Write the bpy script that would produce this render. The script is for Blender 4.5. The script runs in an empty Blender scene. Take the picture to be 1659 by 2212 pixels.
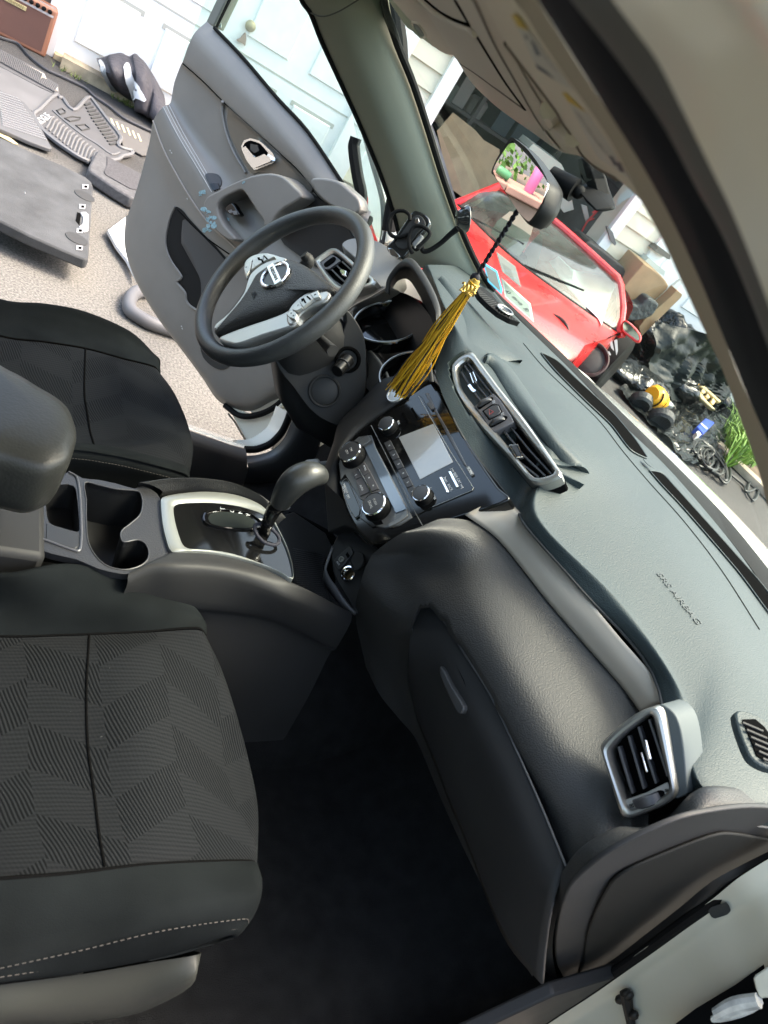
import bpy, bmesh, math, random
from mathutils import Vector, Matrix, noise
random.seed(7)
V = Vector
# ---------------------------------------------------------------- camera
SC = bpy.context.scene
COL = SC.collection
CF = 1672.8393; CCX = 829.5; CCY = 1106.0
CAMP = V((-0.43227482, -0.91630962, 1.51338363))
RX = V((0.79159399, -0.31682751, 0.52249333))     # image right
RY = V((0.18436487, -0.69139086, -0.69856158))    # image down
RZ = V((0.58257064, 0.64930656, -0.48888899))     # view direction
cd = bpy.data.cameras.new('camera')
cam = bpy.data.objects.new('camera', cd); COL.objects.link(cam); SC.camera = cam
cd.sensor_fit = 'HORIZONTAL'; cd.sensor_width = 36.0; cd.lens = 36.0*CF/1659.0
cd.clip_start = 0.01; cd.clip_end = 500
cd.dof.use_dof = True; cd.dof.focus_distance = 1.75; cd.dof.aperture_fstop = 17.0
m = Matrix.Identity(4)
for i in range(3):
    m[i][0] = RX[i]; m[i][1] = -RY[i]; m[i][2] = -RZ[i]; m[i][3] = CAMP[i]
cam.matrix_world = m
# ---------------------------------------------------------------- sky and sun
SUN_EL, SUN_AZ = math.radians(62), math.radians(-8)     # azimuth in the xy plane from +x (car nose) towards +y
w = bpy.data.worlds.new('World'); SC.world = w; w.use_nodes = True
nt = w.node_tree
bg = nt.nodes['Background']; sky = nt.nodes.new('ShaderNodeTexSky')
sky.sky_type = 'NISHITA'; sky.sun_disc = False; sky.sun_elevation = SUN_EL
sky.sun_rotation = math.pi/2 - SUN_AZ; sky.dust_density = 4.0; sky.air_density = 1.0; sky.ozone_density = 1.0
tm = nt.nodes.new('ShaderNodeMix'); tm.data_type = 'RGBA'; tm.blend_type = 'MULTIPLY'; tm.inputs[0].default_value = 1; tm.inputs[7].default_value = (1.0, .95, .84, 1)
nt.links.new(sky.outputs[0], tm.inputs[6]); nt.links.new(tm.outputs[2], bg.inputs[0]); bg.inputs[1].default_value = 0.15     # hazy, nearly white overcast
sd = bpy.data.lights.new('sun', 'SUN'); sd.energy = 0.7; sd.angle = math.radians(14); sd.color = (1.0, 0.95, 0.88)
sun = bpy.data.objects.new('sun', sd); COL.objects.link(sun)
sdir = V((math.cos(SUN_EL)*math.cos(SUN_AZ), math.cos(SUN_EL)*math.sin(SUN_AZ), math.sin(SUN_EL)))
sun.rotation_euler = sdir.to_track_quat('Z', 'Y').to_euler()
sun.location = sdir*30
SC.view_settings.view_transform = 'Standard'; SC.view_settings.look = 'None'
SC.view_settings.exposure = 2.9; SC.view_settings.gamma = 1.0
SC.render.engine = 'CYCLES'
SC.cycles.max_bounces = 10; SC.cycles.diffuse_bounces = 5; SC.cycles.glossy_bounces = 4
SC.cycles.transparent_max_bounces = 12; SC.cycles.caustics_reflective = False; SC.cycles.caustics_refractive = False
SC.cycles.use_denoising = True
SC.render.resolution_x = 768; SC.render.resolution_y = 1024
# ---------------------------------------------------------------- measuring helpers (photo position + a known plane -> point in the place)
def ray(u, v):
    return RX*((u-CCX)/CF) + RY*((v-CCY)/CF) + RZ
def at(p, x=None, y=None, z=None):
    r = ray(p[0], p[1])
    if x is not None: t = (x-CAMP.x)/r.x
    elif y is not None: t = (y-CAMP.y)/r.y
    else: t = (z-CAMP.z)/r.z
    return CAMP + r*t
def on(p, pl, off=0.0):
    p0, n = pl; r = ray(p[0], p[1])
    t = ((p0 + n*off - CAMP).dot(n))/r.dot(n)
    return CAMP + r*t
def Z(ox, oy, s):
    return lambda *pts: [(ox+x*s, oy+y*s) for x, y in pts]
z1 = Z(0,0,.3307); z2 = Z(384,0,.3307); z3 = Z(823,0,.504); z4 = Z(384,439,.3637); z5 = Z(658,768,.3637)
z6 = Z(0,603,.3307); z7 = Z(274,933,.3307); z8 = Z(1207,384,.2976)
a1 = Z(0,1207,.3637); a2 = Z(0,1701,.3637); a3 = Z(768,1097,.3637); a4 = Z(1097,1371,.3386); a5 = Z(1097,1755,.3386)
a6 = Z(933,603,.2646); a7 = Z(823,274,.3307); a8 = Z(1097,0,.3386)
b1 = Z(878,0,.1653); b2 = Z(1234,411,.1653); b3 = Z(1317,713,.2232); b4 = Z(0,0,.2149); b5 = Z(466,466,.1984)
b6 = Z(658,823,.2646); b7 = Z(905,494,.1984)
ident = lambda *pts: list(pts)
def plane(p0, n): return (V(p0), V(n).normalized())
def planeX(x): return (V((x,0,0)), V((-1,0,0)))
def planeY(y): return (V((0,y,0)), V((0,-1,0)))
def planeZ(z): return (V((0,0,z)), V((0,0,1)))
# ---------------------------------------------------------------- curve helpers
def cr(p0, p1, p2, p3, t):      # Catmull-Rom whose tangents are held short, so uneven spacing never bulges
    s = (p2-p1).length; a = (p2-p0)*.5; b = (p3-p1)*.5
    if a.length > s*1.1 and a.length > 0: a = a*(s*1.1/a.length)
    if b.length > s*1.1 and b.length > 0: b = b*(s*1.1/b.length)
    t2 = t*t; t3 = t2*t
    return p1*(2*t3-3*t2+1) + a*(t3-2*t2+t) + p2*(-2*t3+3*t2) + b*(t3-t2)
def dense(pts, k=6, closed=False):
    pts = [V(p) for p in pts]; n = len(pts); out = []
    if k <= 1: return pts
    if closed:
        for i in range(n):
            for j in range(k): out.append(cr(pts[i-1], pts[i], pts[(i+1)%n], pts[(i+2)%n], j/k))
    else:
        if n == 2: 
            return [pts[0].lerp(pts[1], j/k) for j in range(k+1)]
        e = [2*pts[0]-pts[1]] + pts + [2*pts[-1]-pts[-2]]
        for i in range(n-1):
            for j in range(k): out.append(cr(e[i], e[i+1], e[i+2], e[i+3], j/k))
        out.append(pts[-1])
    return out
def resample(pts, n, closed=True):
    P = list(pts) + ([pts[0]] if closed else [])
    L = [0]
    for a, b in zip(P, P[1:]): L.append(L[-1]+(b-a).length)
    out = []; k = 0; m_ = n if closed else n-1
    for i in range(n):
        s = L[-1]*i/m_
        while k < len(L)-2 and L[k+1] < s: k += 1
        d = L[k+1]-L[k]
        out.append(P[k].lerp(P[k+1], 0 if d == 0 else min(1, (s-L[k])/d)))
    return out
def push(p, k): return CAMP + (V(p)-CAMP)*k
def circ(c, ax, r, n=24, u=None, ry=None):
    ax = V(ax).normalized(); u = V(u) if u is not None else (V((0,0,1)) if abs(ax.z) < .9 else V((1,0,0)))
    e1 = (u - ax*u.dot(ax)).normalized(); e2 = ax.cross(e1)
    return [V(c) + e1*math.cos(2*math.pi*i/n)*r + e2*math.sin(2*math.pi*i/n)*(ry or r) for i in range(n)]
# ---------------------------------------------------------------- mesh builder
def proj(p):
    d = V(p)-CAMP; w_ = d.dot(RZ); return (CCX+CF*d.dot(RX)/w_, CCY+CF*d.dot(RY)/w_)
def inside(p, poly):
    x, y = p; c = False; n = len(poly)
    for i in range(n):
        x1, y1 = poly[i]; x2, y2 = poly[i-1]
        if (y1 > y) != (y2 > y) and x < (x2-x1)*(y-y1)/(y2-y1)+x1: c = not c
    return c
class M:
    def carve(s, poly, pl, off, k=1.04):          # seat for a panel let into the surface: vertices standing proud of the panel plane go behind it
        c = (sum(p[0] for p in poly)/len(poly), sum(p[1] for p in poly)/len(poly)); P2 = [(c[0]+(p[0]-c[0])*k, c[1]+(p[1]-c[1])*k) for p in poly]
        for i, v in enumerate(s.v):
            q = proj(v)
            if inside(q, P2):
                t = on(q, pl, -off)
                if (v-CAMP).length < (t-CAMP).length: s.v[i] = t
        return s
    def __init__(s): s.v = []; s.f = []; s.uv = None
    def add(s, vs, fs):
        o = len(s.v); s.v += [V(p) for p in vs]; s.f += [tuple(i+o for i in f) for f in fs]; return s
    def grid(s, rows, ku=5, kv=5, closed_v=False):
        nmax = max(len(r) for r in rows); rows = [r if len(r) == nmax else resample([V(p) for p in r], nmax, False) for r in rows]
        R = [dense(r, ku) for r in rows]
        cols = [dense([r[i] for r in R], kv, closed_v) for i in range(len(R[0]))]
        n = len(cols[0]); mm = len(cols); vs = [cols[j][i] for i in range(n) for j in range(mm)]
        fs = []
        for i in range(n if closed_v else n-1):
            for j in range(mm-1):
                a = i*mm+j; b = ((i+1)%n)*mm+j
                fs.append((a, a+1, b+1, b))
        return s.add(vs, fs)
    def slab(s, poly, vec):            # poly = visible face, vec = towards the back
        n = len(poly); vec = V(vec)
        return s.add(list(poly)+[p+vec for p in poly],
                     [tuple(range(n)), tuple(range(2*n-1, n-1, -1))] + [(i, n+i, n+(i+1)%n, (i+1)%n)[::-1] for i in range(n)])
    def plate(s, outer, holes, vec):      # flat sheet with holes and side walls
        from mathutils.geometry import tessellate_polygon
        loops = [outer]+holes; flat_ = [p for l in loops for p in l]; n = len(flat_); vec = V(vec)
        tr = tessellate_polygon([[V(p) for p in l] for l in loops])
        fs = [tuple(t) for t in tr] + [tuple(i+n for i in t[::-1]) for t in tr]; k = 0
        for l in loops:
            m_ = len(l)
            for i in range(m_): fs.append((k+i, k+(i+1)%m_, n+k+(i+1)%m_, n+k+i))
            k += m_
        return s.add(flat_+[p+vec for p in flat_], fs)
    def loft(s, loops, cap0=True, cap1=True):
        n = len(loops[0]); vs = [p for l in loops for p in l]; fs = []
        for k in range(len(loops)-1):
            for i in range(n):
                j = (i+1)%n
                fs.append((k*n+i, k*n+j, (k+1)*n+j, (k+1)*n+i))
        if cap0: fs.append(tuple(range(n-1, -1, -1)))
        if cap1: fs.append(tuple(range((len(loops)-1)*n, len(loops)*n)))
        return s.add(vs, fs)
    def ring(s, outer, inner, n_, h, depth, N=64, lip=0.35):   # frame round a hole; n_ = outward normal
        n_ = V(n_); O = resample(outer, N); I = []
        for o in O: 
            pass
        I = resample(inner, N)
        mid = [a.lerp(b, .5)+n_*h for a, b in zip(O, I)]
        L = [[p-n_*depth for p in O], O, [a.lerp(b, .22)+n_*h*.8 for a, b in zip(O, I)], mid,
             [a.lerp(b, .78)+n_*h*.8 for a, b in zip(O, I)], I, [p-n_*depth for p in I]]
        return s.loft(L, False, False)
    def tube(s, pts, r, n=8, closed=False, k=1, cap=True):
        P = dense(pts, k, closed) if k > 1 else [V(p) for p in pts]
        rs = r if isinstance(r, (list, tuple)) else None
        if rs:
            q = dense([V((a,0,0)) for a in rs], k, closed) if k > 1 else [V((a,0,0)) for a in rs]
            rr = [a.x for a in q]
        else: rr = [r]*len(P)
        loops = []; up = None; N = len(P)
        for i, p in enumerate(P):
            a = P[i-1] if (i > 0 or closed) else p; b = P[(i+1)%N] if (i < N-1 or closed) else p
            d = (b-a)
            if d.length < 1e-9: d = V((0,0,1))
            d.normalize()
            if up is None: up = V((0,0,1)) if abs(d.z) < .9 else V((1,0,0))
            up = up - d*up.dot(d)
            if up.length < 1e-6: up = V((1,0,0)) - d*d.x
            up.normalize(); e2 = d.cross(up)
            loops.append([p + (up*math.cos(2*math.pi*j/n) + e2*math.sin(2*math.pi*j/n))*rr[i] for j in range(n)])
        if closed: loops.append(loops[0])
        return s.loft(loops, cap and not closed, cap and not closed)
    def lathe(s, c, ax, prof, n=28, u=None):     # prof = [(radius, height along ax)]
        ax = V(ax).normalized(); loops = [circ(V(c)+ax*h, ax, max(r, 1e-5), n, u) for r, h in prof]
        return s.loft(loops)
    def box(s, c, sz, rot=None):
        c = V(c); a, b, d = sz[0]/2, sz[1]/2, sz[2]/2
        vs = [V((x, y, z)) for x in (-a, a) for y in (-b, b) for z in (-d, d)]
        if rot is not None: vs = [rot @ p for p in vs]
        return s.add([p+c for p in vs], [(0,1,3,2),(4,6,7,5),(0,4,5,1),(2,3,7,6),(0,2,6,4),(1,5,7,3)])
    def ball(s, c, r, sc=(1,1,1), n=14, rot=None):
        vs = []; fs = []; c = V(c)
        for i in range(n//2+1):
            th = math.pi*i/(n//2)
            for j in range(n):
                ph = 2*math.pi*j/n
                p = V((math.sin(th)*math.cos(ph)*sc[0], math.sin(th)*math.sin(ph)*sc[1], math.cos(th)*sc[2]))*r
                vs.append((rot @ p if rot is not None else p)+c)
        for i in range(n//2):
            for j in range(n): fs.append((i*n+j, i*n+(j+1)%n, (i+1)*n+(j+1)%n, (i+1)*n+j))
        return s.add(vs, fs)
    def obj(s, name, mat, parent=None, smooth=True, bevel=0, seg=2, solid=0, weld=False, label=None, flip=False, sub=0, ang=35, uvf=None):
        me = bpy.data.meshes.new(name)
        org = V((0,0,0))
        me.from_pydata([tuple(p-org) for p in s.v], [], s.f); me.validate()
        bm = bmesh.new(); bm.from_mesh(me)
        if weld: bmesh.ops.remove_doubles(bm, verts=bm.verts, dist=1e-5)
        bmesh.ops.recalc_face_normals(bm, faces=bm.faces)
        bm.to_mesh(me); bm.free()
        if uvf:
            uvl = me.uv_layers.new(name='UVMap')
            for l in me.loops: uvl.data[l.index].uv = uvf(me.vertices[l.vertex_index].co)
        o = bpy.data.objects.new(name, me); COL.objects.link(o)
        if mat: me.materials.append(mat)
        if smooth:
            for p in me.polygons: p.use_smooth = True
            try: me.set_sharp_from_angle(angle=math.radians(ang))
            except Exception: pass
        if parent is not None: setp(o, parent)
        if solid:
            md = o.modifiers.new('solid', 'SOLIDIFY'); md.thickness = solid; md.offset = 0
        if bevel:
            md = o.modifiers.new('bevel', 'BEVEL'); md.width = bevel; md.segments = seg; md.limit_method = 'ANGLE'; md.angle_limit = math.radians(40)
        if sub:
            md = o.modifiers.new('sub', 'SUBSURF'); md.levels = sub; md.render_levels = sub
        if label: o['label'] = label
        return o
def setp(o, parent):
    wl = V((0,0,0)); q = parent
    while q is not None:
        if q.type == 'EMPTY': wl = V(q.location); break
        q = q.parent
    if parent.type == 'EMPTY':
        o.parent = parent; o.matrix_parent_inverse = Matrix.Translation(-wl)
    else:
        o.parent = parent; o.matrix_parent_inverse = Matrix.Identity(4)
def thing(name, loc, label, cat, group=None):
    o = bpy.data.objects.new(name, None); COL.objects.link(o); o.location = loc; o.empty_display_size = .1
    o['label'] = label; o['category'] = cat
    if group: o['group'] = group
    return o
def tag(o, label, cat, group=None, kind=None):     # a thing that is a single mesh: origin moved to its base
    o['label'] = label; o['category'] = cat
    if group: o['group'] = group
    if kind: o['kind'] = kind
    vs = [v.co for v in o.data.vertices]
    b = V((sum(v.x for v in vs)/len(vs), sum(v.y for v in vs)/len(vs), min(v.z for v in vs)))
    o.data.transform(Matrix.Translation(-b)); o.location = b
    return o
def structure(o): o['kind'] = 'structure'; return o
def text(s, size, origin, right, up, mat, name='lettering', parent=None, h=0.0004, align='CENTER', sx=1.0, font=None):
    c = bpy.data.curves.new(name, 'FONT'); c.body = s; c.size = size; c.extrude = h; c.align_x = align; c.align_y = 'CENTER'; c.resolution_u = 2
    t = bpy.data.objects.new(name, c); COL.objects.link(t)
    dg = bpy.context.evaluated_depsgraph_get(); me = bpy.data.meshes.new_from_object(t.evaluated_get(dg))
    bpy.data.objects.remove(t)
    r = V(right).normalized(); n_ = r.cross(V(up)).normalized(); u = n_.cross(r)
    for v in me.vertices: v.co = V(origin) + r*v.co.x*sx + u*v.co.y + n_*(v.co.z)
    me.materials.clear(); me.materials.append(mat)
    o = bpy.data.objects.new(name, me); COL.objects.link(o)
    if parent is not None: setp(o, parent)
    return o
from mathutils.bvhtree import BVHTree
class Drape:
    def __init__(s, *ms):
        vs = []; fs = []
        for m_ in ms:
            o = len(vs); vs += m_.v; fs += [tuple(i+o for i in f) for f in m_.f]
        s.t = BVHTree.FromPolygons([tuple(p) for p in vs], fs)
    def hit(s, p, off=0.0, fb=None):
        r = ray(*p).normalized(); h = s.t.ray_cast(CAMP, r)
        if h[0] is None: return (on(p, fb) if fb else None)
        n_ = h[1]
        if n_.dot(r) > 0: n_ = -n_
        return h[0] + n_*off
    def poly(s, pts, off, depth, k=1, fb=None):
        P_ = [V((q[0], q[1], 0)) for q in pts]
        if k > 1: P_ = dense(P_, k, True)
        P_ = resample(P_, max(len(P_), 24)) if k > 1 else P_
        H = [s.hit((q.x, q.y), off, fb) for q in P_]; H = [h for h in H if h is not None]
        return H
def patch(D, pts, off, th, nm, m_, par, k=1, fb=None, bev=0.0, n_=None):
    H = D.poly(pts, off, 0, k, fb)
    nn = n_ if n_ is not None else -ray(*pts[0]).normalized()
    Q = [V((q[0], q[1], 0)) for q in pts]
    if k > 1: Q = dense(Q, k, True)
    Q = resample(Q, max(28, len(pts)*3)); k_ = len(Q); qc = sum(Q, V((0,0,0)))/k_
    loops = []
    for t in (1, .97, .8, .6, .4, .2, .04):
        L = []
        for q in Q:
            w_ = qc + (q-qc)*t; h = D.hit((w_.x, w_.y), off, fb)
            L.append(h if h is not None else (L[-1] if L else V((0,0,0))))
        loops.append(L)
    return M().loft([[h-nn*th for h in loops[0]]]+loops, False, True).obj(nm, m_, par, bevel=0)
def dgrid(D, A, B, off, th, nm, m_, par, n=8, mc=30, fb=None):      # a sheet lying on a surface between two edge lines
    A = resample([V((a,b,0)) for a,b in A], mc, False); B = resample([V((a,b,0)) for a,b in B], mc, False)
    rows = [[D.hit((a.lerp(b, i/(n-1)).x, a.lerp(b, i/(n-1)).y), off, fb) for a,b in zip(A,B)] for i in range(n)]
    bk = lambda R: [push(p, 1+th) for p in R]
    return M().grid([bk(rows[0])]+rows+[bk(rows[-1])], 1, 1).obj(nm, m_, par, ang=60)
def dline(D, pts, off, r, nm, m_, par, k=6, fb=None):
    P_ = dense([V((q[0], q[1], 0)) for q in pts], k); H = [D.hit((q.x, q.y), off, fb) for q in P_]
    H = [h for h in H if h is not None]
    return M().tube(H, r, 6).obj(nm, m_, par)
# ---------------------------------------------------------------- materials
MATS = {}
def mat(name, col, rough=.5, metal=0., spec=.5, bump=None, coat=0., var=0., vscale=6., sheen=0., crough=.05, dirt=None, trans=0.):
    if name in MATS: return MATS[name]
    m_ = bpy.data.materials.new(name); m_.use_nodes = True; n = m_.node_tree; b = n.nodes['Principled BSDF']
    b.inputs['Base Color'].default_value = (*col, 1); b.inputs['Roughness'].default_value = rough
    b.inputs['Metallic'].default_value = metal; b.inputs['Specular IOR Level'].default_value = spec
    if coat: b.inputs['Coat Weight'].default_value = coat; b.inputs['Coat Roughness'].default_value = crough
    if sheen: b.inputs['Sheen Weight'].default_value = sheen; b.inputs['Sheen Roughness'].default_value = .4
    tc = n.nodes.new('ShaderNodeTexCoord')
    if var:
        nz = n.nodes.new('ShaderNodeTexNoise'); nz.inputs['Scale'].default_value = vscale; nz.inputs['Detail'].default_value = 6
        n.links.new(tc.outputs['Object'], nz.inputs['Vector'])
        mx = n.nodes.new('ShaderNodeMix'); mx.data_type = 'RGBA'; mx.blend_type = 'MULTIPLY'; mx.inputs[0].default_value = 1
        rp = n.nodes.new('ShaderNodeMapRange'); rp.inputs[1].default_value = .3; rp.inputs[2].default_value = .7
        rp.inputs[3].default_value = 1-var; rp.inputs[4].default_value = 1+var
        n.links.new(nz.outputs[0], rp.inputs[0]); mx.inputs[6].default_value = (*col, 1); n.links.new(rp.outputs[0], mx.inputs[7])
        n.links.new(mx.outputs[2], b.inputs['Base Color'])
        rr = n.nodes.new('ShaderNodeMapRange'); rr.inputs[3].default_value = max(0, rough-.10); rr.inputs[4].default_value = min(1, rough+.12)
        n.links.new(nz.outputs[0], rr.inputs[0]); n.links.new(rr.outputs[0], b.inputs['Roughness'])
    if bump:
        kind, sc, st, dist = bump
        if kind == 'grain':
            t = n.nodes.new('ShaderNodeTexVoronoi'); t.inputs['Scale'].default_value = sc; t.feature = 'SMOOTH_F1' ; t.inputs['Smoothness'].default_value = .4
            o_ = t.outputs['Distance']
        else:
            t = n.nodes.new('ShaderNodeTexNoise'); t.inputs['Scale'].default_value = sc; t.inputs['Detail'].default_value = 5
            o_ = t.outputs[0]
        n.links.new(tc.outputs['Object'], t.inputs['Vector'])
        bp = n.nodes.new('ShaderNodeBump'); bp.inputs['Strength'].default_value = st; bp.inputs['Distance'].default_value = dist
        if kind == 'grain': bp.invert = True
        n.links.new(o_, bp.inputs['Height']); n.links.new(bp.outputs[0], b.inputs['Normal'])
    MATS[name] = m_; return m_
def emis(name, col, s):
    if name in MATS: return MATS[name]
    m_ = bpy.data.materials.new(name); m_.use_nodes = True; b = m_.node_tree.nodes['Principled BSDF']
    b.inputs['Base Color'].default_value = (*col, 1); b.inputs['Emission Color'].default_value = (*col, 1); b.inputs['Emission Strength'].default_value = s
    MATS[name] = m_; return m_
def glass(name, tint, dust=.03, refl=1.0, dcol=(.7,.75,.72)):
    m_ = bpy.data.materials.new(name); m_.use_nodes = True; n = m_.node_tree
    for x in list(n.nodes): n.nodes.remove(x)
    out = n.nodes.new('ShaderNodeOutputMaterial'); tr = n.nodes.new('ShaderNodeBsdfTransparent'); gl = n.nodes.new('ShaderNodeBsdfGlossy')
    df = n.nodes.new('ShaderNodeBsdfDiffuse'); fr = n.nodes.new('ShaderNodeFresnel'); m1 = n.nodes.new('ShaderNodeMixShader'); m2 = n.nodes.new('ShaderNodeMixShader')
    tr.inputs[0].default_value = (*tint, 1); gl.inputs['Roughness'].default_value = .01; fr.inputs[0].default_value = 1.45
    df.inputs[0].default_value = (*dcol, 1)
    tc = n.nodes.new('ShaderNodeTexCoord'); nz = n.nodes.new('ShaderNodeTexNoise'); nz.inputs['Scale'].default_value = 14; nz.inputs['Detail'].default_value = 8
    mr = n.nodes.new('ShaderNodeMapRange'); mr.inputs[1].default_value = .35; mr.inputs[2].default_value = .75; mr.inputs[3].default_value = dust*.6; mr.inputs[4].default_value = dust*1.5
    n.links.new(tc.outputs['Object'], nz.inputs['Vector']); n.links.new(nz.outputs[0], mr.inputs[0])
    mu = n.nodes.new('ShaderNodeMath'); mu.operation = 'MULTIPLY'; mu.inputs[1].default_value = refl
    ge = n.nodes.new('ShaderNodeNewGeometry'); ir = n.nodes.new('ShaderNodeMapRange'); ir.inputs[3].default_value = 1.45; ir.inputs[4].default_value = 1/1.45
    n.links.new(ge.outputs['Backfacing'], ir.inputs[0]); n.links.new(ir.outputs[0], fr.inputs[0])     # same outer reflection from both faces of the pane
    n.links.new(fr.outputs[0], mu.inputs[0]); n.links.new(mu.outputs[0], m2.inputs[0])
    n.links.new(mr.outputs[0], m1.inputs[0]); n.links.new(tr.outputs[0], m1.inputs[1]); n.links.new(df.outputs[0], m1.inputs[2])
    n.links.new(m1.outputs[0], m2.inputs[1]); n.links.new(gl.outputs[0], m2.inputs[2]); n.links.new(m2.outputs[0], out.inputs[0])
    MATS[name] = m_; return m_
def math_node(n, op, a, b=None, c=None):
    x = n.nodes.new('ShaderNodeMath'); x.operation = op
    for i, q in enumerate((a, b, c)):
        if q is None: continue
        if isinstance(q, (int, float)): x.inputs[i].default_value = q
        else: n.links.new(q, x.inputs[i])
    return x.outputs[0]
def seat_fabric():
    m_ = bpy.data.materials.new('seat_fabric'); m_.use_nodes = True; n = m_.node_tree; b = n.nodes['Principled BSDF']
    tc = n.nodes.new('ShaderNodeTexCoord'); sp = n.nodes.new('ShaderNodeSeparateXYZ'); n.links.new(tc.outputs['Object'], sp.inputs[0])
    nz = n.nodes.new('ShaderNodeTexNoise'); nz.inputs['Scale'].default_value = 5; n.links.new(tc.outputs['Object'], nz.inputs['Vector'])
    wob = math_node(n, 'MULTIPLY', math_node(n, 'SUBTRACT', nz.outputs[0], .5), .02)
    X = math_node(n, 'ADD', sp.outputs[0], wob); Y = math_node(n, 'ADD', sp.outputs[1], wob)
    W_, H_ = .088, .066
    xi = math_node(n, 'FLOOR', math_node(n, 'DIVIDE', X, W_)); par = math_node(n, 'MODULO', math_node(n, 'ABSOLUTE', xi), 2)
    tri = math_node(n, 'PINGPONG', X, W_)                       # zigzag
    Yz = math_node(n, 'ADD', Y, math_node(n, 'MULTIPLY', tri, .62))
    wn = n.nodes.new('ShaderNodeTexWhiteNoise'); wn.noise_dimensions = '1D'; n.links.new(xi, wn.inputs['W'])
    Yz = math_node(n, 'ADD', Yz, math_node(n, 'MULTIPLY', wn.outputs[0], .03))
    yj = math_node(n, 'FLOOR', math_node(n, 'DIVIDE', Yz, H_)); alt = math_node(n, 'MODULO', math_node(n, 'ABSOLUTE', math_node(n, 'ADD', xi, yj)), 2)
    # stripes: bold along x in one family, fine cross-hatch in the other
    d = math_node(n, 'ADD', X, math_node(n, 'MULTIPLY', Y, .28))
    s1 = math_node(n, 'SINE', math_node(n, 'MULTIPLY', d, 2*math.pi/.0046))
    d2 = math_node(n, 'ADD', Y, math_node(n, 'MULTIPLY', X, .10))
    s2 = math_node(n, 'SINE', math_node(n, 'MULTIPLY', d2, 2*math.pi/.0062))
    a_ = math_node(n, 'MULTIPLY_ADD', s1, .5, .5)
    bb = math_node(n, 'MULTIPLY_ADD', s2, .18, .66)
    bb = math_node(n, 'ADD', bb, math_node(n, 'MULTIPLY', s1, .08))
    pat = math_node(n, 'ADD', math_node(n, 'MULTIPLY', a_, math_node(n, 'SUBTRACT', 1, alt)), math_node(n, 'MULTIPLY', bb, alt))
    mx = n.nodes.new('ShaderNodeMix'); mx.data_type = 'RGBA'; n.links.new(pat, mx.inputs[0])
    mx.inputs[6].default_value = (.004,.0045,.005,1); mx.inputs[7].default_value = (.0175,.0185,.020,1)
    # lint and dust
    n2 = n.nodes.new('ShaderNodeTexNoise'); n2.inputs['Scale'].default_value = 90; n2.inputs['Detail'].default_value = 3; n.links.new(tc.outputs['Object'], n2.inputs['Vector'])
    mx2 = n.nodes.new('ShaderNodeMix'); mx2.data_type = 'RGBA'
    mr = n.nodes.new('ShaderNodeMapRange'); mr.inputs[1].default_value = .74; mr.inputs[2].default_value = .80; mr.inputs[4].default_value = .25
    n.links.new(n2.outputs[0], mr.inputs[0]); n.links.new(mr.outputs[0], mx2.inputs[0]); n.links.new(mx.outputs[2], mx2.inputs[6]); mx2.inputs[7].default_value = (.25,.25,.25,1)
    n.links.new(mx2.outputs[2], b.inputs['Base Color'])
    b.inputs['Roughness'].default_value = .9; b.inputs['Specular IOR Level'].default_value = .05
    bp = n.nodes.new('ShaderNodeBump'); bp.inputs['Strength'].default_value = .5; bp.inputs['Distance'].default_value = .0006
    n.links.new(pat, bp.inputs['Height']); n.links.new(bp.outputs[0], b.inputs['Normal'])
    MATS['seat_fabric'] = m_; return m_
DASH = mat('dash_soft_plastic', (.026,.036,.037), .50, spec=.30, bump=('grain', 480, .5, .0008), var=.12, vscale=9)
LEATH = mat('grained_plastic', (.042,.041,.039), .54, spec=.34, bump=('grain', 470, .55, .0010), var=.12)
PLAS = mat('black_plastic', (.028,.0275,.027), .50, spec=.22, bump=('noise', 900, .15, .0005), var=.1)
DPLAS = mat('door_plastic', (.235,.218,.195), .42, spec=.4, bump=('noise', 1100, .25, .0005), var=.1)
DARK = mat('recess_black', (.005,.005,.005), .9, spec=0.0)
PIANO = mat('piano_black', (.006,.006,.006), .08, coat=.25, spec=.35)
SILV = mat('satin_silver', (.40,.39,.36), .34, metal=.85, bump=('noise', 1500, .08, .0003))
CHROME = mat('chrome', (.82,.82,.82), .10, metal=1.0)
GREYT = mat('warm_grey_trim', (.40,.35,.285), .45, metal=.2, bump=('noise', 1800, .2, .0003))
RUBB = mat('rubber', (.007,.007,.007), .7, spec=.12)
SUEDE = mat('bolster_cloth', (.009,.0105,.011), .95, spec=.04, bump=('noise', 700, .35, .0008), var=.3, vscale=12)
CARPET = mat('carpet', (.012,.012,.012), .97, spec=.1, bump=('noise', 500, .8, .003), var=.3, vscale=30)
BEIGE = mat('headliner_fabric', (.70,.655,.56), .9, spec=.1, bump=('noise', 900, .25, .0006), var=.04)
BPLAS = mat('beige_plastic', (.27,.28,.225), .8, spec=.15, bump=('noise', 1000, .15, .0004), var=.03)
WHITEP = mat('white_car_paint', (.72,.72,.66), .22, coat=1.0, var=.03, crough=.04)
WHITEC = mat('white_car_paint_darkened', (.56,.535,.42), .35, coat=.3, var=.06, vscale=4, crough=.2)  # same body white, darkened to set the light level on the hinge pillar
WHITEB = mat('white_car_paint_brightened', (.90,.885,.77), .35, coat=.4, var=.06, vscale=4, crough=.2)  # same body white, brightened to make up for dim light on the roof rail
SEATF = seat_fabric()
WMARK = mat('white_marking', (.75,.75,.75), .5)
BTN = mat('button_grey', (.055,.055,.058), .4)
SEATB = mat('seat_base_plastic', (.030,.031,.027), .45, spec=.25, bump=('noise', 900, .2, .0005), var=.06)
# ================================================================ THE CAR (interior seen through the open passenger door)
CAR = thing('car', (0,0,0), 'white crossover seen through its open passenger door, black dashboard, driver door also open', 'car')
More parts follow.
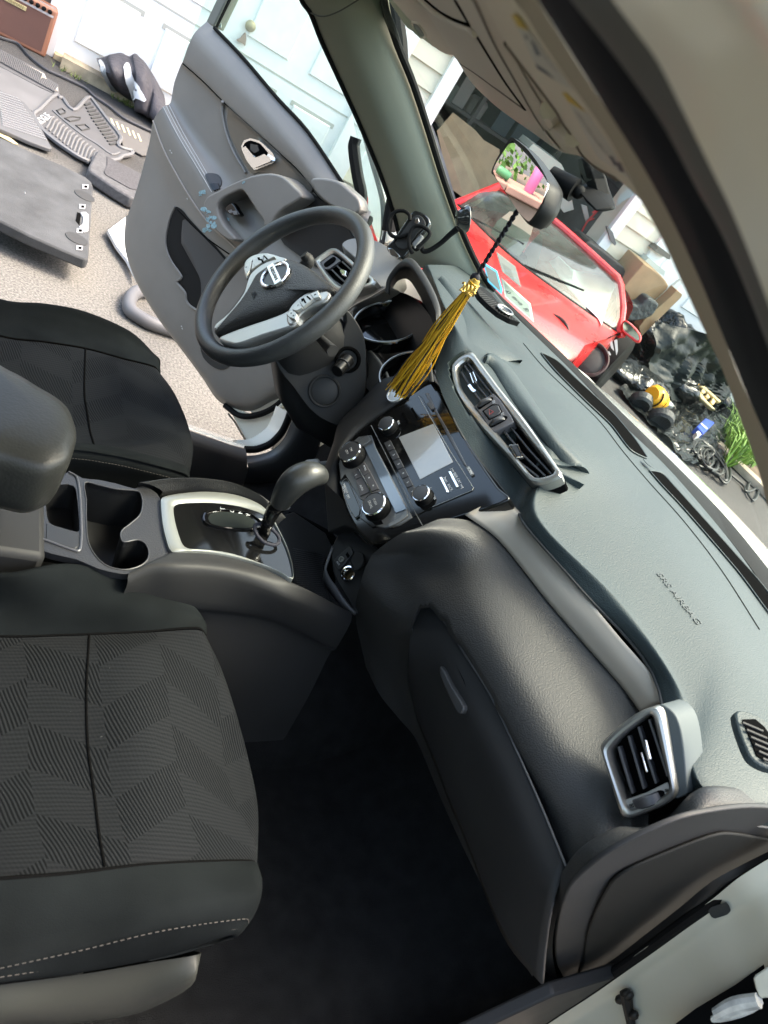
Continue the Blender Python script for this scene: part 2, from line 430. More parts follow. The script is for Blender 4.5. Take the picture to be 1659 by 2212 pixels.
# ---------------- dashboard pad
def rowz(pts): return [at((u,v), z=z) for u,v,z in pts]
Wr = rowz([(1036,592,1.085),(1100,668,1.085),(1160,728,1.085),(1240,806,1.085),(1350,921,1.085),(1420,988,1.085),(1478,1050,1.085),(1590,1185,1.085),(1720,1370,1.085),(1900,1580,1.085)])
Mr = rowz([(985,575,1.105),(1035,665,1.107),(1112,745,1.110),(1195,845,1.110),(1300,975,1.108),(1365,1080,1.098),(1430,1145,1.096),(1550,1325,1.090),(1655,1520,1.083),(1850,1760,1.085)])
Cr = rowz([(925,572,1.115),(965,665,1.118),(1010,745,1.112),(1098,850,1.110),(1195,965,1.108),(1168,1112,1.060),(1371,1322,1.061),(1493,1523,1.056),(1524,1704,1.050),(1760,1745,1.07)])
Fr = rowz([(912,585,1.10),(958,672,1.10),(985,755,1.095),(1085,862,1.09),(1180,985,1.085),(1156,1124,1.058),(1352,1325,1.068),(1476,1530,1.052),(1506,1706,1.045),(1740,1790,1.05)])
Lr = rowz([(905,600,1.08),(950,690,1.06),(940,800,1.06),(1000,940,1.05),(1109,1085,1.035),(1140,1140,1.036),(1261,1277,1.034),(1410,1452,1.034),(1489,1722,1.02),(1720,1800,1.03)])
for R_, ks in ((Cr,(1,1,1.004,1.008,1.006,1,1,1,1,1)), (Fr,(1,1.0,1.018,1.03,1.025,1.0,1.0,1,1,1)), (Lr,(1,1.0,1.02,1.03,1.02,1.0,1.0,1,1.01,1.01))):
    for i, k_ in enumerate(ks): R_[i] = push(R_[i], k_)
Fr = [c.lerp(l,.42)+V((-.006,0,.008)) for c,l in zip(Cr,Lr)]
Fr2 = [c.lerp(l,.80)+V((-.003,0,.002)) for c,l in zip(Cr,Lr)]
dm = M().grid([Wr, Mr, Cr, Fr, Fr2, Lr], 12, 10)
vp = plane((.436,.0,1.062), (-.86,-.05,.50)); pvp = plane((.397,-.62,1.02), (-.93,-.28,.22))
VOP = a6((160,740),(175,690),(240,630),(325,595),(380,660),(560,900),(780,1180),(1060,1585),(1055,1625),(900,1680),(800,1659),(620,1450),(380,1190),(200,930))
POP = a4((590,720),(605,685),(700,590),(840,490),(940,455),(985,475),(1060,500),(1110,640),(1145,1000),(1120,1030),(1070,1030),(1000,1090),(800,1170),(740,1170),(715,1130),(630,850))
dm.carve(VOP, vp, .010).carve(POP, pvp, .012)
dash = dm.obj('dashboard', DASH, CAR, ang=60)
# fold running across the pad (spearhead crease) and the vent eyebrow lip, both following the pad surface
DSH = Drape(dm)
def drow(px, off): return [DSH.hit(p, off, plane((.5,0,1.10), (0,0,1))) for p in px]
eb_o = a6((418,664),(422,640),(440,612),(520,622),(640,715),(780,910),(900,1090),(1080,1340),(1290,1590))+z5((1440,590),(1632,790))
eb_i = a6((418,666),(430,688),(450,690),(500,740),(580,870),(700,1050),(820,1210),(950,1370),(1090,1540))+z5((1370,690),(1634,792))
def lp_(t): return [(a[0]+(b[0]-a[0])*t, a[1]+(b[1]-a[1])*t) for a, b in zip(eb_o, eb_i)]
M().grid([drow(eb_o,-.002), drow(lp_(.12),.004), drow(lp_(.4),.011), drow(lp_(.75),.012), drow(lp_(1),.002), drow(lp_(1.02),-.006)], 4, 4).obj('vent_lip', DASH, dash, ang=80)
rc_px = a6((60,0),(200,160),(400,400),(560,560),(715,690)); rl_px = a6((120,-10),(320,190),(500,395),(630,560),(718,688)); rr_px = a6((0,60),(80,230),(230,460),(430,610),(600,665))
M().grid([drow(rl_px,-.002), drow(rc_px,.009), drow(rr_px,-.002)], 5, 5).obj('pad_crease', DASH, dash, ang=80)
# speaker grille strip + small sensor at the driver end of the windshield
gp = (V((0,0,1.092)), V((-.10,0,1)).normalized())
sg = [on(p, gp) for p in b7((600,620),(700,640),(780,700),(900,850),(1000,940),(1100,1020),(1000,990),(870,920),(760,830),(660,730))]
g = M().slab(sg, (0,0,-.01)).obj('speaker_grille', RUBB, dash, smooth=False)
gm = M()
for i in range(22):
    t = i/21; a = V(sg[0]).lerp(sg[5], t) + V((0,0,.001)); b_ = resample(sg[5:][::1]+[sg[0]], 22, False)[21-i] + V((0,0,.001))
    gm.tube([a, b_], .0007, 4)
gm.obj('grille_rib', PLAS, dash)
sc_ = on(b7((930,895))[0], gp, .002)
M().lathe(sc_, gp[1], [(.0,.0),(.017,0),(.019,.003),(.016,.004),(.014,.001),(0,.001)], 28).obj('sunload_sensor', mat('sensor_grey', (.06,.065,.07), .15, coat=1), dash)
M().tube(circ(sc_+V((0,0,.003)), gp[1], .018, 28), .0015, 6, True).obj('sensor_ring', SILV, dash)
# defroster slots: black sheets on the pad stand for the shade inside, with raised lips
for A_q, B_q in (([(1169,764),(1201,780),(1240,817),(1317,888),(1339,912),(1373,954),(1396,989)], [(1170,768),(1200,804),(1260,864),(1317,918),(1346,956),(1364,976),(1394,991)]),
                 ([(1402,1018),(1428,1024),(1453,1050),(1520,1124),(1587,1199),(1700,1330)], [(1404,1021),(1427,1048),(1473,1097),(1560,1197),(1600,1245),(1688,1360)])):
    so = dgrid(DSH, A_q, B_q, .0022, .002, 'defroster_slot', DARK, dash, 6, 40, planeZ(1.085))
    edge = A_q + B_q[::-1]
    M().tube([DSH.hit((p.x,p.y), .002, planeZ(1.085)) for p in dense([V((a,b,0)) for a,b in edge], 5, True)], .0018, 6, True).obj('slot_lip', DASH, dash)
dline(DSH, [(1130,742),(1180,800),(1290,905),(1345,975),(1400,1040),(1480,1130),(1560,1235),(1640,1360)], .0004, .0010, 'pad_gap', mat('seam_shadow', (.008,.008,.008), .9, spec=0.0), dash)
# oval cap on the windshield side of the pad and airbag lettering
M().lathe(at(b3((375,1290))[0], z=1.1), (0,0,1), [(0,.001),(.012,.0012),(.013,0)], 24).obj('oval_cap', DASH, dash)
text('SRS AIRBAG', .019, DSH.hit((1465,1293), .0012), DSH.hit((1490,1325), 0)-DSH.hit((1440,1262), 0), DSH.hit((1500,1275), 0)-DSH.hit((1465,1293), 0), mat('emboss', (.020,.027,.028), .5), 'airbag_lettering', dash, .0003)
# passenger side demister outlet at the right edge
pdm = (V((0,0,1.085)), V((-.25,-.1,1)).normalized())
M().slab(dense([on(p, pdm, .004) for p in a4((1455,500),(1560,500),(1659,560),(1760,700),(1760,850),(1640,840),(1540,760))], 4, True), (0,0,-.01)).obj('demister_surround', DASH, dash, bevel=.002)
M().slab([on(p, pdm, .0055) for p in a4((1500,540),(1580,538),(1640,590),(1730,720),(1700,805),(1640,800),(1590,770))], (0,0,-.01)).obj('demister_opening', DARK, dash, smooth=False)
for i in range(6):
    a = on(a4((1495+i*26, 560+i*46))[0], pdm, .007); b_ = on(a4((1625+i*26, 615+i*46))[0], pdm, .007)
    M().tube([a, b_], .0017, 6).obj('demister_fin', PLAS, dash)
# lower boundary piping between pad and grey trim
M().tube([p+V((-.001,0,-.001)) for p in dense(Lr[2:], 6)], .0022, 6).obj('pad_seam', LEATH, dash)
# dash ends behind the driver vent
edp = plane((.47,.6,1.06), (-.75,-.1,.65))
M().slab(dense([on(p, edp) for p in z4((975,250),(1010,215),(1100,205),(1210,235),(1330,335),(1290,400),(1260,470),(1240,500),(1160,470),(1060,330))], 3, True), (.05,0,-.05)).obj('dash_end_driver', DPLAS, dash, bevel=.01, seg=3)
# ---------------- grey trim strip
Tu = [at(p, z=1.030) for p in ((1092,1076),(1150,1138),(1261,1281),(1334,1371),(1400,1447),(1446,1512))]
Tl = [at(p, z=z) for p, z in zip(((1004,1112),(1077,1166),(1186,1301),(1277,1406),(1345,1484),(1386,1540)), (.985,.983,.983,.984,.986,.988))]
tr_ = M().grid([Tu, [a.lerp(b,.5)+V((-.004,0,.002)) for a,b in zip(Tu,Tl)], Tl], 6, 4).obj('trim_strip', GREYT, dash, solid=.004)
# ---------------- passenger pad + lower dash
def rowx(pts): return [at((u,v), x=x) for u,v,x in pts]
def rowy(pts): return [at((u,v), y=y) for u,v,y in pts]
T0 = rowz([(905,1139,.962),(960,1120,.975),(1030,1130,.982),(1077,1168,.981),(1186,1303,.981),(1277,1408,.982),(1345,1486,.984),(1405,1590,.98),(1400,1790,.98)])
T1 = rowz([(862,1155,.951),(925,1152,.962),(1000,1165,.968),(1058,1200,.968),(1160,1330,.967),(1245,1440,.967),(1310,1530,.967),(1345,1640,.964),(1362,1800,.950)])
T1_ = rowz([(862,1155,.951),(925,1152,.965),(1000,1165,.972),(1058,1200,.973),(1160,1330,.972),(1245,1440,.972),(1310,1530,.972),(1345,1640,.970),(1362,1800,.958)])
B1 = rowz([(806,1196,.835),(880,1195,.875),(948,1225,.905),(1005,1275,.925),(1090,1410,.934),(1165,1525,.936),(1225,1620,.936),(1285,1730,.934),(1300,1848,.930)])
B1_ = rowx([(806,1196,.315),(880,1195,.300),(948,1225,.292),(1005,1275,.286),(1090,1410,.282),(1165,1525,.283),(1225,1620,.286),(1285,1730,.292),(1300,1848,.305)])
B2 = rowz([(790,1225,.800),(850,1240,.835),(905,1280,.862),(955,1335,.878),(1030,1455,.886),(1105,1580,.890),(1165,1680,.892),(1235,1790,.896),(1262,1868,.900)])
B2_ = rowx([(790,1225,.335),(850,1240,.318),(905,1280,.310),(955,1335,.304),(1030,1455,.300),(1105,1580,.300),(1165,1680,.303),(1235,1790,.310),(1262,1868,.320)])
S0 = rowz([(778,1262,.765),(830,1310,.790),(880,1340,.812),(925,1385,.828),(1000,1480,.838),(1075,1590,.846),(1140,1700,.852),(1200,1815,.860),(1232,1885,.866)])
S0_ = rowx([(778,1262,.37),(830,1310,.37),(880,1340,.365),(925,1385,.362),(1000,1480,.352),(1075,1590,.346),(1140,1700,.342),(1200,1815,.338),(1232,1885,.338)])
D1 = rowx([(768,1330,.40),(810,1390,.41),(860,1430,.41),(900,1480,.41),(965,1590,.41),(1030,1700,.40),(1085,1800,.40),(1140,1900,.39),(1190,1960,.39)])
D2 = rowx([(790,1440,.44),(820,1500,.45),(860,1550,.47),(900,1600,.48),(950,1720,.48),(1000,1830,.48),(1050,1930,.48),(1100,2030,.47),(1150,2110,.47)])
GP0 = plane((.368,-.45,.87), (-.96,.04,.22)); lp = plane((.372,-.4,.80), (-.96,.04,.0))
lowm = M().grid([T0,T1,B1,B2,S0,D1,D2], 9, 9)
lowm.carve([(893,1345),(905,1312),(930,1308),(962,1345),(1008,1417),(1060,1500),(1115,1615),(1170,1738),(1225,1872),(1195,1950),(1140,1830),(1040,1600),(960,1445),(925,1410),(895,1400)], GP0, .003, 1.0).carve(POP, pvp, .012)
low = lowm.obj('passenger_dash_panel', LEATH, CAR, ang=80)
# glovebox lid: proud of the lower panel, arched top corner
def mixrow(a, b, t): return [p.lerp(q, t) for p, q in zip(a, b)]
n_in = V((-.95,0,-.3)).normalized()
G0 = [on(p, plane((.368,-.45,.87), (-.96,.04,.22)), 0.0) for p in ((893,1345),(905,1312),(930,1308),(962,1345),(1008,1417),(1060,1500),(1115,1615),(1170,1738),(1225,1872))]
G1 = [on(p, plane((.366,-.45,.87), (-.96,.04,.22)), 0.0) for p in ((885,1400),(895,1400),(925,1410),(960,1445),(1000,1515),(1040,1600),(1090,1710),(1140,1830),(1195,1950))]
G2 = [on(p, plane((.385,-.45,.80), (-.96,.04,-.1)), 0.0) for p in ((883,1470),(895,1490),(920,1520),(945,1560),(975,1640),(1010,1730),(1055,1840),(1110,1950),(1180,2040))]
G3 = [on(p, plane((.415,-.45,.70), (-.9,.04,-.3)), 0.0) for p in ((895,1520),(905,1560),(925,1610),(945,1660),(975,1740),(1010,1820),(1050,1930),(1100,2040),(1172,2125))]
gl_ = M().grid([G0,G1,G2,G3], 5, 5).obj('glovebox', PLAS, CAR, solid=.004, ang=70)
M().tube([p+V((-.003,0,.001)) for p in dense(G0, 6)], .0013, 6).obj('lid_edge', mat('lid_edge_grey', (.10,.10,.10), .45), gl_)  # lid edge line, lighter grey than the lid
# glovebox latch
lp = plane((.372,-.4,.80), (-.96,.04,.0))
M().slab(dense([on(p, lp, .013) for p in a3((515,840),(540,830),(600,940),(655,1060),(640,1150),(615,1165),(560,1060),(500,940))], 3, True), (.012,0,0)).obj('latch_recess', DARK, gl_)
M().slab(dense([on(p, lp, .022) for p in a3((500,940),(520,960),(570,1060),(640,1180),(625,1222),(600,1210),(545,1100),(500,990))], 3, True), (.012,0,0)).obj('latch_handle', mat('latch_satin', (.06,.06,.06), .42), gl_, bevel=.003)
# ---------------- dash end cap by the door opening
ec = planeY(-.712)
out_ = dense([on(p, ec) for p in a5((430,1072),(340,1025),(308,900),(325,700),(395,480),(560,320),(720,215),(1000,80),(1200,15),(1500,-30),(1720,-20),(1900,60),(1900,200),(1659,300),(900,780))], 4, True)
capm = M().slab(out_, (0,.006,0)).obj('dash_end_cap', PLAS, CAR, bevel=.002, seg=3)
inn = dense([on(p, ec, .005) for p in a5((485,1050),(485,960),(520,750),(620,520),(720,400),(950,290),(1300,155),(1450,140),(1700,185),(1850,230),(1659,330),(900,800))], 4, True)
M().slab(inn, (0,.004,0)).obj('end_cap_insert', mat('cap_insert', (.012,.012,.011), .65, spec=.15), capm, bevel=.002)
# outer band between pad and the cap (follows the dash profile)
bo = [on(p, planeY(y)) for p, y in zip(a5((235,1075),(200,850),(235,620),(300,450),(368,352),(460,235),(600,140),(722,92),(880,93),(1010,40),(1161,-109),(1261,-160),(1460,-158),(1660,-145),(2076,-103)), (-.68,)*15)]
bi = [on(p, planeY(-.705)) for p in a5((320,1080),(285,900),(305,700),(380,480),(470,380),(600,270),(720,200),(850,135),(1000,75),(1100,40),(1200,10),(1350,-20),(1500,-35),(1700,-30),(1850,-10))]
M().grid([[push(p,1.06) for p in bo], bo, [a.lerp(b,.5)+V((-.003,-.004,.002)) for a,b in zip(bo,bi)], bi], 4, 4).obj('dash_side_band', LEATH, capm, ang=60)
# ---------------- centre vents
vp = plane((.436,.0,1.062), (-.86,-.05,.50))
vout = dense([on(p, vp) for p in a6((160,740),(175,690),(240,630),(325,595),(380,660),(560,900),(780,1180),(1060,1585),(1055,1625),(900,1680),(800,1659),(620,1450),(380,1190),(200,930))], 4, True)
vinn = dense([on(p, vp) for p in a6((208,750),(222,710),(265,675),(310,655),(360,730),(530,960),(740,1240),(1000,1575),(985,1595),(880,1625),(820,1610),(650,1400),(430,1140),(245,900))], 4, True)
VN = vp[1]
cv = M().ring(vout, vinn, VN, .005, .02, 90).obj('air_vent', SILV, CAR, label='long centre air vent with satin frame and hazard switch')
M().slab([p-VN*.020 for p in dense(vout,1)], -VN*.02).obj('vent_duct', DARK, cv, smooth=False)
def slat(pts, pl, off, th, wd, par, m_=BTN, nm='slat'):
    P_ = [on(p, pl, off) for p in pts]; n_ = pl[1]; mm = M(); d = (P_[-1]-P_[0]).normalized(); s_ = d.cross(n_).normalized()
    L = [[p+s_*th, p-s_*th, p-s_*th-n_*wd, p+s_*th-n_*wd] for p in P_]
    mm.loft(L).obj(nm, m_, par, bevel=.0006)
for pts in (a6((240,755),(330,900),(440,1050)), a6((265,700),(380,880),(480,1000)), a6((290,680),(420,850),(510,960))):
    slat(pts, vp, -.004, .0016, .012, cv)
for pts in (a6((520,1250),(700,1480),(870,1615)), a6((575,1220),(750,1440),(925,1605)), a6((640,1200),(800,1400),(975,1590))):
    slat(pts, vp, -.004, .0016, .012, cv)
mod = dense([on(p, vp, .004) for p in a6((345,1035),(500,928),(560,985),(645,1110),(672,1165),(500,1255),(470,1220),(410,1130))], 1)
md_ = M().slab(mod, -VN*.02).obj('vent_center_module', mat('module_grey', (.105,.10,.105), .42), cv, bevel=.002)
def poly_on(pl, pts, off, depth, nm, m_, par, k=1, bev=0, **kw):
    P_ = [on(p, pl, off) for p in pts]
    if k > 1: P_ = dense(P_, k, True)
    return M().slab(P_, -pl[1]*depth).obj(nm, m_, par, bevel=bev, **kw)
poly_on(vp, a6((410,1075),(490,1020),(545,1020),(575,1080),(545,1110),(465,1150)), .0052, .004, 'switch_gap', DARK, cv, bev=.001)
poly_on(vp, a6((418,1078),(494,1030),(540,1028),(564,1080),(540,1102),(468,1138)), .0072, .004, 'hazard_switch', BTN, cv, bev=.0015)
HAZ = mat('hazard_red', (.35,.05,.05), .5)
tri_ = [on(p, vp, .0085) for p in a6((468,1062),(502,1082),(470,1105))]
M().tube(tri_, .0006, 5, True).obj('hazard_triangle', HAZ, cv)
for q in (a6((370,1040),(400,1000),(460,962),(500,968),(480,1000),(420,1040),(385,1062)), a6((465,1190),(490,1165),(560,1120),(615,1120),(600,1150),(530,1190),(485,1210))):
    poly_on(vp, q, .0048, .003, 'wheel_recess', DARK, cv, k=3)
    c_ = sum((on(p, vp, .004) for p in q), V((0,0,0)))/len(q); ax_ = (on(q[0],vp)-on(q[3],vp)).normalized().cross(VN)
    M().lathe(c_-ax_*.0035-VN*.008, ax_, [(0,0),(.0155,0),(.016,.001),(.016,.006),(.0155,.007),(0,.007)], 36).obj('thumbwheel', BTN, cv)
for q in ((505,1005),(575,1105)):      # airflow marks
    for k_ in range(3):
        a = on(a6((q[0]-12+k_*1, q[1]-8+k_*8))[0], vp, .0046); b_ = on(a6((q[0]+10+k_*1, q[1]-14+k_*8))[0], vp, .0046)
        M().tube([a, b_], .0004, 4).obj('airflow_mark', WMARK, cv)
# chrome vent tabs
for q in (a6((310,770),(335,760),(365,830),(340,850)), a6((628,1355),(700,1350),(742,1450),(690,1455))):
    cN = poly_on(vp, q, .006, .010, 'vent_tab', BTN, cv, bev=.003)
    M().tube([on(p, vp, .006) for p in q[:2]+q[2:]], .0012, 6, True).obj('tab_edge', CHROME, cv)
slat(a6((300,860),(330,900),(350,915)), vp, -.002, .003, .01, cv, CHROME, 'tab_stem')
# ---------------- passenger side vent
pvp = plane((.397,-.62,1.02), (-.93,-.28,.22))
po = dense([on(p, pvp) for p in a4((590,720),(605,685),(700,590),(840,490),(940,455),(985,475),(1010,560),(1080,980),(1070,1030),(1000,1090),(800,1170),(740,1170),(715,1130),(630,850))], 4, True)
pi_ = dense([on(p, pvp) for p in a4((650,755),(665,715),(735,640),(850,550),(900,512),(922,520),(940,580),(1035,960),(1020,1000),(975,1040),(800,1110),(775,1100),(750,1060),(670,840))], 4, True)
PN = pvp[1]
pv = M().ring(po, pi_, PN, .006, .03, 80).obj('air_vent', SILV, CAR, label='air vent with satin frame at the passenger end of the dashboard')
M().slab([p-PN*.028 for p in resample(po, 30)], -PN*.02).obj('vent_duct', DARK, pv, smooth=False)
M().slab(dense([on(p, pvp, -.010) for p in a4((960,455),(1060,500),(1110,640),(1145,1000),(1120,1030),(1060,1040))], 4, True), V((.05,.01,0))).obj('vent_housing', mat('vent_side_grey', (.07,.08,.08), .5, spec=.3), pv, bevel=.006, seg=3)
for q in (a4((705,715),(750,870),(795,1015)), a4((768,645),(820,820),(868,985)), a4((832,588),(890,780),(945,950)), a4((900,540),(960,720),(1020,905))):
    slat(q, pvp, -.006, .0016, .014, pv)
poly_on(pvp, a4((745,1055),(880,1010),(1020,940),(1035,985),(1000,1040),(900,1085),(790,1118),(768,1100)), -.002, .006, 'dial_plate', mat('dial_plate_grey', (.30,.29,.27), .45, metal=.4), pv, bev=.001)
poly_on(pvp, a4((815,1080),(830,1055),(960,995),(995,1000),(995,1030),(960,1050),(830,1100)), -.0005, .004, 'wheel_recess', DARK, pv, k=3)
c_ = on(a4((905,1050))[0], pvp, -.012); ax_ = (on(a4((880,1000))[0],pvp)-on(a4((925,1100))[0],pvp)).normalized()
M().lathe(c_-ax_*.006, ax_, [(0,0),(.019,0),(.02,.001),(.02,.011),(.019,.012),(0,.012)], 40).obj('thumbwheel', BTN, pv)
q = a4((862,670),(885,668),(920,800),(895,808)); poly_on(pvp, q, .004, .012, 'vent_tab', CHROME, pv, bev=.003)
q = a4((845,750),(858,748),(880,830),(895,880),(880,880)); poly_on(pvp, q, -.002, .012, 'tab_stem', CHROME, pv, bev=.001)
for k_ in range(3):
    M().tube([on(a4((1003+k_*8,985))[0], pvp, -.0005), on(a4((1006+k_*8,1005))[0], pvp, -.0005)], .0005, 4).obj('airflow_mark', DARK, pv)
bx = [on(p, pvp, -.0008) for p in a4((775,1085),(798,1078),(803,1098),(780,1105))]
M().tube(bx, .0004, 4, True).tube([bx[0],bx[2]], .0004, 4).tube([bx[1],bx[3]], .0004, 4).obj('shut_mark', DARK, pv)
# ---------------- driver side vent
dvp = plane((.40,.60,.99), (-.93,.12,.30))
do = dense([on(p, dvp) for p in z4((812,340),(840,315),(905,272),(945,270),(1010,320),(1100,400),(1170,450),(1180,475),(1150,500),(1060,520),(1000,525),(940,520),(880,460))], 3, True)
di = dense([on(p, dvp) for p in z4((845,350),(865,335),(915,300),(940,300),(990,340),(1080,420),(1138,455),(1140,470),(1120,482),(1060,495),(1000,500),(960,490),(900,430))], 3, True)
dv = M().ring(do, di, dvp[1], .005, .02, 70).obj('air_vent', SILV, CAR, label='air vent with satin frame seen through the steering wheel')
M().slab([p-dvp[1]*.018 for p in resample(do, 30)], -dvp[1]*.02).obj('vent_duct', DARK, dv, smooth=False)
for q in (z4((870,400),(920,455),(985,500)), z4((905,385),(960,440),(1030,498)), z4((940,365),(1000,425),(1080,490)), z4((975,345),(1040,405),(1115,470))):
    slat(q, dvp, -.004, .0018, .012, dv)
poly_on(dvp, z4((848,352),(915,302),(945,320),(968,340),(900,390),(872,392)), -.001, .006, 'dial_plate', mat('module_grey', (.1,.1,.1), .4), dv, bev=.001)
poly_on(dvp, z4((868,358),(920,318),(935,325),(925,345),(880,375)), .0015, .004, 'thumbwheel', DARK, dv, k=3, bev=.001)
poly_on(dvp, z4((958,400),(975,388),(1000,400),(995,430),(975,425)), .006, .010, 'vent_tab', CHROME, dv, bev=.002)
# ---------------- centre stack
stp = plane((.365,0,.95), (-.876,0,.482)); SN = stp[1]
def SP(p, off=0.): return on(p, stp, off)
fas = M().slab(dense([SP(p, .004) for p in z5((195,610),(235,550),(330,440),(480,330),(640,225),(725,170),(775,165),(800,215),(870,340),(1000,560),(1150,780),(1215,855),(1000,935),(700,1030),(560,1085),(420,1120),(370,1100),(300,1020),(240,900),(205,760))], 3, True), -SN*.04)
fascia = fas.obj('center_stack', PIANO, CAR, bevel=.004, seg=3, label='gloss black centre stack fascia')
# radio
rad = poly_on(stp, z5((395,415),(560,300),(680,235),(700,250),(740,330),(860,560),(980,740),(1003,790),(985,805),(760,900),(650,960)), .0055, .004, 'radio', PIANO, CAR, bev=.001)
M().tube([SP(p, .0057) for p in z5((675,240),(720,320),(860,560),(1003,785),(995,800),(760,898))], .0006, 5).obj('trim_line', SILV, rad)
M().tube([SP(p, .006) for p in z5((395,415),(480,580),(640,900),(700,1010))], .0007, 5).obj('trim_line', SILV, rad)
SCR = mat('screen_glass', (.36,.36,.35), .16, coat=1.0, var=.08, vscale=20)
poly_on(stp, z5((558,484),(765,405),(880,632),(685,736)), .0065, .003, 'screen', SCR, rad, bev=.0005)
def knob(c, r, h, par, pl=stp, lab=None):
    c0 = on(c, pl, .005); n_ = pl[1]
    b_ = M().lathe(c0, n_, [(r*1.12,0),(r*1.12,.002),(r,.003),(r,h*.8),(r*.96,h*.95),(r*.92,h),(0,h)], 36).obj('knob', RUBB, par)
    M().lathe(c0, n_, [(r*.90,h*.98),(r*.93,h*.99),(r*.985,h*.90),(r*1.0,h*.98),(r*.93,h*1.06),(r*.88,h*1.05),(r*.86,h*1.0)], 40).obj('knob_ring', CHROME, par)
    M().lathe(c0, n_, [(r*.87,h),(r*.86,h+.0010),(r*.6,h+.0016),(0,h+.0018)], 36).obj('knob_face', BTN, par)
    return c0+n_*(h+.002)
kr1 = knob(z5((505,433))[0], .0155, .016, rad); kr2 = knob(z5((712,845))[0], .0155, .016, rad)
# image-space right/up on the stack: right = towards passenger, up = towards windshield
SR = (SP(z5((685,736))[0])-SP(z5((558,484))[0])).normalized(); SU = SN.cross(SR).normalized()
for i in range(6):
    a = (470+i*27.5, 518+i*54.5); q = [(a[0],a[1]),(a[0]+38,a[1]-17),(a[0]+63,a[1]+32),(a[0]+25,a[1]+50)]
    poly_on(stp, z5(*q), .0085, .004, 'preset_button', BTN, rad, bev=.0008)
    text(str(i+1), .0055, SP(z5((a[0]+32,a[1]+17))[0], .0088), SR, SU, WMARK, 'button_number', rad, .0002)
for a, b_, s_ in (((580,340),(622,400),'II'),((632,312),(678,375),'II')):
    poly_on(stp, z5((a[0]-4,a[1]+4),(a[0]+8,a[1]-6),(b_[0],b_[1]-8),(b_[0]-10,b_[1]+4)), .0068, .003, 'seek_button', DARK, rad, bev=.0005)
for q in (z5((850,688),(868,684),(913,775),(900,785)), z5((797,722),(815,718),(857,808),(845,816))):
    poly_on(stp, q, .0078, .004, 'seek_button', CHROME, rad, bev=.001)
text('|<< SEEK·CAT >>|', .0062, SP(z5((905,728))[0], .006), SR, SU, WMARK, 'radio_lettering', rad, .0002)
text('Apps   BACK', .0062, SP(z5((852,762))[0], .006), SR, SU, WMARK, 'radio_lettering', rad, .0002)
text('TUNE·SCROLL', .0046, SP(z5((758,818))[0], .006), SR, SU, WMARK, 'radio_lettering', rad, .0002)
text('VOL', .0050, SP(z5((557,398))[0], .006), SR, SU, WMARK, 'radio_lettering', rad, .0002)
# disc slot with SCAN key
poly_on(stp, z5((715,225),(735,222),(770,300),(850,440),(935,600),(962,655),(945,650),(860,500),(770,330)), .006, .004, 'disc_slot', mat('slot_grey', (.05,.05,.055), .3), rad, bev=.001)
poly_on(stp, z5((955,662),(975,655),(1003,700),(985,712)), .0085, .004, 'scan_button', mat('module_grey2', (.13,.13,.13), .4), rad, bev=.0008)
text('SCAN', .0062, SP(z5((980,684))[0], .0088), SR, SU, WMARK, 'radio_lettering', rad, .0002)
poly_on(stp, z5((722,285),(752,268),(775,310),(750,322)), .0085, .004, 'eject_button', BTN, rad, bev=.0008)
# climate control
cl = poly_on(stp, z5((200,640),(230,560),(320,480),(395,470),(420,540),(640,960),(560,1010),(480,1025),(400,1010),(330,960),(260,860),(215,760)), .0065, .004, 'climate_control', mat('climate_grey', (.16,.16,.155), .35, metal=.3), CAR, bev=.002)
poly_on(stp, z5((205,750),(240,700),(330,850),(400,890),(470,1000),(400,1020),(330,965),(260,870)), .0068, .004, 'climate_lower_gloss', PIANO, cl, bev=.001)
poly_on(stp, z5((355,545),(405,520),(605,910),(540,935)), .0082, .004, 'climate_display', mat('display_blue', (.16,.20,.25), .1, coat=1.0), cl, bev=.0005)
CB = mat('climate_button', (.10,.092,.092), .4)
btns = [((285,690),(322,668),(345,715),(302,735)), ((325,668),(355,630),(388,690),(350,715)), ((303,740),(346,720),(385,808),(328,835)), ((353,718),(392,694),(440,790),(398,806)),
        ((332,842),(388,815),(410,900),(372,905)), ((402,812),(442,796),(472,850),(425,872))]
for b_ in btns: poly_on(stp, z5(*b_), .0088, .004, 'climate_button', CB, cl, bev=.0008)
for p, s_, z_ in ((z5((357,668)),'MODE',.0046), (z5((337,785)),'AUTO',.0050), (z5((435,835)),'A/C',.0050), (z5((378,728)),'*',.008), (z5((402,775)),'*',.008), (z5((305,708)),'(',.006), (z5((378,868)),'@',.006)):
    text(s_, z_, SP(p[0], .0092), SR, SU, WMARK, 'climate_lettering', cl, .0002)
M().tube([SP(p, .009) for p in z5((318,668),(345,715),(395,810),(425,890))], .0013, 6).obj('chrome_strip', CHROME, cl)
kc1 = knob(z5((298,605))[0], .0225, .020, cl); kc2 = knob(z5((440,915))[0], .0225, .020, cl)
for c_, a, b_ in ((kc1,'ON','OFF'), (kc2,'PUSH','DUAL')):
    text(a, .0062, c_+SU*.004, SR, SU, mat('faint_mark', (.45,.44,.42), .5), 'knob_lettering', cl, .0002)
    text(b_, .0068, c_-SU*.005, SR, SU, MATS['faint_mark'], 'knob_lettering', cl, .0002)
for q in (z5((300,540),(330,500),(375,472),(392,500),(330,545)), z5((495,1000),(570,960),(605,905),(612,950),(560,990),(500,1020))):
    poly_on(stp, q, .0085, .003, 'defog_button', mat('defog_grey', (.20,.20,.19), .35, metal=.3), cl, bev=.0008)
poly_on(stp, z5((222,755),(245,732),(262,750),(330,905),(325,945),(300,965),(270,920),(235,840)), .0086, .003, 'airbag_light_panel', PIANO, cl, bev=.0008)
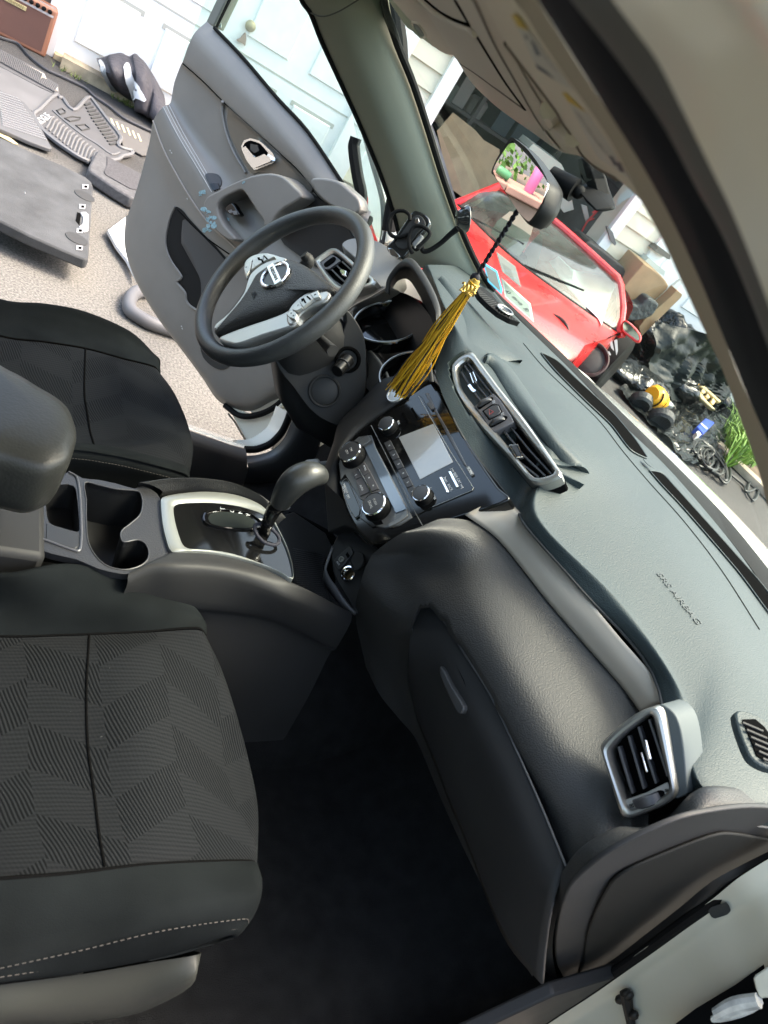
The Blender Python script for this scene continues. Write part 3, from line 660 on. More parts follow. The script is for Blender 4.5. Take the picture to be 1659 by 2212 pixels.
M().tube(dense([SP(p, .0088) for p in z5((222,755),(245,732),(262,750),(335,910),(330,945),(300,965),(270,920),(235,840))], 3, True), .0004, 4, True).obj('panel_outline', SILV, cl)
text('PASSENGER', .0046, SP(z5((243,790))[0], .009), SR, SU, WMARK, 'climate_lettering', cl, .0002)
text('AIR BAG', .0046, SP(z5((233,797))[0], .009), SR, SU, WMARK, 'climate_lettering', cl, .0002)
text('OFF', .0062, SP(z5((258,838))[0], .009), SR, SU, WMARK, 'climate_lettering', cl, .0002)
# leather band left of the stack, with the start button
lb1 = [SP(p, o) for p, o in zip(z5((110,690),(130,640),(175,510),(210,400),(330,280),(460,150),(600,120),(760,100),(800,160)), (.0,)*9)]
lb2 = [SP(p, .010) for p in z5((130,760),(160,660),(215,530),(300,410),(420,310),(560,210),(660,175),(745,140),(800,180))]
lb3 = [SP(p, .002) for p in z5((200,830),(192,640),(238,548),(332,438),(482,328),(642,222),(724,166),(775,160),(803,200))]
band = M().grid([[push(p,1.05) for p in lb1], lb1, lb2, lb3, [p-SN*.02 for p in lb3]], 4, 4).obj('stack_side_trim', PLAS, CAR, ang=80)
sb = z5((548,232))[0]
c_ = SP(sb, .010)
M().lathe(c_, SN, [(.0,0),(.019,0),(.020,.002),(.0185,.0045),(.0165,.004),(.016,.002),(0,.0018)], 32).obj('start_button', mat('start_button_grey', (.45,.45,.43), .25, metal=.6), band)
# lower stack: usb / 12 V panel, angled side pieces
lpn = plane((.385,0,.70), (-.86,-.12,.45))
low_st = M().slab(dense([on(p, lpn) for p in z7((1340,740),(1420,620),(1480,640),(1560,720),(1660,760),(1600,860),(1560,920),(1530,1000),(1500,1190),(1440,1100),(1380,1000),(1340,900))], 2, True), -lpn[1]*.03).obj('lower_stack_panel', PLAS, CAR, bevel=.004)
poly_on(lpn, z7((1352,835),(1450,745),(1470,760),(1480,790),(1390,900),(1375,895)), .003, .004, 'usb_plate', mat('usb_plate_black', (.03,.03,.03), .35), low_st, bev=.001)
poly_on(lpn, z7((1428,800),(1440,785),(1455,810),(1442,825)), .0045, .003, 'usb_port', DARK, low_st)
M().lathe(on(z7((1403,833))[0], lpn, .003), lpn[1], [(.0055,0),(.0055,.002),(.004,.002),(.0035,0)], 20).obj('aux_jack', SILV, low_st)
FM = MATS['faint_mark']
LR = (on(z7((1460,780))[0], lpn)-on(z7((1380,860))[0], lpn)); LU = (on(z7((1450,760))[0], lpn)-on(z7((1480,800))[0], lpn))
text('AUX', .005, on(z7((1380,858))[0], lpn, .0045), -LU, LR, WMARK, 'port_lettering', low_st, .0002)
c_ = on(z7((1448,928))[0], lpn, .003)
M().lathe(c_, lpn[1], [(.0145,-.002),(.0155,.001),(.0150,.0035),(.0125,.004),(.0115,.001),(.011,-.015)], 32).obj('power_socket', CHROME, low_st)
M().lathe(c_, lpn[1], [(.0,-.010),(.0118,-.010),(.0118,-.002)], 24).obj('socket_inside', mat('socket_brass', (.16,.11,.05), .35, metal=.8), low_st)
M().slab(dense([on(p, lpn, .016) for p in z7((1475,800),(1510,780),(1545,800),(1545,860),(1500,905),(1470,900),(1460,860))], 3, True), -lpn[1]*.008).obj('socket_cap', PLAS, low_st, bevel=.002)
M().tube([on(p, lpn, .014) for p in z7((1462,845),(1478,880),(1492,905))], .003, 6).obj('cap_hinge', PLAS, low_st)
# driver side cheek of the stack, tunnel side
chk = plane((.33,.11,.72), (-.55,.8,.2))
M().slab([on(p, planeX(.36)) for p in z7((1280,240),(1370,160),(1400,400),(1500,560),(1560,700),(1480,640),(1420,620),(1310,660))], (.05,0,0)).obj('stack_cheek', PLAS, CAR, bevel=.004)
# ---------------- instrument cluster
ccl = planeX(.455)
hood_o = [at(p, x=x) for p, x in zip(z4((1238,520),(1250,445),(1290,385),(1335,338),(1375,325),(1415,350),(1465,420),(1515,510),(1548,590),(1562,660),(1550,760),(1522,860),(1508,950),(1520,1060)), (.40,.40,.402,.405,.408,.41,.41,.41,.41,.41,.405,.40,.40,.40))]
hood_i = [at(p, x=.402) for p in z4((1252,540),(1262,480),(1295,418),(1330,388),(1365,380),(1400,402),(1445,470),(1492,560),(1525,640),(1540,700),(1532,790),(1505,880),(1492,960),(1500,1070))]
hood_d = [at(p, x=.47) for p in z4((1265,560),(1272,520),(1300,470),(1335,450),(1370,455),(1400,490),(1440,560),(1475,640),(1500,700),(1515,750),(1510,820),(1490,900),(1478,980),(1480,1080))]
cluster = M().slab(dense([on(p, planeX(.452)) for p in z4((1050,640),(1120,560),(1250,520),(1400,560),(1520,700),(1560,800),(1545,1000),(1500,1060),(1280,1090),(1200,1040),(1150,900),(1080,800),(1050,720))], 3, True), (.02,0,0)).obj('instrument_cluster', mat('cluster_black', (.006,.006,.007), .35, spec=.3), CAR, label='black instrument cluster with two dials')
M().grid([[push(p,1.05) for p in hood_o], hood_o, [a.lerp(b,.5)+V((-.006,0,0)) for a,b in zip(hood_o,hood_i)], hood_i, hood_d], 4, 4).obj('cluster_hood', PLAS, cluster, ang=80)
for c_, ru, rv in ((z4((1250,700))[0], 165, 108), (z4((1420,1015))[0], 165, 108)):
    c0 = at(c_, x=.43); 
    M().lathe(c0, (-.62,0,.78), [(.072,-.028),(.074,-.004),(.0715,.0),(.069,-.003),(.066,-.026),(0,-.026)], 48).obj('gauge_pod', PIANO, cluster)
    M().tube(circ(c0, (-.62,0,.78), .0715, 60), .0022, 6, True).obj('gauge_ring', SILV, cluster)
# silver wave under the driver vent and knee panel
M().slab(dense([on(p, planeX(.41)) for p in z4((1000,540),(1100,545),(1240,490),(1250,505),(1160,560),(1080,590),(1040,640),(1050,740),(1120,860),(1200,960),(1240,1060),(1180,1110),(1120,1100),(1100,900),(1040,780),(960,700),(900,640),(900,560))], 3, True), (.03,0,0)).obj('knee_panel', DPLAS, CAR, bevel=.005)
M().tube([on(p, planeX(.404)) for p in z4((1010,640),(1060,600),(1140,560),(1245,500))], .002, 6, k=5).obj('knee_trim_line', SILV, CAR)
M().tube([on(p, planeX(.404)) for p in z4((1075,760),(1130,860),(1190,930),(1240,1010),(1255,1060))], .003, 6, k=5).obj('cluster_trim_line', GREYT, CAR)
# ---------------- steering wheel
th = 0.5092; WN = V((-math.cos(th), 0, math.sin(th))); WE1 = V((0,1,0)); WE2 = V((math.sin(th), 0, math.cos(th)))
WC = V((.160,.36,1.029)) - WN*.01826 - WE2*.01
def wp(y, z, n=0.): return WC + WE1*y + WE2*z + WN*n     # y>0 towards the door
def onw(p, off=0.): return on(p, (WC, WN), off)
wheel = M(); N_ = 96; loops = []
for i in range(N_):
    a = 2*math.pi*i/N_; rr = .0155 + .0018*(max(0, math.cos(2*(a))-.3)) 
    c0 = WC + (WE1*math.cos(a)+WE2*math.sin(a))*.1745; er = (WE1*math.cos(a)+WE2*math.sin(a))
    loops.append([c0 + er*math.cos(b)*rr*1.02 + WN*math.sin(b)*rr*1.08 for b in [2*math.pi*j/16 for j in range(16)]])
loops.append(loops[0]); wheel.loft(loops, False, False)
sw = wheel.obj('steering_wheel', mat('wheel_rubber', (.040,.041,.040), .45, bump=('grain', 420, .4, .0008), var=.15), CAR)
hubp = [onw(p, .015) for p in b5((0,1290),(-5,1240),(200,1000),(330,800),(420,640),(520,560),(640,490),(780,475),(920,520),(1060,600),(1180,700),(1290,800),(1230,850),(1100,830),(960,870),(860,950),(740,1030),(500,1110),(250,1200),(60,1290))]
hb = dense(hubp, 3, True); hc = sum(hb, V((0,0,0)))/len(hb)
def shrink(L, c, s, off): return [c+(p-c)*s+off for p in L]
M().loft([shrink(hb,hc,1.0,-WN*.03), hb, shrink(hb,hc,.975,WN*.003), shrink(hb,hc,.90,WN*.007), shrink(hb,hc,.72,WN*.010), shrink(hb,hc,.45,WN*.012), shrink(hb,hc,.15,WN*.0125)]).obj('airbag_cover', mat('airbag_leather', (.034,.032,.029), .48, spec=.4, bump=('grain', 420, .6, .0012)), sw, ang=60)
# spokes (satin silver lower V, black upper backing)
SPK = mat('spoke_silver', (.48,.47,.44), .38, metal=.5)
def wslab(pts, off, dep, nm, m_, k=1, bev=0.002, par=sw): 
    P_ = [onw(p, off) for p in pts]
    if k > 1: P_ = dense(P_, k, True)
    return M().slab(P_, -WN*dep).obj(nm, m_, par, bevel=bev, seg=3)
wslab(b5((20,1330),(250,1225),(560,1120),(740,1050),(860,990),(900,1080),(860,1180),(760,1230),(500,1310),(250,1400),(150,1395)), .018, .02, 'spoke', SPK, 3, .005)
wslab(b5((0,1180),(150,1050),(300,850),(350,700),(400,610),(560,500),(760,462),(700,520),(520,600),(420,700),(380,800),(240,1000),(100,1130),(-10,1230)), .024, .03, 'spoke', SPK, 3, .004)
wslab(b5((300,560),(330,480),(420,420),(560,400),(700,440),(780,470),(640,500),(480,560),(390,620),(330,690)), .020, .02, 'spoke_pad', SILV, 2, .003)
wslab(b5((765,1080),(830,960),(960,850),(1100,795),(1200,810),(1240,850),(1180,930),(1010,1000),(900,1080),(870,1150),(790,1190)), .020, .02, 'spoke_pad', SPK, 3, .004)
wslab(b5((300,520),(380,440),(500,405),(600,430),(560,560),(450,540)), .004, .03, 'spoke_backing', PLAS, 2)
# finger buttons
BL = mat('wheel_button', (.55,.54,.50), .35, metal=.3)
for q in (b5((305,575),(340,500),(400,470),(380,560),(365,600),(330,650)), b5((402,470),(460,440),(520,425),(510,500),(420,560),(385,590)), b5((525,424),(575,418),(640,440),(560,480),(515,498))):
    wslab(q, .0262, .006, 'wheel_button', BL, 1, .001)
for q in (b5((768,1070),(800,1035),(860,1040),(885,1075),(860,1125),(800,1105)), b5((828,1020),(905,930),(945,1000),(880,1035)), b5((910,925),(1020,850),(1060,905),(950,995)), b5((1025,848),(1110,812),(1130,880),(1065,902))):
    wslab(q, .0262, .006, 'wheel_button', BL, 1, .001)
for q in (b5((450,455),(475,450),(482,470),(505,470),(515,500),(500,500),(492,482),(462,480)), b5((515,432),(530,430),(570,470),(552,474)), b5((928,905),(960,895),(985,945),(968,950),(952,920),(935,935)), b5((985,880),(1000,870),(1038,905),(1022,914))):
    wslab(q, .0270, .004, 'button_symbol', DARK, 1, 0)
for s_, q in (('+',b5((395,500))), ('-',b5((425,535))), ('^',b5((815,1065))), ('v',b5((848,1085))), ('<',b5((895,975))), ('x',b5((1085,855))), ('+',b5((330,560))), ('-',b5((345,605)))):
    text(s_, .007, onw(q[0], .0265), WE1*-1, WE2, DARK, 'button_symbol', sw, .0002)
# emblem: oval ring with a cross bar
ec_ = onw(b5((645,645))[0], .030)
e_u = (onw(b5((775,560))[0], .04)-onw(b5((515,735))[0], .04)); 
M().tube([ec_ - WE1*.0 + WE1*math.cos(a)*.029 + WE2*math.sin(a)*.028 for a in [2*math.pi*i/48 for i in range(48)]], .0034, 8, True).obj('emblem', CHROME, sw)
M().loft([[ec_+WE1*x+WE2*z+WN*n for x, z in ((-.033,-.0075),(.033,-.0075),(.033,.0075),(-.033,.0075))] for n in (-.004,.004)]).obj('emblem_bar', mat('emblem_bar', (.62,.62,.60), .22, metal=.8), sw, bevel=.001)
text('NISSAN', .0100, ec_+WN*.0045, -WE1, WE2, mat('emblem_letter', (.18,.18,.17), .3), 'emblem_lettering', sw, .0004, sx=1.35)
M().slab([ec_+WE1*math.cos(a)*.028+WE2*math.sin(a)*.027-WN*.001 for a in [2*math.pi*i/32 for i in range(32)]], -WN*.012).obj('emblem_backing', BTN, sw)
text('SRS', .008, onw(b5((425,850))[0], .0282), -WE1, WE2, mat('emboss2', (.012,.012,.012), .6), 'airbag_lettering', sw, .0003)
text('AIRBAG', .006, onw(b5((405,870))[0], .0282), -WE1, WE2, MATS['emboss2'], 'airbag_lettering', sw, .0003)
# steering column
cx = -WN
def colring(d, ry, rz, dz=0., n=28, sq=3.2):
    c0 = WC - WN*d + WE2*dz; L = []
    for i in range(n):
        a = 2*math.pi*i/n; ca, sa = math.cos(a), math.sin(a); k = (abs(ca)**sq+abs(sa)**sq)**(-1/sq)
        L.append(c0 + WE1*ca*ry*k + WE2*sa*rz*k)
    return L
M().loft([colring(.005,.04,.035), colring(.03,.055,.045), colring(.045,.06,.05,0)]).obj('wheel_hub_back', DARK, sw)
col_ = M().loft([colring(.055,.05,.05,-.005), colring(.06,.062,.062,-.008), colring(.12,.068,.078,-.025), colring(.20,.072,.098,-.045), colring(.28,.07,.10,-.055), colring(.38,.06,.08,-.05)]).obj('steering_column', PLAS, CAR, ang=60, bevel=.004)
# lower shroud seen under the wheel
shr = plane((.28,.285,.88), (-.42,-.83,.36))
SHO = dense([on(p, shr) for p in z4((572,905),(700,930),(850,870),(960,790),(1000,700),(990,620),(1060,700),(1108,800),(1120,950),(1115,1130),(1060,1240),(980,1320),(880,1295),(780,1220),(690,1100),(610,1000))], 3, True)
shm = M().slab(SHO, -shr[1]*.10).obj('column_shroud', PLAS, CAR, bevel=.016, seg=4)
c_ = on(z4((872,1118))[0], shr, .002)
M().tube(circ(c_, shr[1], .0295, 40), .0028, 8, True).obj('blank_cover_ring', PLAS, shm)
M().lathe(c_, shr[1], [(0,.0015),(.022,.001),(.027,-.001),(.028,-.006)], 36).obj('blank_cover', mat('blank_black', (.02,.02,.02), .55), shm)
c_ = on(z4((1010,930))[0], shr, .002)
M().tube(circ(c_, shr[1], .022, 32), .004, 8, True).obj('ignition_ring', DARK, shm)
e_ = on(z4((945,1000))[0], shr, .03)
M().tube([c_, c_.lerp(e_, .5), e_], [.015,.013,.0125], 14).obj('ignition_barrel', mat('ignition_gloss', (.012,.012,.012), .35, spec=.3), shm, bevel=.001)
M().tube(circ(c_.lerp(e_, .45), e_-c_, .0142, 24), .0012, 6, True).obj('barrel_ring', BTN, shm)
# stalks
def stalk(pts, rs, nm): return M().tube(pts, rs, 12, k=5).obj(nm, PLAS, CAR)
s0 = WC + WE1*.06 - WN*.07
stalk([s0, s0+WE1*.05+WE2*.015, at(z4((775,350))[0], y=.47), at(z4((748,305))[0], y=.475)], [.007,.008,.013,.009], 'turn_signal_stalk')
s1 = WC - WE1*.06 - WN*.07
stalk([s1, s1-WE1*.05+WE2*.01, s1-WE1*.10+WE2*.02], [.007,.008,.011], 'wiper_stalk')
# silver drive-mode lever / parking brake label tab beside the shifter
dt = plane((.36,.12,.80), (-.8,0,.6))
tb = poly_on(dt, z7((1155,195),(1170,178),(1250,170),(1262,200),(1255,245),(1200,225)), .0, .02, 'hood_release', mat('tab_grey', (.42,.42,.42), .45), CAR, bev=.003)
M().tube([on(z7((1255,215))[0], dt, -.006), on(z7((1330,205))[0], dt, -.02)], .006, 8).obj('release_arm', MATS['tab_grey'], tb)
# ================================================================ centre console
cpl = plane((.0,0,.722), (-.16,0,1))
CONS = PLAS
top_pts = z6((225,1410),(300,1385),(390,1310),(450,1255),(540,1300),(640,1310),(760,1335),(880,1368),(930,1350),(1000,1380),(1045,1430),(1075,1620),(1105,1750),(1130,1790),(980,1870),(900,1915),(800,1925),(640,1890),(500,1830),(195,1745),(200,1600))
hole = z6((900,1385),(925,1420),(932,1470),(915,1540),(850,1600),(795,1645),(790,1690),(810,1718),(900,1703),(950,1730),(972,1780),(965,1830),(920,1872),(840,1897),(760,1893),(680,1862),(610,1790),(572,1700),(563,1560),(562,1440),(552,1330),(640,1345),(760,1372))
slotp = z6((300,1385),(400,1340),(480,1350),(500,1400),(512,1520),(518,1640),(500,1650),(400,1622),(320,1590),(302,1500))
cn = cpl[1]
HO = dense([on(p, cpl) for p in hole], 3, True); SL = dense([on(p, cpl) for p in slotp], 2, True)
console = M().plate(dense([on(p, cpl) for p in top_pts], 2, True), [HO, SL], -cn*.012).obj('center_console', mat('console_grain', (.026,.026,.028), .42, bump=('grain', 420, .4, .0009)), CAR, smooth=False, bevel=.0015)
def wellm(L, dp, nm, sh=.93):
    hc_ = sum(L, V((0,0,0)))/len(L)
    return M().loft([[p-cn*.002 for p in L], [p-cn*.03 for p in L], [hc_+(p-hc_)*sh-cn*dp for p in L], [hc_+(p-hc_)*.3-cn*(dp+.002) for p in L]], False, True).obj(nm, mat('well_black', (.008,.008,.008), .6), console, ang=50)
wellm(HO, .075, 'cup_holder'); wellm(SL, .05, 'phone_tray', .97)
M().tube([p+cn*.0004 for p in HO], .0010, 6, True).obj('cup_holder_edge', mat('edge_dark', (.05,.05,.055), .4), console)
M().tube([on(p, cpl, .001) for p in z6((450,1258),(500,1292),(522,1400),(533,1640),(525,1762),(500,1775),(300,1705),(230,1680))], .0018, 6, k=4).obj('bracket_lip', mat('edge_satin', (.09,.09,.10), .35), console)
poly_on(cpl, z6((303,1592),(400,1627),(518,1658),(515,1742),(490,1762),(300,1700)), .001, .004, 'tray_step', mat('tray_satin', (.022,.022,.022), .4), console, bev=.001)
# armrest lid
arp = plane((-.2,0,.85), (-.05,0,1))
ao = dense([on(p, arp) for p in z6((-250,520),(0,632),(100,682),(200,745),(330,820),(405,880),(450,945),(478,1030),(482,1110),(462,1180),(440,1235),(400,1270),(300,1300),(200,1290),(0,1230),(-250,1150))], 4, True)
ac = sum(ao, V((0,0,0)))/len(ao)
M().loft([shrink(ao,ac,.86,V((.0,0,-.075))), shrink(ao,ac,.95,V((0,0,-.062))), shrink(ao,ac,.995,V((0,0,-.045))), ao, shrink(ao,ac,.97,V((0,0,.014))), shrink(ao,ac,.88,V((0,0,.021))), shrink(ao,ac,.6,V((0,0,.026))), shrink(ao,ac,.2,V((0,0,.028)))]).obj('armrest', mat('armrest_vinyl', (.034,.034,.029), .42, spec=.35, bump=('grain', 260, .25, .0008), var=.1), CAR, ang=70, label='black vinyl armrest lid between the front seats')
M().loft([[V((x,y,z)) for x,y in ((-.75,-.115),(-.165,-.115),(-.16,.10),(-.75,.10))] for z in (.30,.66,.70)]).obj('console_bin', PLAS, console, bevel=.01)
# gloss plate, satin ring
gpl = plane((.0,0,.728), (-.145,0,1)); gn = gpl[1]
r_o = dense([on(p, gpl) for p in z7((222,445),(240,424),(350,402),(520,390),(700,408),(850,462),(940,538),(992,642),(1042,745),(1076,858),(1088,955),(1068,968),(1000,925),(900,880),(700,822),(500,788),(330,786),(285,775),(258,700),(235,600))], 3, True)
r_i = dense([on(p, gpl) for p in z7((305,495),(330,470),(420,462),(560,462),(720,482),(850,520),(930,570),(985,650),(1035,750),(1070,860),(1082,950),(1060,955),(980,910),(880,865),(700,800),(520,772),(420,765),(370,745),(335,660),(312,570))], 3, True)
ringo = M().ring(r_o, r_i, gn, .003, .02, 100).obj('shifter_surround', mat('ring_silver', (.30,.31,.285), .34, metal=.5), CAR, label='satin silver frame around the gloss shifter plate')
ppl = M().slab([p-gn*.001 for p in resample(r_i, 80)], -gn*.01).obj('shifter_plate', PIANO, ringo)
slo = dense([on(p, gpl) for p in z7((495,565),(510,530),(560,515),(660,512),(780,530),(860,575),(880,610),(840,640),(720,640),(600,628),(520,605))], 4, True)
sc0 = sum(slo, V((0,0,0)))/len(slo)
M().loft([shrink(slo,sc0,1.0,gn*0), shrink(slo,sc0,1.0,gn*.0025), shrink(slo,sc0,.95,gn*.003), shrink(slo,sc0,.92,gn*0.0002)], False, True).obj('gear_gate', PIANO, ringo)
M().slab([sc0+(p-sc0)*.80+gn*.0006 for p in slo], -gn*.0005).obj('gate_brush', mat('gate_grey', (.022,.026,.024), .8, spec=.05), ringo)
for s_, q in (('L',(628,506)),('D',(686,516)),('N',(738,524)),('R',(790,541)),('P',(873,573))):
    text(s_, .0105, on(z7(q)[0], gpl, .0012), (0,-1,0), (1,0,.14), WMARK, 'gear_letter', ringo, .0002)
dline_pts = [on(p, gpl, .0010) for p in z7((612,490),(612,518))]
M().tube(dline_pts, .0004, 4).obj('gate_mark', WMARK, ringo)
# shifter lever
sb_ = on(z7((905,640))[0], gpl)
kn = [sb_, at(z7((925,585))[0], z=.785), at(z7((960,510))[0], z=.805), at(z7((1008,455))[0], z=.826)]
lev = M().tube(kn, [.0105,.0105,.0125,.0160], 16, k=5).obj('gear_shifter', PIANO, CAR, ang=60)
kp = [at(z7(q)[0], z=z_) for q, z_ in (((1000,465),.824),((1020,430),.838),((1055,375),.858),((1110,318),.878),((1175,285),.890),((1235,280),.893),((1272,296),.888),((1284,303),.884))]
M().tube(kp, [.0160,.0185,.0215,.0235,.0230,.0195,.0135,.004], 20, k=5).obj('shift_knob', mat('knob_leather', (.030,.031,.029), .38, bump=('grain', 420, .2, .0006)), lev)
M().tube(circ(kn[3], kn[3]-kn[2], .0168, 28), .0013, 6, True).obj('knob_collar', CHROME, lev)
# black hair band looped round the lever
hb_c = on(z7((912,668))[0], gpl, .014); hb_u = (on(z7((980,700))[0], gpl, .010)-on(z7((845,640))[0], gpl, .020))
hp = [on(z7(q)[0], gpl, o) for q, o in (((838,610),.020),((860,600),.022),((900,612),.018),((950,640),.014),((988,680),.010),((993,720),.008),((960,738),.008),((900,722),.010),((855,680),.014),((836,640),.018))]
tag(M().tube(hp, .0030, 8, True, k=5).obj('hair_band', mat('hair_tie', (.018,.018,.028), .8)), 'black elastic hair band looped round the base of the gear lever', 'hair tie')
# console sides and lips
def zx(pts, z): return [at(p, z=z) for p in pts]
rI = [at(p, z=z) for p, z in zip(z7((150,870),(290,788),(420,792),(560,802),(700,828),(880,888),(1050,972),(1200,1040),(1440,1170)), (.722,.726,.732,.737,.742,.748,.750,.735,.690))]
rC = [at(p, z=z) for p, z in zip(z7((20,915),(170,855),(330,858),(520,868),(680,890),(860,938),(1040,1008),(1200,1070),(1470,1190)), (.722,.738,.746,.749,.751,.752,.748,.732,.686))]
rS = [p+V((.0,-.012,-.014)) for p in rC]
rB = [V((p.x+.005, -.150, p.z-.075)) for p in rC]; rB2 = [V((p.x+.01, -.140, p.z-.10)) for p in rC]; rD = [V((p.x+.02, -.16, p.z-.22)) for p in rC]; rE = [V((p.x+.02, -.19, .30)) for p in rC]
rI0 = [p+V((0,.012,-.012)) for p in rI]
sidem = M().grid([rI0, rI, rC, rS, rB, rB2, rD, rE], 5, 4)
sideo = sidem.obj('console_side', PLAS, console, ang=80)
M().grid([[V((x, -.150+.0*x, .62+.35*x)) for x in (-.75,-.4,-.1,.02)], [V((x, -.16, .5)) for x in (-.75,-.4,-.1,.02)], [V((x, -.19, .3)) for x in (-.75,-.4,-.1,.02)]], 3, 3).obj('console_side', PLAS, console)
# raised storage swoosh on the side
SD = Drape(sidem)
lI = [at(p, z=z) for p, z in zip(z7((232,388),(400,372),(600,382),(750,412),(880,472),(945,540),(1000,590)), (.722,.732,.745,.750,.750,.745,.73))]
lC = [at(p, z=z) for p, z in zip(z7((80,330),(300,302),(520,305),(700,335),(850,400),(950,470),(1040,560)), (.730,.748,.760,.766,.765,.758,.74))]
lO = [p+V((.01,.022,-.03)) for p in lC]; lD = [V((p.x, .15, .45)) for p in lC]
M().grid([[p-V((0,0,.012)) for p in lI], lI, [a.lerp(b,.45)+V((0,0,.004)) for a,b in zip(lI,lC)], lC, lO, lD], 5, 4).obj('console_side', LEATH, console, ang=80)
# front storage tray with ribbed mat
tp = plane((.30,0,.655), (-.1,0,1))
trm = M().slab([on(p, tp) for p in z7((960,560),(1090,520),(1300,660),(1350,760),(1280,860),(1330,1110),(1090,980),(1060,760))], (0,0,-.02)).obj('front_tray', mat('tray_rubber', (.010,.010,.010), .8), CAR, bevel=.003)
rb = M()
for i in range(26):
    y = i*15; rb.tube([on(z7((1085+y*.10, 760+y*.93))[0], tp, .001), on(z7((1290+y*.02, 800+y*.80))[0], tp, .001)], .0009, 4)
rb.obj('mat_rib', mat('tray_rib', (.03,.03,.03), .6), trm)
M().grid([[at(p, z=z) for p, z in zip(z7((1345,745),(1300,900),(1375,1030),(1440,1120),(1495,1180)), (.735,.70,.69,.68,.675))], [at(p, z=z) for p, z in zip(z7((1320,830),(1285,960),(1330,1050),(1400,1130),(1492,1196)), (.70,.67,.668,.668,.668))]], 5, 2).obj('tray_side_trim', mat('tray_side_grey', (.11,.11,.11), .4), trm, solid=.004)
M().slab([on(p, planeX(.40)) for p in z7((1060,520),(1285,640),(1350,740),(1330,860),(1300,1000),(1110,800),(1000,640))], (.02,0,0)).obj('tray_back_wall', DARK, trm, smooth=False)
# ================================================================ seats
def seat(name, rows_i, rows_a, rows_b, label, extra=None):
    mi = M().grid(rows_i, 6, 6, False); s = mi.obj(name, SEATF, CAR, ang=80, label=label)
    if rows_a: M().grid(rows_a, 6, 6).obj('bolster', SUEDE, s, ang=80)
    if rows_b: M().grid(rows_b, 6, 6).obj('bolster', SUEDE, s, ang=80)
    return s, mi
def rowF(pts_px, y, tail, z=None):     # px row at lateral y, then world offsets from last point
    R = [at(p, y=y) for p in pts_px]; l = R[-1]
    return R + [l+V(t) for t in tail]
tl = [(.020,0,-.014),(.028,0,-.05),(.018,0,-.12),(-.01,0,-.2)]
I0 = [V((-.62,-.20,.60))]+rowF([(0,1375),(150,1372),(300,1366),(425,1358)], -.19, tl)
fr_ = [((458,1425),-.235),((490,1520),-.30),((522,1640),-.37),((538,1735),-.45)]
def midrow(p, y, zs):
    f = at(p, y=y); return [V((-.62,y,zs[0])), V((-.22,y,zs[0])), V((-.12,y,zs[1])), V((-.03,y,zs[2])), V((f.x-.012,y,f.z))]+[f+V(t) for t in tl]
I1 = midrow(*fr_[0], (.618,.640,.664)); I2 = midrow(*fr_[1], (.618,.640,.664)); I3 = midrow(*fr_[2], (.622,.642,.666)); I4 = midrow(*fr_[3], (.640,.652,.668))
I5 = [V((-.62,-.54,.66))]+rowF([(0,1899),(150,1888),(330,1868),(535,1861)], -.55, tl)
# passenger seat
A0 = [p+V((0,.0,.002)) for p in I0]
A1 = [V((-.62,-.165,.63))]+rowF([(0,1310),(150,1300),(300,1305),(428,1335)], -.165, tl)
A2 = [V((-.62,-.135,.66))]+[at(p, z=z) for p, z in (((0,1242),.700),((145,1224),.702),((300,1246),.694),((415,1306),.676))]+[at((432,1330), z=.655), at((436,1345), z=.62), V((.05,-.15,.55)), V((.03,-.15,.48))]
A3 = [p+V((0,.022,-.03)) for p in A2]; A4 = [V((p.x,-.125,.45)) for p in A2]
Bb0 = [p+V((0,0,.002)) for p in I5]
Bb1 = [V((-.62,-.585,.70))]+rowF([(0,1975),(170,1950),(340,1918),(545,1895)], -.58, tl)
Bb2 = [V((-.62,-.61,.70))]+rowF([(0,2045),(180,2010),(350,1965),(553,1935)], -.605, [(.014,0,-.018),(.018,0,-.05),(.0,0,-.10),(-.03,0,-.13)])
Bb3 = [V((-.62,-.625,.67))]+rowF([(0,2092),(180,2052),(355,2010),(530,1985)], -.622, [(.012,0,-.016),(.0,0,-.035),(-.03,0,-.06),(-.06,0,-.07)])
Bb4 = [V((-.62,-.63,.64))]+rowF([(0,2122),(180,2100),(360,2065),(490,2020)], -.628, [(.01,0,-.01),(-.02,0,-.02),(-.05,0,-.03),(-.08,0,-.035)])
Bb5 = [p+V((0,.05,-.02)) for p in Bb4]
ps, psm = seat('passenger_seat', [I0,I1,I2,I3,I4,I5], [A0,A1,A2,A3,A4], [Bb0,Bb1,Bb2,Bb3,Bb4,Bb5], 'near seat cushion with black cloth bolsters and patterned grey centre')
PD = Drape(psm)
dline(PD, [(193,1372),(187,1490),(190,1610),(204,1716),(214,1800),(226,1872)], .0002, .0016, 'seam', DARK, ps)
THR = mat('seam_thread', (.055,.048,.042), .8)
def stitch(R, nm, par, off=V((0,-.0005,.0015)), st=.006):
    L = dense(R, 70); acc = 0; mm = M(); run = []
    for a, b in zip(L, L[1:]):
        acc += (b-a).length; run.append(a)
        if acc > st:
            if len(run) > 1: mm.tube([push(run[0],.9958), push(run[-1].lerp(run[0], .3),.9958)], .0006, 4)
            acc = 0; run = []
    return mm.obj(nm, m_:=THR, par)
stitch(Bb3[1:6], 'stitching', ps); stitch([a.lerp(b,.55)+V((0,-.001,0)) for a,b in zip(Bb3,Bb4)][1:6], 'stitching', ps)
# seams between cloth panels
for R in (I0, I5): M().tube(dense([p+V((0,0,.001)) for p in R[:6]], 6), .0022, 6).obj('seam', DARK, ps)
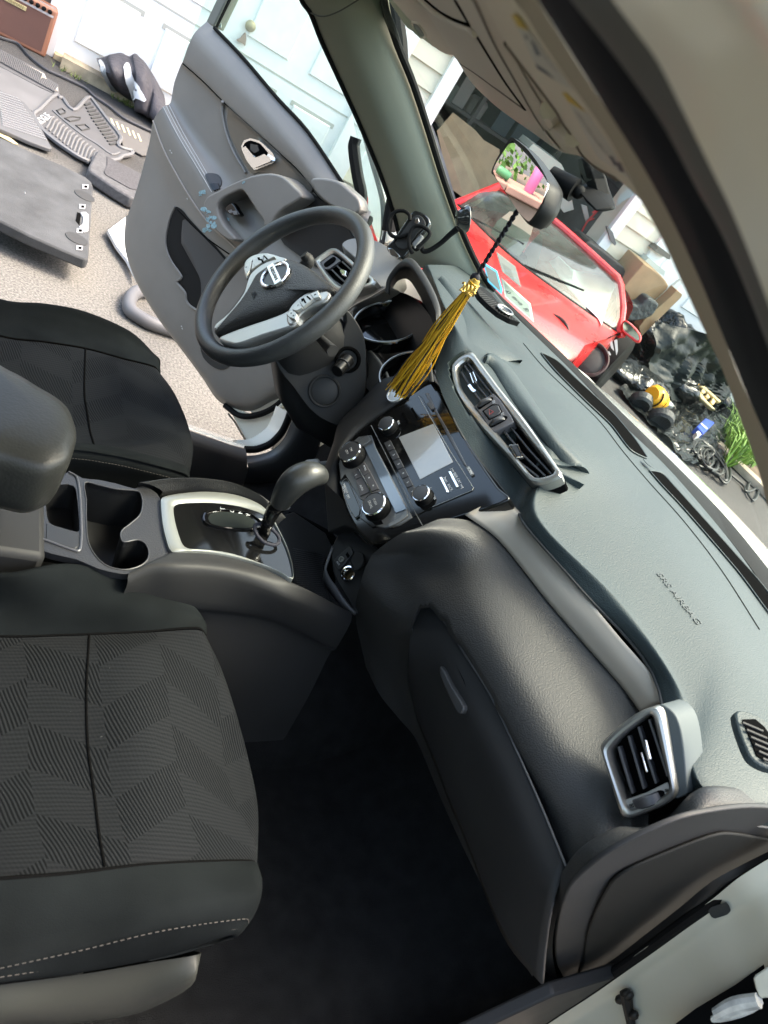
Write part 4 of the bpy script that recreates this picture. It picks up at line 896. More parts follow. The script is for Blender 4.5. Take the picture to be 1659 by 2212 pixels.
# seat base shell
sb0 = [V((-.62,-.625,.64))]+[at(p, y=-.626) for p in ((0,2128),(180,2104),(330,2078),(432,2060))]+[V((.015,-.60,.585)), V((.02,-.5,.575)), V((.02,-.3,.57))]
sb1 = [V((-.62,-.645,.60))]+[at(p, y=-.645) for p in ((0,2195),(150,2185),(290,2165),(425,2105))]+[V((.0,-.61,.535)), V((.0,-.5,.53)), V((.0,-.3,.53))]
sb2 = [V((-.62,-.640,.55))]+[at(p, y=-.640) for p in ((0,2220),(150,2212),(300,2188),(410,2125))]+[V((-.02,-.60,.50)), V((-.02,-.5,.50)), V((-.02,-.3,.50))]
sb3 = [V((p.x-.03,-.60 if i < 6 else p.y,.42)) for i, p in enumerate(sb2)]
M().grid([sb0,sb1,sb2,sb3], 6, 5).obj('seat_base', SEATB, ps, ang=70)
def backrest(y, par):
    L = []
    for z_, xo, hw, dp in ((.62,-.50,.24,.07),(.80,-.54,.26,.08),(1.05,-.62,.25,.07),(1.22,-.68,.20,.05)):
        L.append([V((xo+dp*math.cos(a)*1.0, y+hw*math.sin(a), z_)) for a in [2*math.pi*i/24 for i in range(24)]])
    M().loft(L).obj('backrest', SUEDE, par, ang=60)
    M().loft([[V((xo+.05*math.cos(a), y+hw*math.sin(a), z_)) for a in [2*math.pi*i/20 for i in range(20)]] for z_, xo, hw in ((1.28,-.70,.12),(1.36,-.71,.14),(1.44,-.73,.10))]).obj('headrest', SUEDE, par)
# driver seat
dl = [(.018,0,-.012),(.026,0,-.045),(.018,0,-.10),(0,0,-.16)]
J0 = [V((-.62,.54,.64))]+rowF(z6((0,372),(300,412),(560,455),(800,520),(1000,572)), .525, dl)
def mrow(p, y, zs):
    f = at(z6(p)[0], y=y); return [V((-.62,y,zs[0])), V((-.24,y,zs[0])), V((-.12,y,zs[1])), V((0,y,zs[2])), V((f.x-.05,y,f.z-.002)), V((f.x-.012,y,f.z))]+[f+V(t)-V((.01,0,0)) for t in dl]
J1 = mrow((1125,705), .46, (.628,.645,.668)); J2 = mrow((1195,850), .38, (.622,.640,.666)); J3 = mrow((1238,985), .30, (.622,.640,.668)); J4 = mrow((1250,1080), .235, (.632,.650,.674))
J5 = [V((-.62,.17,.66)), V((-.24,.175,.66))]+[at(p, y=.175) for p in z6((480,1073),(620,1086),(850,1125),(1190,1215))]+[at(z6((1190,1215))[0], y=.175)+V(t) for t in dl]
K0 = J0
K1 = [V((-.62,.575,.68))]+rowF(z6((0,270),(280,320),(560,370),(800,440),(1010,540)), .565, dl)
K2 = [V((-.62,.60,.69))]+rowF(z6((0,185),(300,225),(560,280),(760,350),(1000,500)), .592, dl)
K3 = [V((-.62,.615,.68))]+rowF(z6((0,128),(300,160),(560,212),(850,340),(1010,490)), .61, dl)
K4 = [p+V((0,.012,-.02)) for p in K3]; K5 = [p+V((0,.01,-.16)) for p in K3]
H0 = [p+V((0,0,.002)) for p in J5]
H1 = [V((-.62,.15,.66)), V((-.24,.155,.665))]+[at(p, y=.158) for p in z6((480,1100),(640,1120),(880,1168),(1195,1255))]+[at(z6((1195,1255))[0], y=.158)+V(t) for t in dl]
H2 = [p+V((0,-.012,-.012)) for p in H1]; H3 = [p+V((.0,-.012,-.04)) for p in H1]; H4 = [V((p.x-.01,.14,min(.60,p.z-.12))) for p in H1]; H5 = [V((p.x-.02,.15,.42)) for p in H1]
ds, dsm = seat('driver_seat', [J0,J1,J2,J3,J4,J5], [K0,K1,K2,K3,K4,K5], [H0,H1,H2,H3,H4,H5], 'far seat cushion with black cloth bolsters and patterned grey centre, beside the open driver door')
DD = Drape(dsm)
dline(DD, z6((558,455),(553,600),(552,750),(570,880),(590,1000),(615,1085)), .0002, .0018, 'seam', DARK, ds)
for R in (J0[:7],): M().tube(dense([p+V((0,0,.001)) for p in R], 6), .0022, 6).obj('seam', DARK, ds)
M().tube(dense([p+V((0,-.006,.001)) for p in H1[:7]], 6), .0022, 6).obj('piping', SUEDE, ds)
stitch([p+V((0,-.014,-.012)) for p in H1[:7]], 'stitching', ds, st=.005)
M().loft([[V((x,y,z_)) for x,y in ((-.6,.16),(.06,.16),(.08,.3),(.08,.45),(.04,.58),(-.6,.6))] for z_ in (.40,.56)]).obj('seat_base', PLAS, ds, bevel=.02)
backrest(.36, ds); backrest(-.37, ps)
ps['group'] = 'front seats' if False else None
del ps['group']
# ================================================================ floor, tunnel, firewall, sills
fl = M()
fl.box((-.3,0,.285), (2.6,1.44,.03))
FLOOR = fl.obj('floor_carpet', CARPET, CAR, bevel=.005)
M().box((.78,0,.62), (.04,1.46,.72)).obj('firewall', CARPET, CAR)
M().grid([[V((x, -.72, .30)) for x in (.3,.5,.7,.78)], [V((x, 0, .30)) for x in (.3,.5,.7,.78)]], 2, 2)
M().grid([[V((.28,y,.27)) for y in (-.72,-.3,.1,.72)], [V((.60,y,.36)) for y in (-.72,-.3,.1,.72)], [V((.74,y,.55)) for y in (-.72,-.3,.1,.72)]], 3, 4).obj('toe_board', CARPET, CAR)
M().grid([[V((x,-.22,.27)) for x in (-.6,0,.5,.8)],[V((x,-.13,.44)) for x in (-.6,0,.5,.8)],[V((x,0,.47)) for x in (-.6,0,.5,.8)],[V((x,.13,.44)) for x in (-.6,0,.5,.8)],[V((x,.22,.27)) for x in (-.6,0,.5,.8)]], 3, 4).obj('tunnel_carpet', CARPET, CAR)
M().box((-1.6,0,.80), (.05,1.5,1.0)).obj('rear_light_block', CARPET, CAR)  # unseen rear wall added to keep sky light out of the cabin
for sy, nm in ((-1,'rear_door'),(1,'rear_door')):
    mm = M(); mm.box((-1.15, sy*.79, .66), (.95,.07,.74)); mm.box((-1.2, sy*.70, 1.52), (.95,.08,.09)); mm.box((-.70, sy*.73, 1.25), (.12,.08,.62)); mm.box((-1.58, sy*.73, 1.25), (.16,.08,.62))
    dr_ = mm.obj(nm, PLAS, CAR, bevel=.01)
    M().box((-1.17, sy*.765, 1.26), (.86,.006,.44)).obj('window_glass', glass('privacy_glass', (.07,.075,.07), .02), dr_, smooth=False)
# passenger footwell side carpet
M().slab([V(p) for p in ((.30,-.73,.30),(.72,-.73,.30),(.72,-.73,.62),(.55,-.73,.60),(.42,-.73,.42),(.30,-.73,.36))], (0,-.02,0)).obj('kick_panel', PLAS, CAR, bevel=.004)
# driver sill: white lip, weather strip, scuff trim, kick panel
q0 = [at(p, y=.735) for p in z6((900,850),(1100,920),(1240,968),(1400,1020),(1500,1055),(1600,1085))+z7((760,88),(850,85),(920,50),(980,0),(1010,-60),(1040,-140))]
q1 = [at(p, y=.715) for p in z6((900,870),(1100,940),(1240,982),(1400,1040),(1500,1078),(1600,1102))+z7((770,104),(850,100),(935,65),(1000,5),(1035,-60),(1065,-140))]
M().grid([[p+V((0,.06,-.03)) for p in q0], q0, [a.lerp(b,.5)+V((0,0,.003)) for a,b in zip(q0,q1)], q1], 4, 3).obj('door_sill', WHITEP, CAR, ang=60)
q2 = [at(p, y=.695) for p in z7((770,125),(850,125),(940,90),(1010,20),(1050,-50),(1080,-140))]
M().tube([a.lerp(b,.5) for a,b in zip(q1[6:],q2)], .010, 10, k=4).obj('door_seal', RUBB, CAR)
sc0_ = [at(p, y=.70) for p in z6((900,880),(1100,950),(1240,990),(1400,1045),(1500,1080),(1602,1108))]
sc1_ = [at(p, y=.64) for p in z6((900,920),(1100,990),(1245,1030),(1390,1080),(1480,1110),(1612,1160))]
sc2_ = [at(p, y=.62) for p in z6((900,1010),(1100,1080),(1250,1150),(1390,1190),(1480,1210),(1610,1285))]
M().grid([sc0_, sc1_, sc2_, [V((p.x,.60,.31)) for p in sc2_]], 4, 4).obj('sill_trim', mat('sill_cloth', (.028,.028,.03), .85, bump=('noise', 900, .3, .0006)), CAR, ang=70)
k0 = [at(p, y=.69) for p in z7((772,155),(850,150),(945,120),(1020,50),(1060,-30),(1100,-140))]
k1 = [at(p, y=.66) for p in z7((785,200),(860,200),(970,175),(1060,110),(1130,10),(1180,-120))]
k2 = [at(p, y=.65) for p in z7((792,250),(900,290),(1020,290),(1150,230),(1240,130),(1290,-40))]
k3 = [V((p.x+.02,.66,p.z-.09)) for p in k2]
M().grid([k0,k1,k2,k3], 5, 4).obj('kick_panel', mat('kick_grey', (.055,.055,.055), .42, bump=('noise',900,.2,.0005)), CAR, ang=70)
# ================================================================ driver door
DP = plane((.6,.82,.7), (-.874,-.486,0)); DN = DP[1]
DDIR = V((.486,-.874,0)).normalized()    # rear edge -> hinge
def rowp(pts, o0, o1=None, n=11):
    P_ = resample([V((a,b,0)) for a,b in dense2(pts)], n, False); o1 = o0 if o1 is None else o1
    return [on((p.x,p.y), DP, o0+(o1-o0)*i/(n-1)) for i, p in enumerate(P_)]
def dense2(pts): return [(p.x,p.y) for p in dense([V((a,b,0)) for a,b in pts], 4)]
R0 = rowp([(447,46),(463,60),(526,126),(599,212),(665,284),(741,397),(775,440),(802,458)], .030)
R1 = rowp([(417,76),(447,109),(493,159),(549,218),(602,278),(655,341),(690,390),(745,440),(795,475)], .055)
R2 = rowp([(395,132),(437,170),(493,226),(543,272),(596,319),(648,368),(690,420),(740,465),(790,500)], .050)
R3 = rowp([(390,142),(434,178),(489,234),(539,280),(592,327),(644,376),(686,428),(736,472),(785,510)], .038)
R4 = rowp([(376,180),(415,240),(470,310),(520,360),(580,410),(640,465),(700,520),(770,560)], .032)
R4b = rowp([(368,222),(415,298),(465,357),(510,415),(570,480),(640,540),(700,600),(755,650)], .034)
R5 = rowp([(353,230),(384,291),(423,357),(460,418),(489,463),(529,516),(575,575),(640,640),(735,720)], .075, .055)
R6 = rowp([(331,261),(357,331),(397,403),(440,470),(480,509),(516,542),(560,590),(640,680),(715,770)], .070, .05)
R6b = rowp([(322,310),(345,380),(380,450),(420,520),(470,575),(530,630),(590,700),(690,800)], .052, .045)
R7 = rowp([(298,400),(315,480),(345,560),(400,650),(460,730),(530,790),(600,810),(680,830)], .045, .045)
R8 = rowp([(276,463),(274,529),(288,582),(335,669),(384,732),(434,796),(476,850),(520,868),(560,865),(625,830),(668,820)], .028, .03)
R9 = rowp([(272,463),(269,529),(283,584),(330,672),(378,737),(428,803),(471,865),(512,888),(562,882),(622,850),(662,850)], .0, .0)
dmesh = M().grid([R0,R1,R2,R3,R4,R4b,R5,R6,R6b,R7,R8,R9], 5, 4)
door = dmesh.obj('driver_door', DPLAS, CAR, ang=75, label='open driver door with dark trim panel, armrest and pull handle')
DR = Drape(dmesh)
# outer shell (white)
DZ = V((0,0,1))
def dpt(s, z, off=0.): return V((.6,.82,0)) - DDIR*s + DZ*z + DN*off      # s = distance from the hinge line
sh = [dpt(.0,.38),dpt(.30,.37),dpt(.56,.42),dpt(.70,.52),dpt(.76,.64),dpt(.79,.80),dpt(.79,.95),dpt(.77,.97),dpt(.5,.99),dpt(.0,.99)]
shell = M().slab(dense(sh,1), -DN*.09).obj('door_shell', WHITEP, door, bevel=.02, seg=4)
# white inner lower edge with rubber seal
w_o = [on(p, DP, .004) for p in z4((285,1195),(420,1250),(560,1215),(640,1160),(710,1070),(740,1150),(700,1250),(610,1350),(500,1408),(410,1415),(340,1290))]
M().slab(w_o, -DN*.012).obj('door_inner_edge', WHITEB, door, bevel=.003)
M().tube([on(p, DP, .012) for p in z4((280,1200),(360,1258),(450,1262),(560,1220),(660,1130),(700,1060))], .009, 8, k=5).obj('door_seal', RUBB, door)
M().tube([on(p, DP, .012) for p in z4((600,1220),(640,1175),(680,1180),(700,1200))], .006, 8, k=3).obj('door_latch_boss', WHITEB, door)
M().tube([on(p, DP, .01) for p in z4((300,1250),(340,1300),(380,1370),(405,1410))], .003, 6).obj('drain_edge', mat('dirt_brown', (.12,.10,.07), .8), door)
# panel split lines
SEAM = mat('seam_shadow', (.008,.008,.008), .8)
dline(DR, [(395,137),(437,174),(493,230),(543,276),(596,323),(648,372),(688,425),(722,452)], .0005, .0016, 'panel_gap', SEAM, door)
M().tube([p+DN*.001 for p in dense(R6, 4)][:38], .0028, 6).obj('armrest_strip', mat('strip_satin', (.30,.28,.25), .35, metal=.5), door)
dline(DR, z2((0,1370),(60,1430),(160,1530),(280,1620),(400,1700)), .001, .0018, 'panel_gap', SEAM, door)
# door insert in satin grey-brown with the inner handle
patch(DR, z2((335,697),(480,828),(640,972),(760,1085),(850,1180),(900,1245),(815,1285),(740,1190),(560,1120),(480,1140),(420,1030),(350,900),(325,800)), .003, .006, 'satin_insert', mat('insert_satin', (.155,.145,.125), .38, metal=.5, bump=('noise',1500,.1,.0003)), door, fb=DP, n_=DN)
dline(DR, z2((300,660),(298,740),(320,860),(370,990),(450,1130)), .004, .004, 'insert_ridge', DPLAS, door)
bz = patch(DR, z2((430,960),(450,920),(495,905),(560,925),(630,990),(658,1045),(645,1065),(540,1108),(515,1115),(470,1050)), .010, .010, 'handle_bezel', CHROME, door, fb=DP, n_=DN, bev=.0015)
patch(DR, z2((445,965),(460,935),(495,920),(550,938),(605,1000),(590,1030),(540,1040),(500,1000)), .0125, .010, 'handle_recess', DARK, door, fb=DP, n_=DN)
patch(DR, z2((450,980),(475,960),(500,1000),(530,1035),(560,1035),(600,1010),(650,1045),(640,1060),(545,1100),(520,1105),(480,1050)), .020, .010, 'door_handle', CHROME, door, fb=DP, n_=DN, bev=.003)
patch(DR, z2((500,945),(545,950),(555,990),(525,1005),(497,985)), .0145, .006, 'lock_lever', mat('lock_dark', (.05,.05,.05), .3), door, fb=DP, n_=DN, bev=.002)
# stitched armrest edge
for dx in (0, 6, 12):
    L = [(353+dx,231-dx*.2),(384+dx,291-dx*.2),(423+dx,357-dx*.2),(458+dx*.8,415-dx*.2)]
    dline(DR, L, .0012, .0010, 'armrest_stitching', mat('stitch_light', (.62,.60,.57), .6), door)
# pocket
pk = z1((1145,1352),(1110,1430),(1086,1560),(1095,1640),(1125,1710),(1190,1810))+z6((1160,20),(1212,85),(1220,135),(1245,172),(1310,212))+z4((150,600),(185,510))+z1((1510,1720),(1420,1615),(1320,1515),(1225,1415),(1195,1370))
PKL = z1((1150,1350),(1112,1430),(1086,1560),(1095,1640),(1125,1710),(1190,1810))+z6((1160,20),(1212,85),(1220,135),(1245,172),(1310,212)); PKR = z1((1165,1352),(1200,1375),(1230,1418),(1320,1515),(1420,1615),(1510,1720))+z4((187,510),(165,570),(140,620))+z6((1315,213))
dgrid(DR, PKL, PKR, .0015, .004, 'map_pocket', mat('pocket_black', (.022,.021,.020), .8, spec=.1), door, fb=DP)
dgrid(DR, z1((1200,1440),(1192,1520),(1190,1590),(1240,1680),(1300,1790),(1330,1850)), z1((1217,1432),(1320,1532),(1420,1632),(1500,1726))+z4((178,512),(150,570),(132,615)), .004, .002, 'pocket_liner', mat('pocket_grey', (.060,.060,.060), .6), door, fb=DP)
dline(DR, z1((1145,1350),(1110,1430),(1084,1560),(1095,1645),(1130,1720),(1190,1810))+z6((1160,20),(1214,88),(1222,138),(1247,175),(1310,215)), .002, .004, 'pocket_rim', DPLAS, door)
# round speaker dish low on the door
patch(DR, z6((1310,430),(1330,400),(1400,470),(1500,545),(1500,570),(1450,592),(1390,570),(1330,510)), .002, .003, 'speaker_dish', mat('speaker_dark', (.03,.03,.028), .7), door, k=3, fb=DP, n_=DN)
# pull handle
PLp = (DP[0]+DN*.085, DN)
def pull(pts, off, dep, nm, m_, k=3, bev=.006): 
    P_ = [on(p, DP, off) for p in pts]
    if k > 1: P_ = dense(P_, k, True)
    return M().slab(P_, -DN*dep).obj(nm, m_, door, bevel=bev, seg=4)
pho = z2((172,1400),(165,1340),(185,1290),(230,1262),(350,1200),(480,1148),(600,1130),(690,1155),(760,1220),(812,1285),(700,1355),(640,1410),(600,1480),(560,1470),(560,1440),(510,1370),(440,1262),(415,1240),(380,1250),(300,1290),(262,1330),(258,1380),(300,1470),(380,1560),(330,1570),(240,1500))
pull(pho, .098, .075, 'pull_handle', DPLAS, 2, .009)
pull(z2((305,1365),(320,1340),(355,1325),(385,1370),(405,1405),(370,1412),(330,1395)), .088, .02, 'window_switch', PIANO, 2, .003)
for q in (z2((325,1375),(350,1368),(358,1388),(338,1395)), z2((355,1380),(378,1375),(388,1400),(366,1405))): pull(q, .0895, .006, 'switch_rocker', mat('rocker_grey', (.16,.16,.165), .3), 1, .001)
patch(DR, z2((180,1150),(195,1135),(262,1145),(285,1200),(250,1250),(225,1240)), .003, .004, 'mirror_switch_panel', mat('switch_panel_dark', (.04,.04,.04), .5), door, k=3, fb=DP, n_=DN)
patch(DR, z2((215,1205),(262,1205),(275,1240),(235,1250)), .006, .004, 'mirror_switch', PIANO, door, fb=DP, n_=DN, bev=.001)
# dark pad ahead of the pull handle and tweeter corner
patch(DR, z2((620,1470),(632,1420),(680,1365),(760,1310),(890,1258),(1000,1340),(1060,1380),(1180,1600),(900,1750),(700,1600)), .006, .01, 'front_panel_black', PLAS, door, fb=DP, n_=DN)
pull(z2((865,1170),(930,1160),(1040,1180),(1120,1240),(1180,1300),(1190,1370),(1140,1400),(1020,1355),(930,1290),(885,1230)), .075, .04, 'mirror_corner_base', DPLAS, 3, .01)
# paint smears
PAINT = mat('dried_paint', (.30,.46,.50), .7, var=.3, vscale=200)
rnd = random.Random(3)
for cx_, cy_, n_s, sp_ in ((185,1375,4,20),(205,1440,7,42),(195,1490,5,28),(305,1435,5,26),(340,1505,6,34),(265,1475,4,40),(150,1262,4,22),(325,1300,2,10),(432,1195,2,12)):
    for _ in range(n_s):
        px_ = cx_+rnd.uniform(-sp_,sp_)*.8; py_ = cy_+rnd.uniform(-sp_,sp_)*.6; s_ = rnd.uniform(6,21)
        pts = [(px_+math.cos(a)*s_*rnd.uniform(.4,1.4), py_+math.sin(a)*s_*rnd.uniform(.3,1.1)) for a in [2*math.pi*i/8 for i in range(8)]]
        pp = z2(*pts); onh = .0985 if (165 < px_ < 250 and py_ < 1480 or px_ > 400) else None
        if onh: pull(pp, onh+.0006, .001, 'paint_smear', PAINT, 1, 0)
        else: patch(DR, pp, .0012, .001, 'paint_smear', PAINT, door, fb=DP, n_=DN)
for q in ((1110,985),(1120,1000),(1222,1300),(100,700),(160,1260),(1185,310),(1190,325)):
    p = z1(q)[0] if q[1] > 900 and q[0] < 1300 else z6(q)[0]
    patch(DR, [(p[0]-1.5,p[1]-1),(p[0]+1,p[1]-2.5),(p[0]+1.8,p[1]+1.5)], .001, .0008, 'paint_fleck', mat('fleck_white', (.6,.6,.58), .7), door, fb=DP, n_=DN)
# window frame and glass
FRM = mat('frame_greygreen', (.15,.16,.14), .35, coat=.3)
bt = on((455,52), DP, .0)
def up(p, h, fwd=0.): return p + DZ*h + DDIR*fwd
M().slab([on((444,48), DP, .03), on((461,58), DP, .03), up(on((461,58), DP, .03), .52, .04), up(on((444,48), DP, .03), .52, .04)], -DN*.04).obj('window_frame', FRM, door, bevel=.004)
M().tube([on((464,60), DP, .02), up(on((464,60), DP, .02), .50, .045)], .007, 8).obj('glass_run', RUBB, door)
M().tube([up(on((450,50), DP, .01), .52, .04), dpt(.55,1.58,.01), dpt(.30,1.45,.01), dpt(.12,1.24,.01), dpt(.02,1.06,.01)], .018, 10, k=5).obj('window_frame', RUBB, door)
M().slab([dpt(.895,1.03,.005), dpt(.895,1.54,.005), dpt(.56,1.57,.005), dpt(.30,1.44,.005), dpt(.12,1.23,.005), dpt(.03,1.03,.005)], -DN*.004).obj('window_glass', glass('door_glass', (.87,.95,.90), .06, 1.0, (.75,.86,.80)), door, smooth=False)
M().tube([on(p, DP, .034) for p in ((463,60),(526,126),(599,212),(665,284),(741,397))], .005, 8, k=4).obj('belt_seal', RUBB, door)
# parking permit scratches on glass: small sticker lines
M().slab([on(p, DP, .012) for p in z2((262,130),(282,132),(284,180),(266,178))], -DN*.001).obj('glass_label', mat('label_pale', (.5,.62,.56), .6), door, smooth=False)
# ================================================================ door jamb / hinge side body of the driver side
jp = plane((.66,.78,.9), (-.95,.30,0))
jamb = M().slab([on(p, jp) for p in z2((1110,600),(1165,720),(1215,900),(1290,1130),(1330,1300),(1400,1380),(1420,1560),(1310,1600),(1240,1400),(1240,1290),(1200,1130),(1170,990),(1165,890),(1150,820))], (.03,0,0)).obj('door_jamb', WHITEP, CAR, bevel=.004)
M().tube([on(p, jp, .006) for p in z2((1165,730),(1215,880),(1265,1050),(1310,1200),(1340,1330),(1345,1500),(1330,1600))], .009, 8, k=5).obj('jamb_seal', RUBB, CAR)
M().tube([on(p, jp, .010) for p in z2((1190,760),(1240,900),(1300,1080),(1370,1270),(1410,1380))], .007, 8, k=5).obj('jamb_seal', RUBB, CAR)
M().tube([on(p, DP, -.0) for p in z2((1165,900),(1150,960),(1175,1150),(1200,1280),(1180,1400),(1250,1450))], .016, 8, k=5).obj('door_front_seal', RUBB, door)
# outside A pillar + fender of the driver side (white)
M().grid([[V((.60,.80,.35)),V((.60,.80,.7)),V((.64,.80,1.0))],[V((.8,.88,.35)),V((.8,.90,.7)),V((.8,.86,1.0))],[V((1.5,.90,.35)),V((1.5,.92,.7)),V((1.5,.84,.93))],[V((1.95,.75,.4)),V((1.97,.75,.65)),V((1.9,.7,.80))]], 4, 4).obj('fender', WHITEP, CAR)
# ================================================================ driver A pillar trim
apL = [at(p, y=y) for p, y in zip([(640,-60),(655,0),(675,30),(698,89),(748,198),(781,271),(824,374),(847,443),(862,500),(868,560)], [.66+.01*i for i in range(10)])]
apR = [at(p, y=y) for p, y in zip([(808,-60),(820,13),(832,45),(850,96),(881,172),(913,268),(950,385),(992,500),(1030,580),(1056,620)], [.58+.011*i for i in range(10)])]
apM = [a.lerp(b,.45)+V((-.018,-.030,.0)) for a,b in zip(apL,apR)]
apQ = [a.lerp(b,.16)+V((-.012,-.016,.0)) for a,b in zip(apL,apR)]
apQ2 = [a.lerp(b,.80)+V((-.010,-.020,.0)) for a,b in zip(apL,apR)]
pil = M().grid([[p+V((.02,.03,0)) for p in apL], apL, apQ, apM, apQ2, apR, [p+V((.03,.01,0)) for p in apR]], 4, 4).obj('a_pillar_trim', BPLAS, CAR, ang=80, label='greenish beige pillar trim beyond the steering wheel')
M().tube([p+V((-.004,-.002,0)) for p in dense(apL,4)], .0055, 8).obj('pillar_seal', RUBB, pil)
M().tube([p+V((.010,-.008,0)) for p in dense(apR,4)], .0075, 8).obj('frit_edge', RUBB, pil)
hl = [at(p, y=y) for p, y in zip(z2((880,88),(930,108),(985,108),(1060,80),(1130,40),(1210,-10)), (.655,.62,.60,.585,.575,.575))]
M().tube([p+V((-.006,-.008,0)) for p in hl], .0012, 6, k=5).obj('headliner_joint', mat('joint_dark', (.05,.05,.04), .8), pil)
# ================================================================ windshield
def wsp(y, t):          # t: 0 base .. 1 header
    b = V((1.0-.30*(y*y), y, 1.075)); h = V((.24-.18*(y*y)*1.2, y*.80, 1.500-.03*y*y)); m_ = b.lerp(h, t); return m_ + V((.02,0,.03))*math.sin(math.pi*t)
# passenger door, swung open beside the camera
PD2 = V((-.42,-.907,0))
M().slab([V((.68,-.90,.35)), V((.68,-.90,1.04)), V((.68,-.90,1.04))+PD2*.9, V((.68,-.90,.35))+PD2*.9], (.10,-.045,0)).obj('passenger_door', DPLAS, CAR, bevel=.02)
W = [[wsp(y, t) for y in (-.78,-.5,-.25,0,.25,.5,.72)] for t in (0,.25,.5,.75,1)]
M().grid(W, 5, 5).obj('windshield', glass('windshield_glass', (.86,.94,.89), .018, .45, (.62,.74,.68)), CAR, ang=80)
# black frit band + cowl at the base
bB = [at(p, z=1.083) for p in ((1040,592),(1080,636),(1150,702),(1230,778),(1340,888),(1470,1015),(1580,1130),(1740,1330))]
bA = [at(p, z=1.083) for p in ((1032,602),(1105,672),(1165,732),(1245,810),(1355,925),(1480,1055),(1595,1190),(1725,1375))]
M().grid([[p+V((0,0,-.03)) for p in bA], bA, bB, [p+V((.01,0,-.04)) for p in bB]], 5, 2).obj('cowl_frit', RUBB, CAR)
# hood and cowl beyond the glass
hoodA = [V((1.06-.30*y*y, y, 1.048-.03*y*y)) for y in (-.8,-.5,-.2,.1,.4,.65,.80)]
hoodB = [V((1.35-.22*y*y, y, 1.010-.05*y*y)) for y in (-.82,-.5,-.2,.1,.4,.65,.84)]
hoodC = [V((1.62-.2*y*y, y, .965-.06*y*y)) for y in (-.82,-.5,-.2,.1,.4,.65,.84)]
hoodD = [V((1.90-.35*y*y, y, .86-.06*y*y)) for y in (-.80,-.5,-.2,.1,.4,.65,.80)]
hoodE = [V((1.96-.35*y*y, y, .62)) for y in (-.80,-.5,-.2,.1,.4,.65,.80)]
M().grid([hoodA, hoodB, hoodC, hoodD, hoodE, [V((p.x,p.y,.25)) for p in hoodE]], 5, 5).obj('hood', WHITEP, CAR, ang=60)
cow = M().grid([[p+V((.02,0,-.02)) for p in bB], [p+V((.06,0,-.03)) for p in bB]], 4, 2).obj('cowl_panel', RUBB, CAR)
M().tube([V((1.09,-.05,1.055)), V((1.04,.2,1.065)), V((.99,.45,1.07))], .006, 6, k=3).obj('wiper_arm', RUBB, CAR)
# stickers on the lower driver corner of the windshield
def wst(pts, x0, nm, m_, lines=(), k=1):
    pl_ = plane((x0,.35,1.16), (-.5,.12,.86))
    P_ = [on(p, pl_) for p in pts]
    s = M().slab(P_, V((.001,0,.0015))).obj(nm, m_, CAR, smooth=False); return s, pl_
STB = mat('sticker_back_dark', (.075,.085,.075), .6); STG = mat('sticker_back_grey', (.17,.17,.14), .6)
s_, pl_ = wst(b7((695,365),(845,460),(905,665),(895,715),(750,580)), .80, 'inspection_sticker', mat('sticker_blue', (.05,.30,.45), .5))
poly_on(pl_, b7((720,400),(838,475),(885,650),(878,675),(760,560)), .001, .0006, 'sticker_face', STB, s_)
s_, pl_ = wst(b7((840,255),(1045,415),(1108,640),(905,470)), .80, 'windshield_sticker', STG)
poly_on(pl_, b7((900,370),(1000,440),(1040,560),(940,480)), .001, .0004, 'sticker_face', mat('sticker_fine', (.12,.12,.10), .6), s_)
s_, pl_ = wst(b7((890,535),(1210,820),(1245,1020),(935,745)), .84, 'registration_sticker', mat('sticker_plate', (.42,.48,.40), .6))
poly_on(pl_, b7((925,580),(1195,825),(1218,975),(950,735)), .001, .0004, 'sticker_face', mat('sticker_green', (.20,.24,.19), .6), s_)
a_, b_ = on(b7((975,690))[0], pl_, .002), on(b7((1170,880))[0], pl_, .002); rr_ = (b_-a_).normalized(); uu = pl_[1].cross(rr_)
text('CA', .014, a_, -rr_, uu, STB, 'sticker_lettering', s_, .0002); text('OR', .014, b_, -rr_, uu, STB, 'sticker_lettering', s_, .0002)
text('NEW YORK', .010, a_.lerp(b_,.5), -rr_, uu, STB, 'sticker_lettering', s_, .0002)
# ================================================================ roof, headliner, visors
def yrow(L): return [at((u,v), y=y) for u,v,y in L]
OHT = [(560,.62),(658,.52),(682,.28),(719,-.13),(767,-.42),(808,-.60),(850,-.655),(1000,-.70)]
def oh_y(u, v):          # lateral place of the lining seen in that direction: a smooth, gently crowned roof lining
    D = .78*u-.63*v
    for (a,ya_),(b,yb_) in zip(OHT, OHT[1:]):
        if D <= b: 
            t = max(0, (D-a)/(b-a)); return ya_+(yb_-ya_)*t
    return OHT[-1][1]
def OH(p, k=1.0): return push(at(p, y=oh_y(*p)), k)
def ohgrid(A, B, nm, m_, par, k=1.0, n=9, mcount=40, edge=.010, **kw):
    A = [(p.x,p.y) for p in resample([V((a,b,0)) for a,b in dense2(A)], mcount, False)]; B = [(p.x,p.y) for p in resample([V((a,b,0)) for a,b in dense2(B)], mcount, False)]
    rows = []
    for i in range(n):
        t = i/(n-1); rows.append([OH((a[0]+(b[0]-a[0])*t, a[1]+(b[1]-a[1])*t), k) for a,b in zip(A,B)])
    bk = lambda R: [push(p, 1+edge/max(.25,(p-CAMP).length)) for p in R]
    mm = M().grid([bk(rows[0])]+rows+[bk(rows[-1])], 1, 1)
    return mm.obj(nm, m_, par, ang=75, **kw), mm
def ohline(pts, r, nm, m_, par, k=.995, kk=6): return M().tube([OH((p.x,p.y), k) for p in dense([V((a,b,0)) for a,b in pts], kk)], r, 8).obj(nm, m_, par)
hpx = [(800,-60),(878,58),(899,72),(908,79),(944,106),(979,119),(1015,174),(1061,220),(1152,287),(1211,328),(1256,338),(1334,386),(1391,439)]
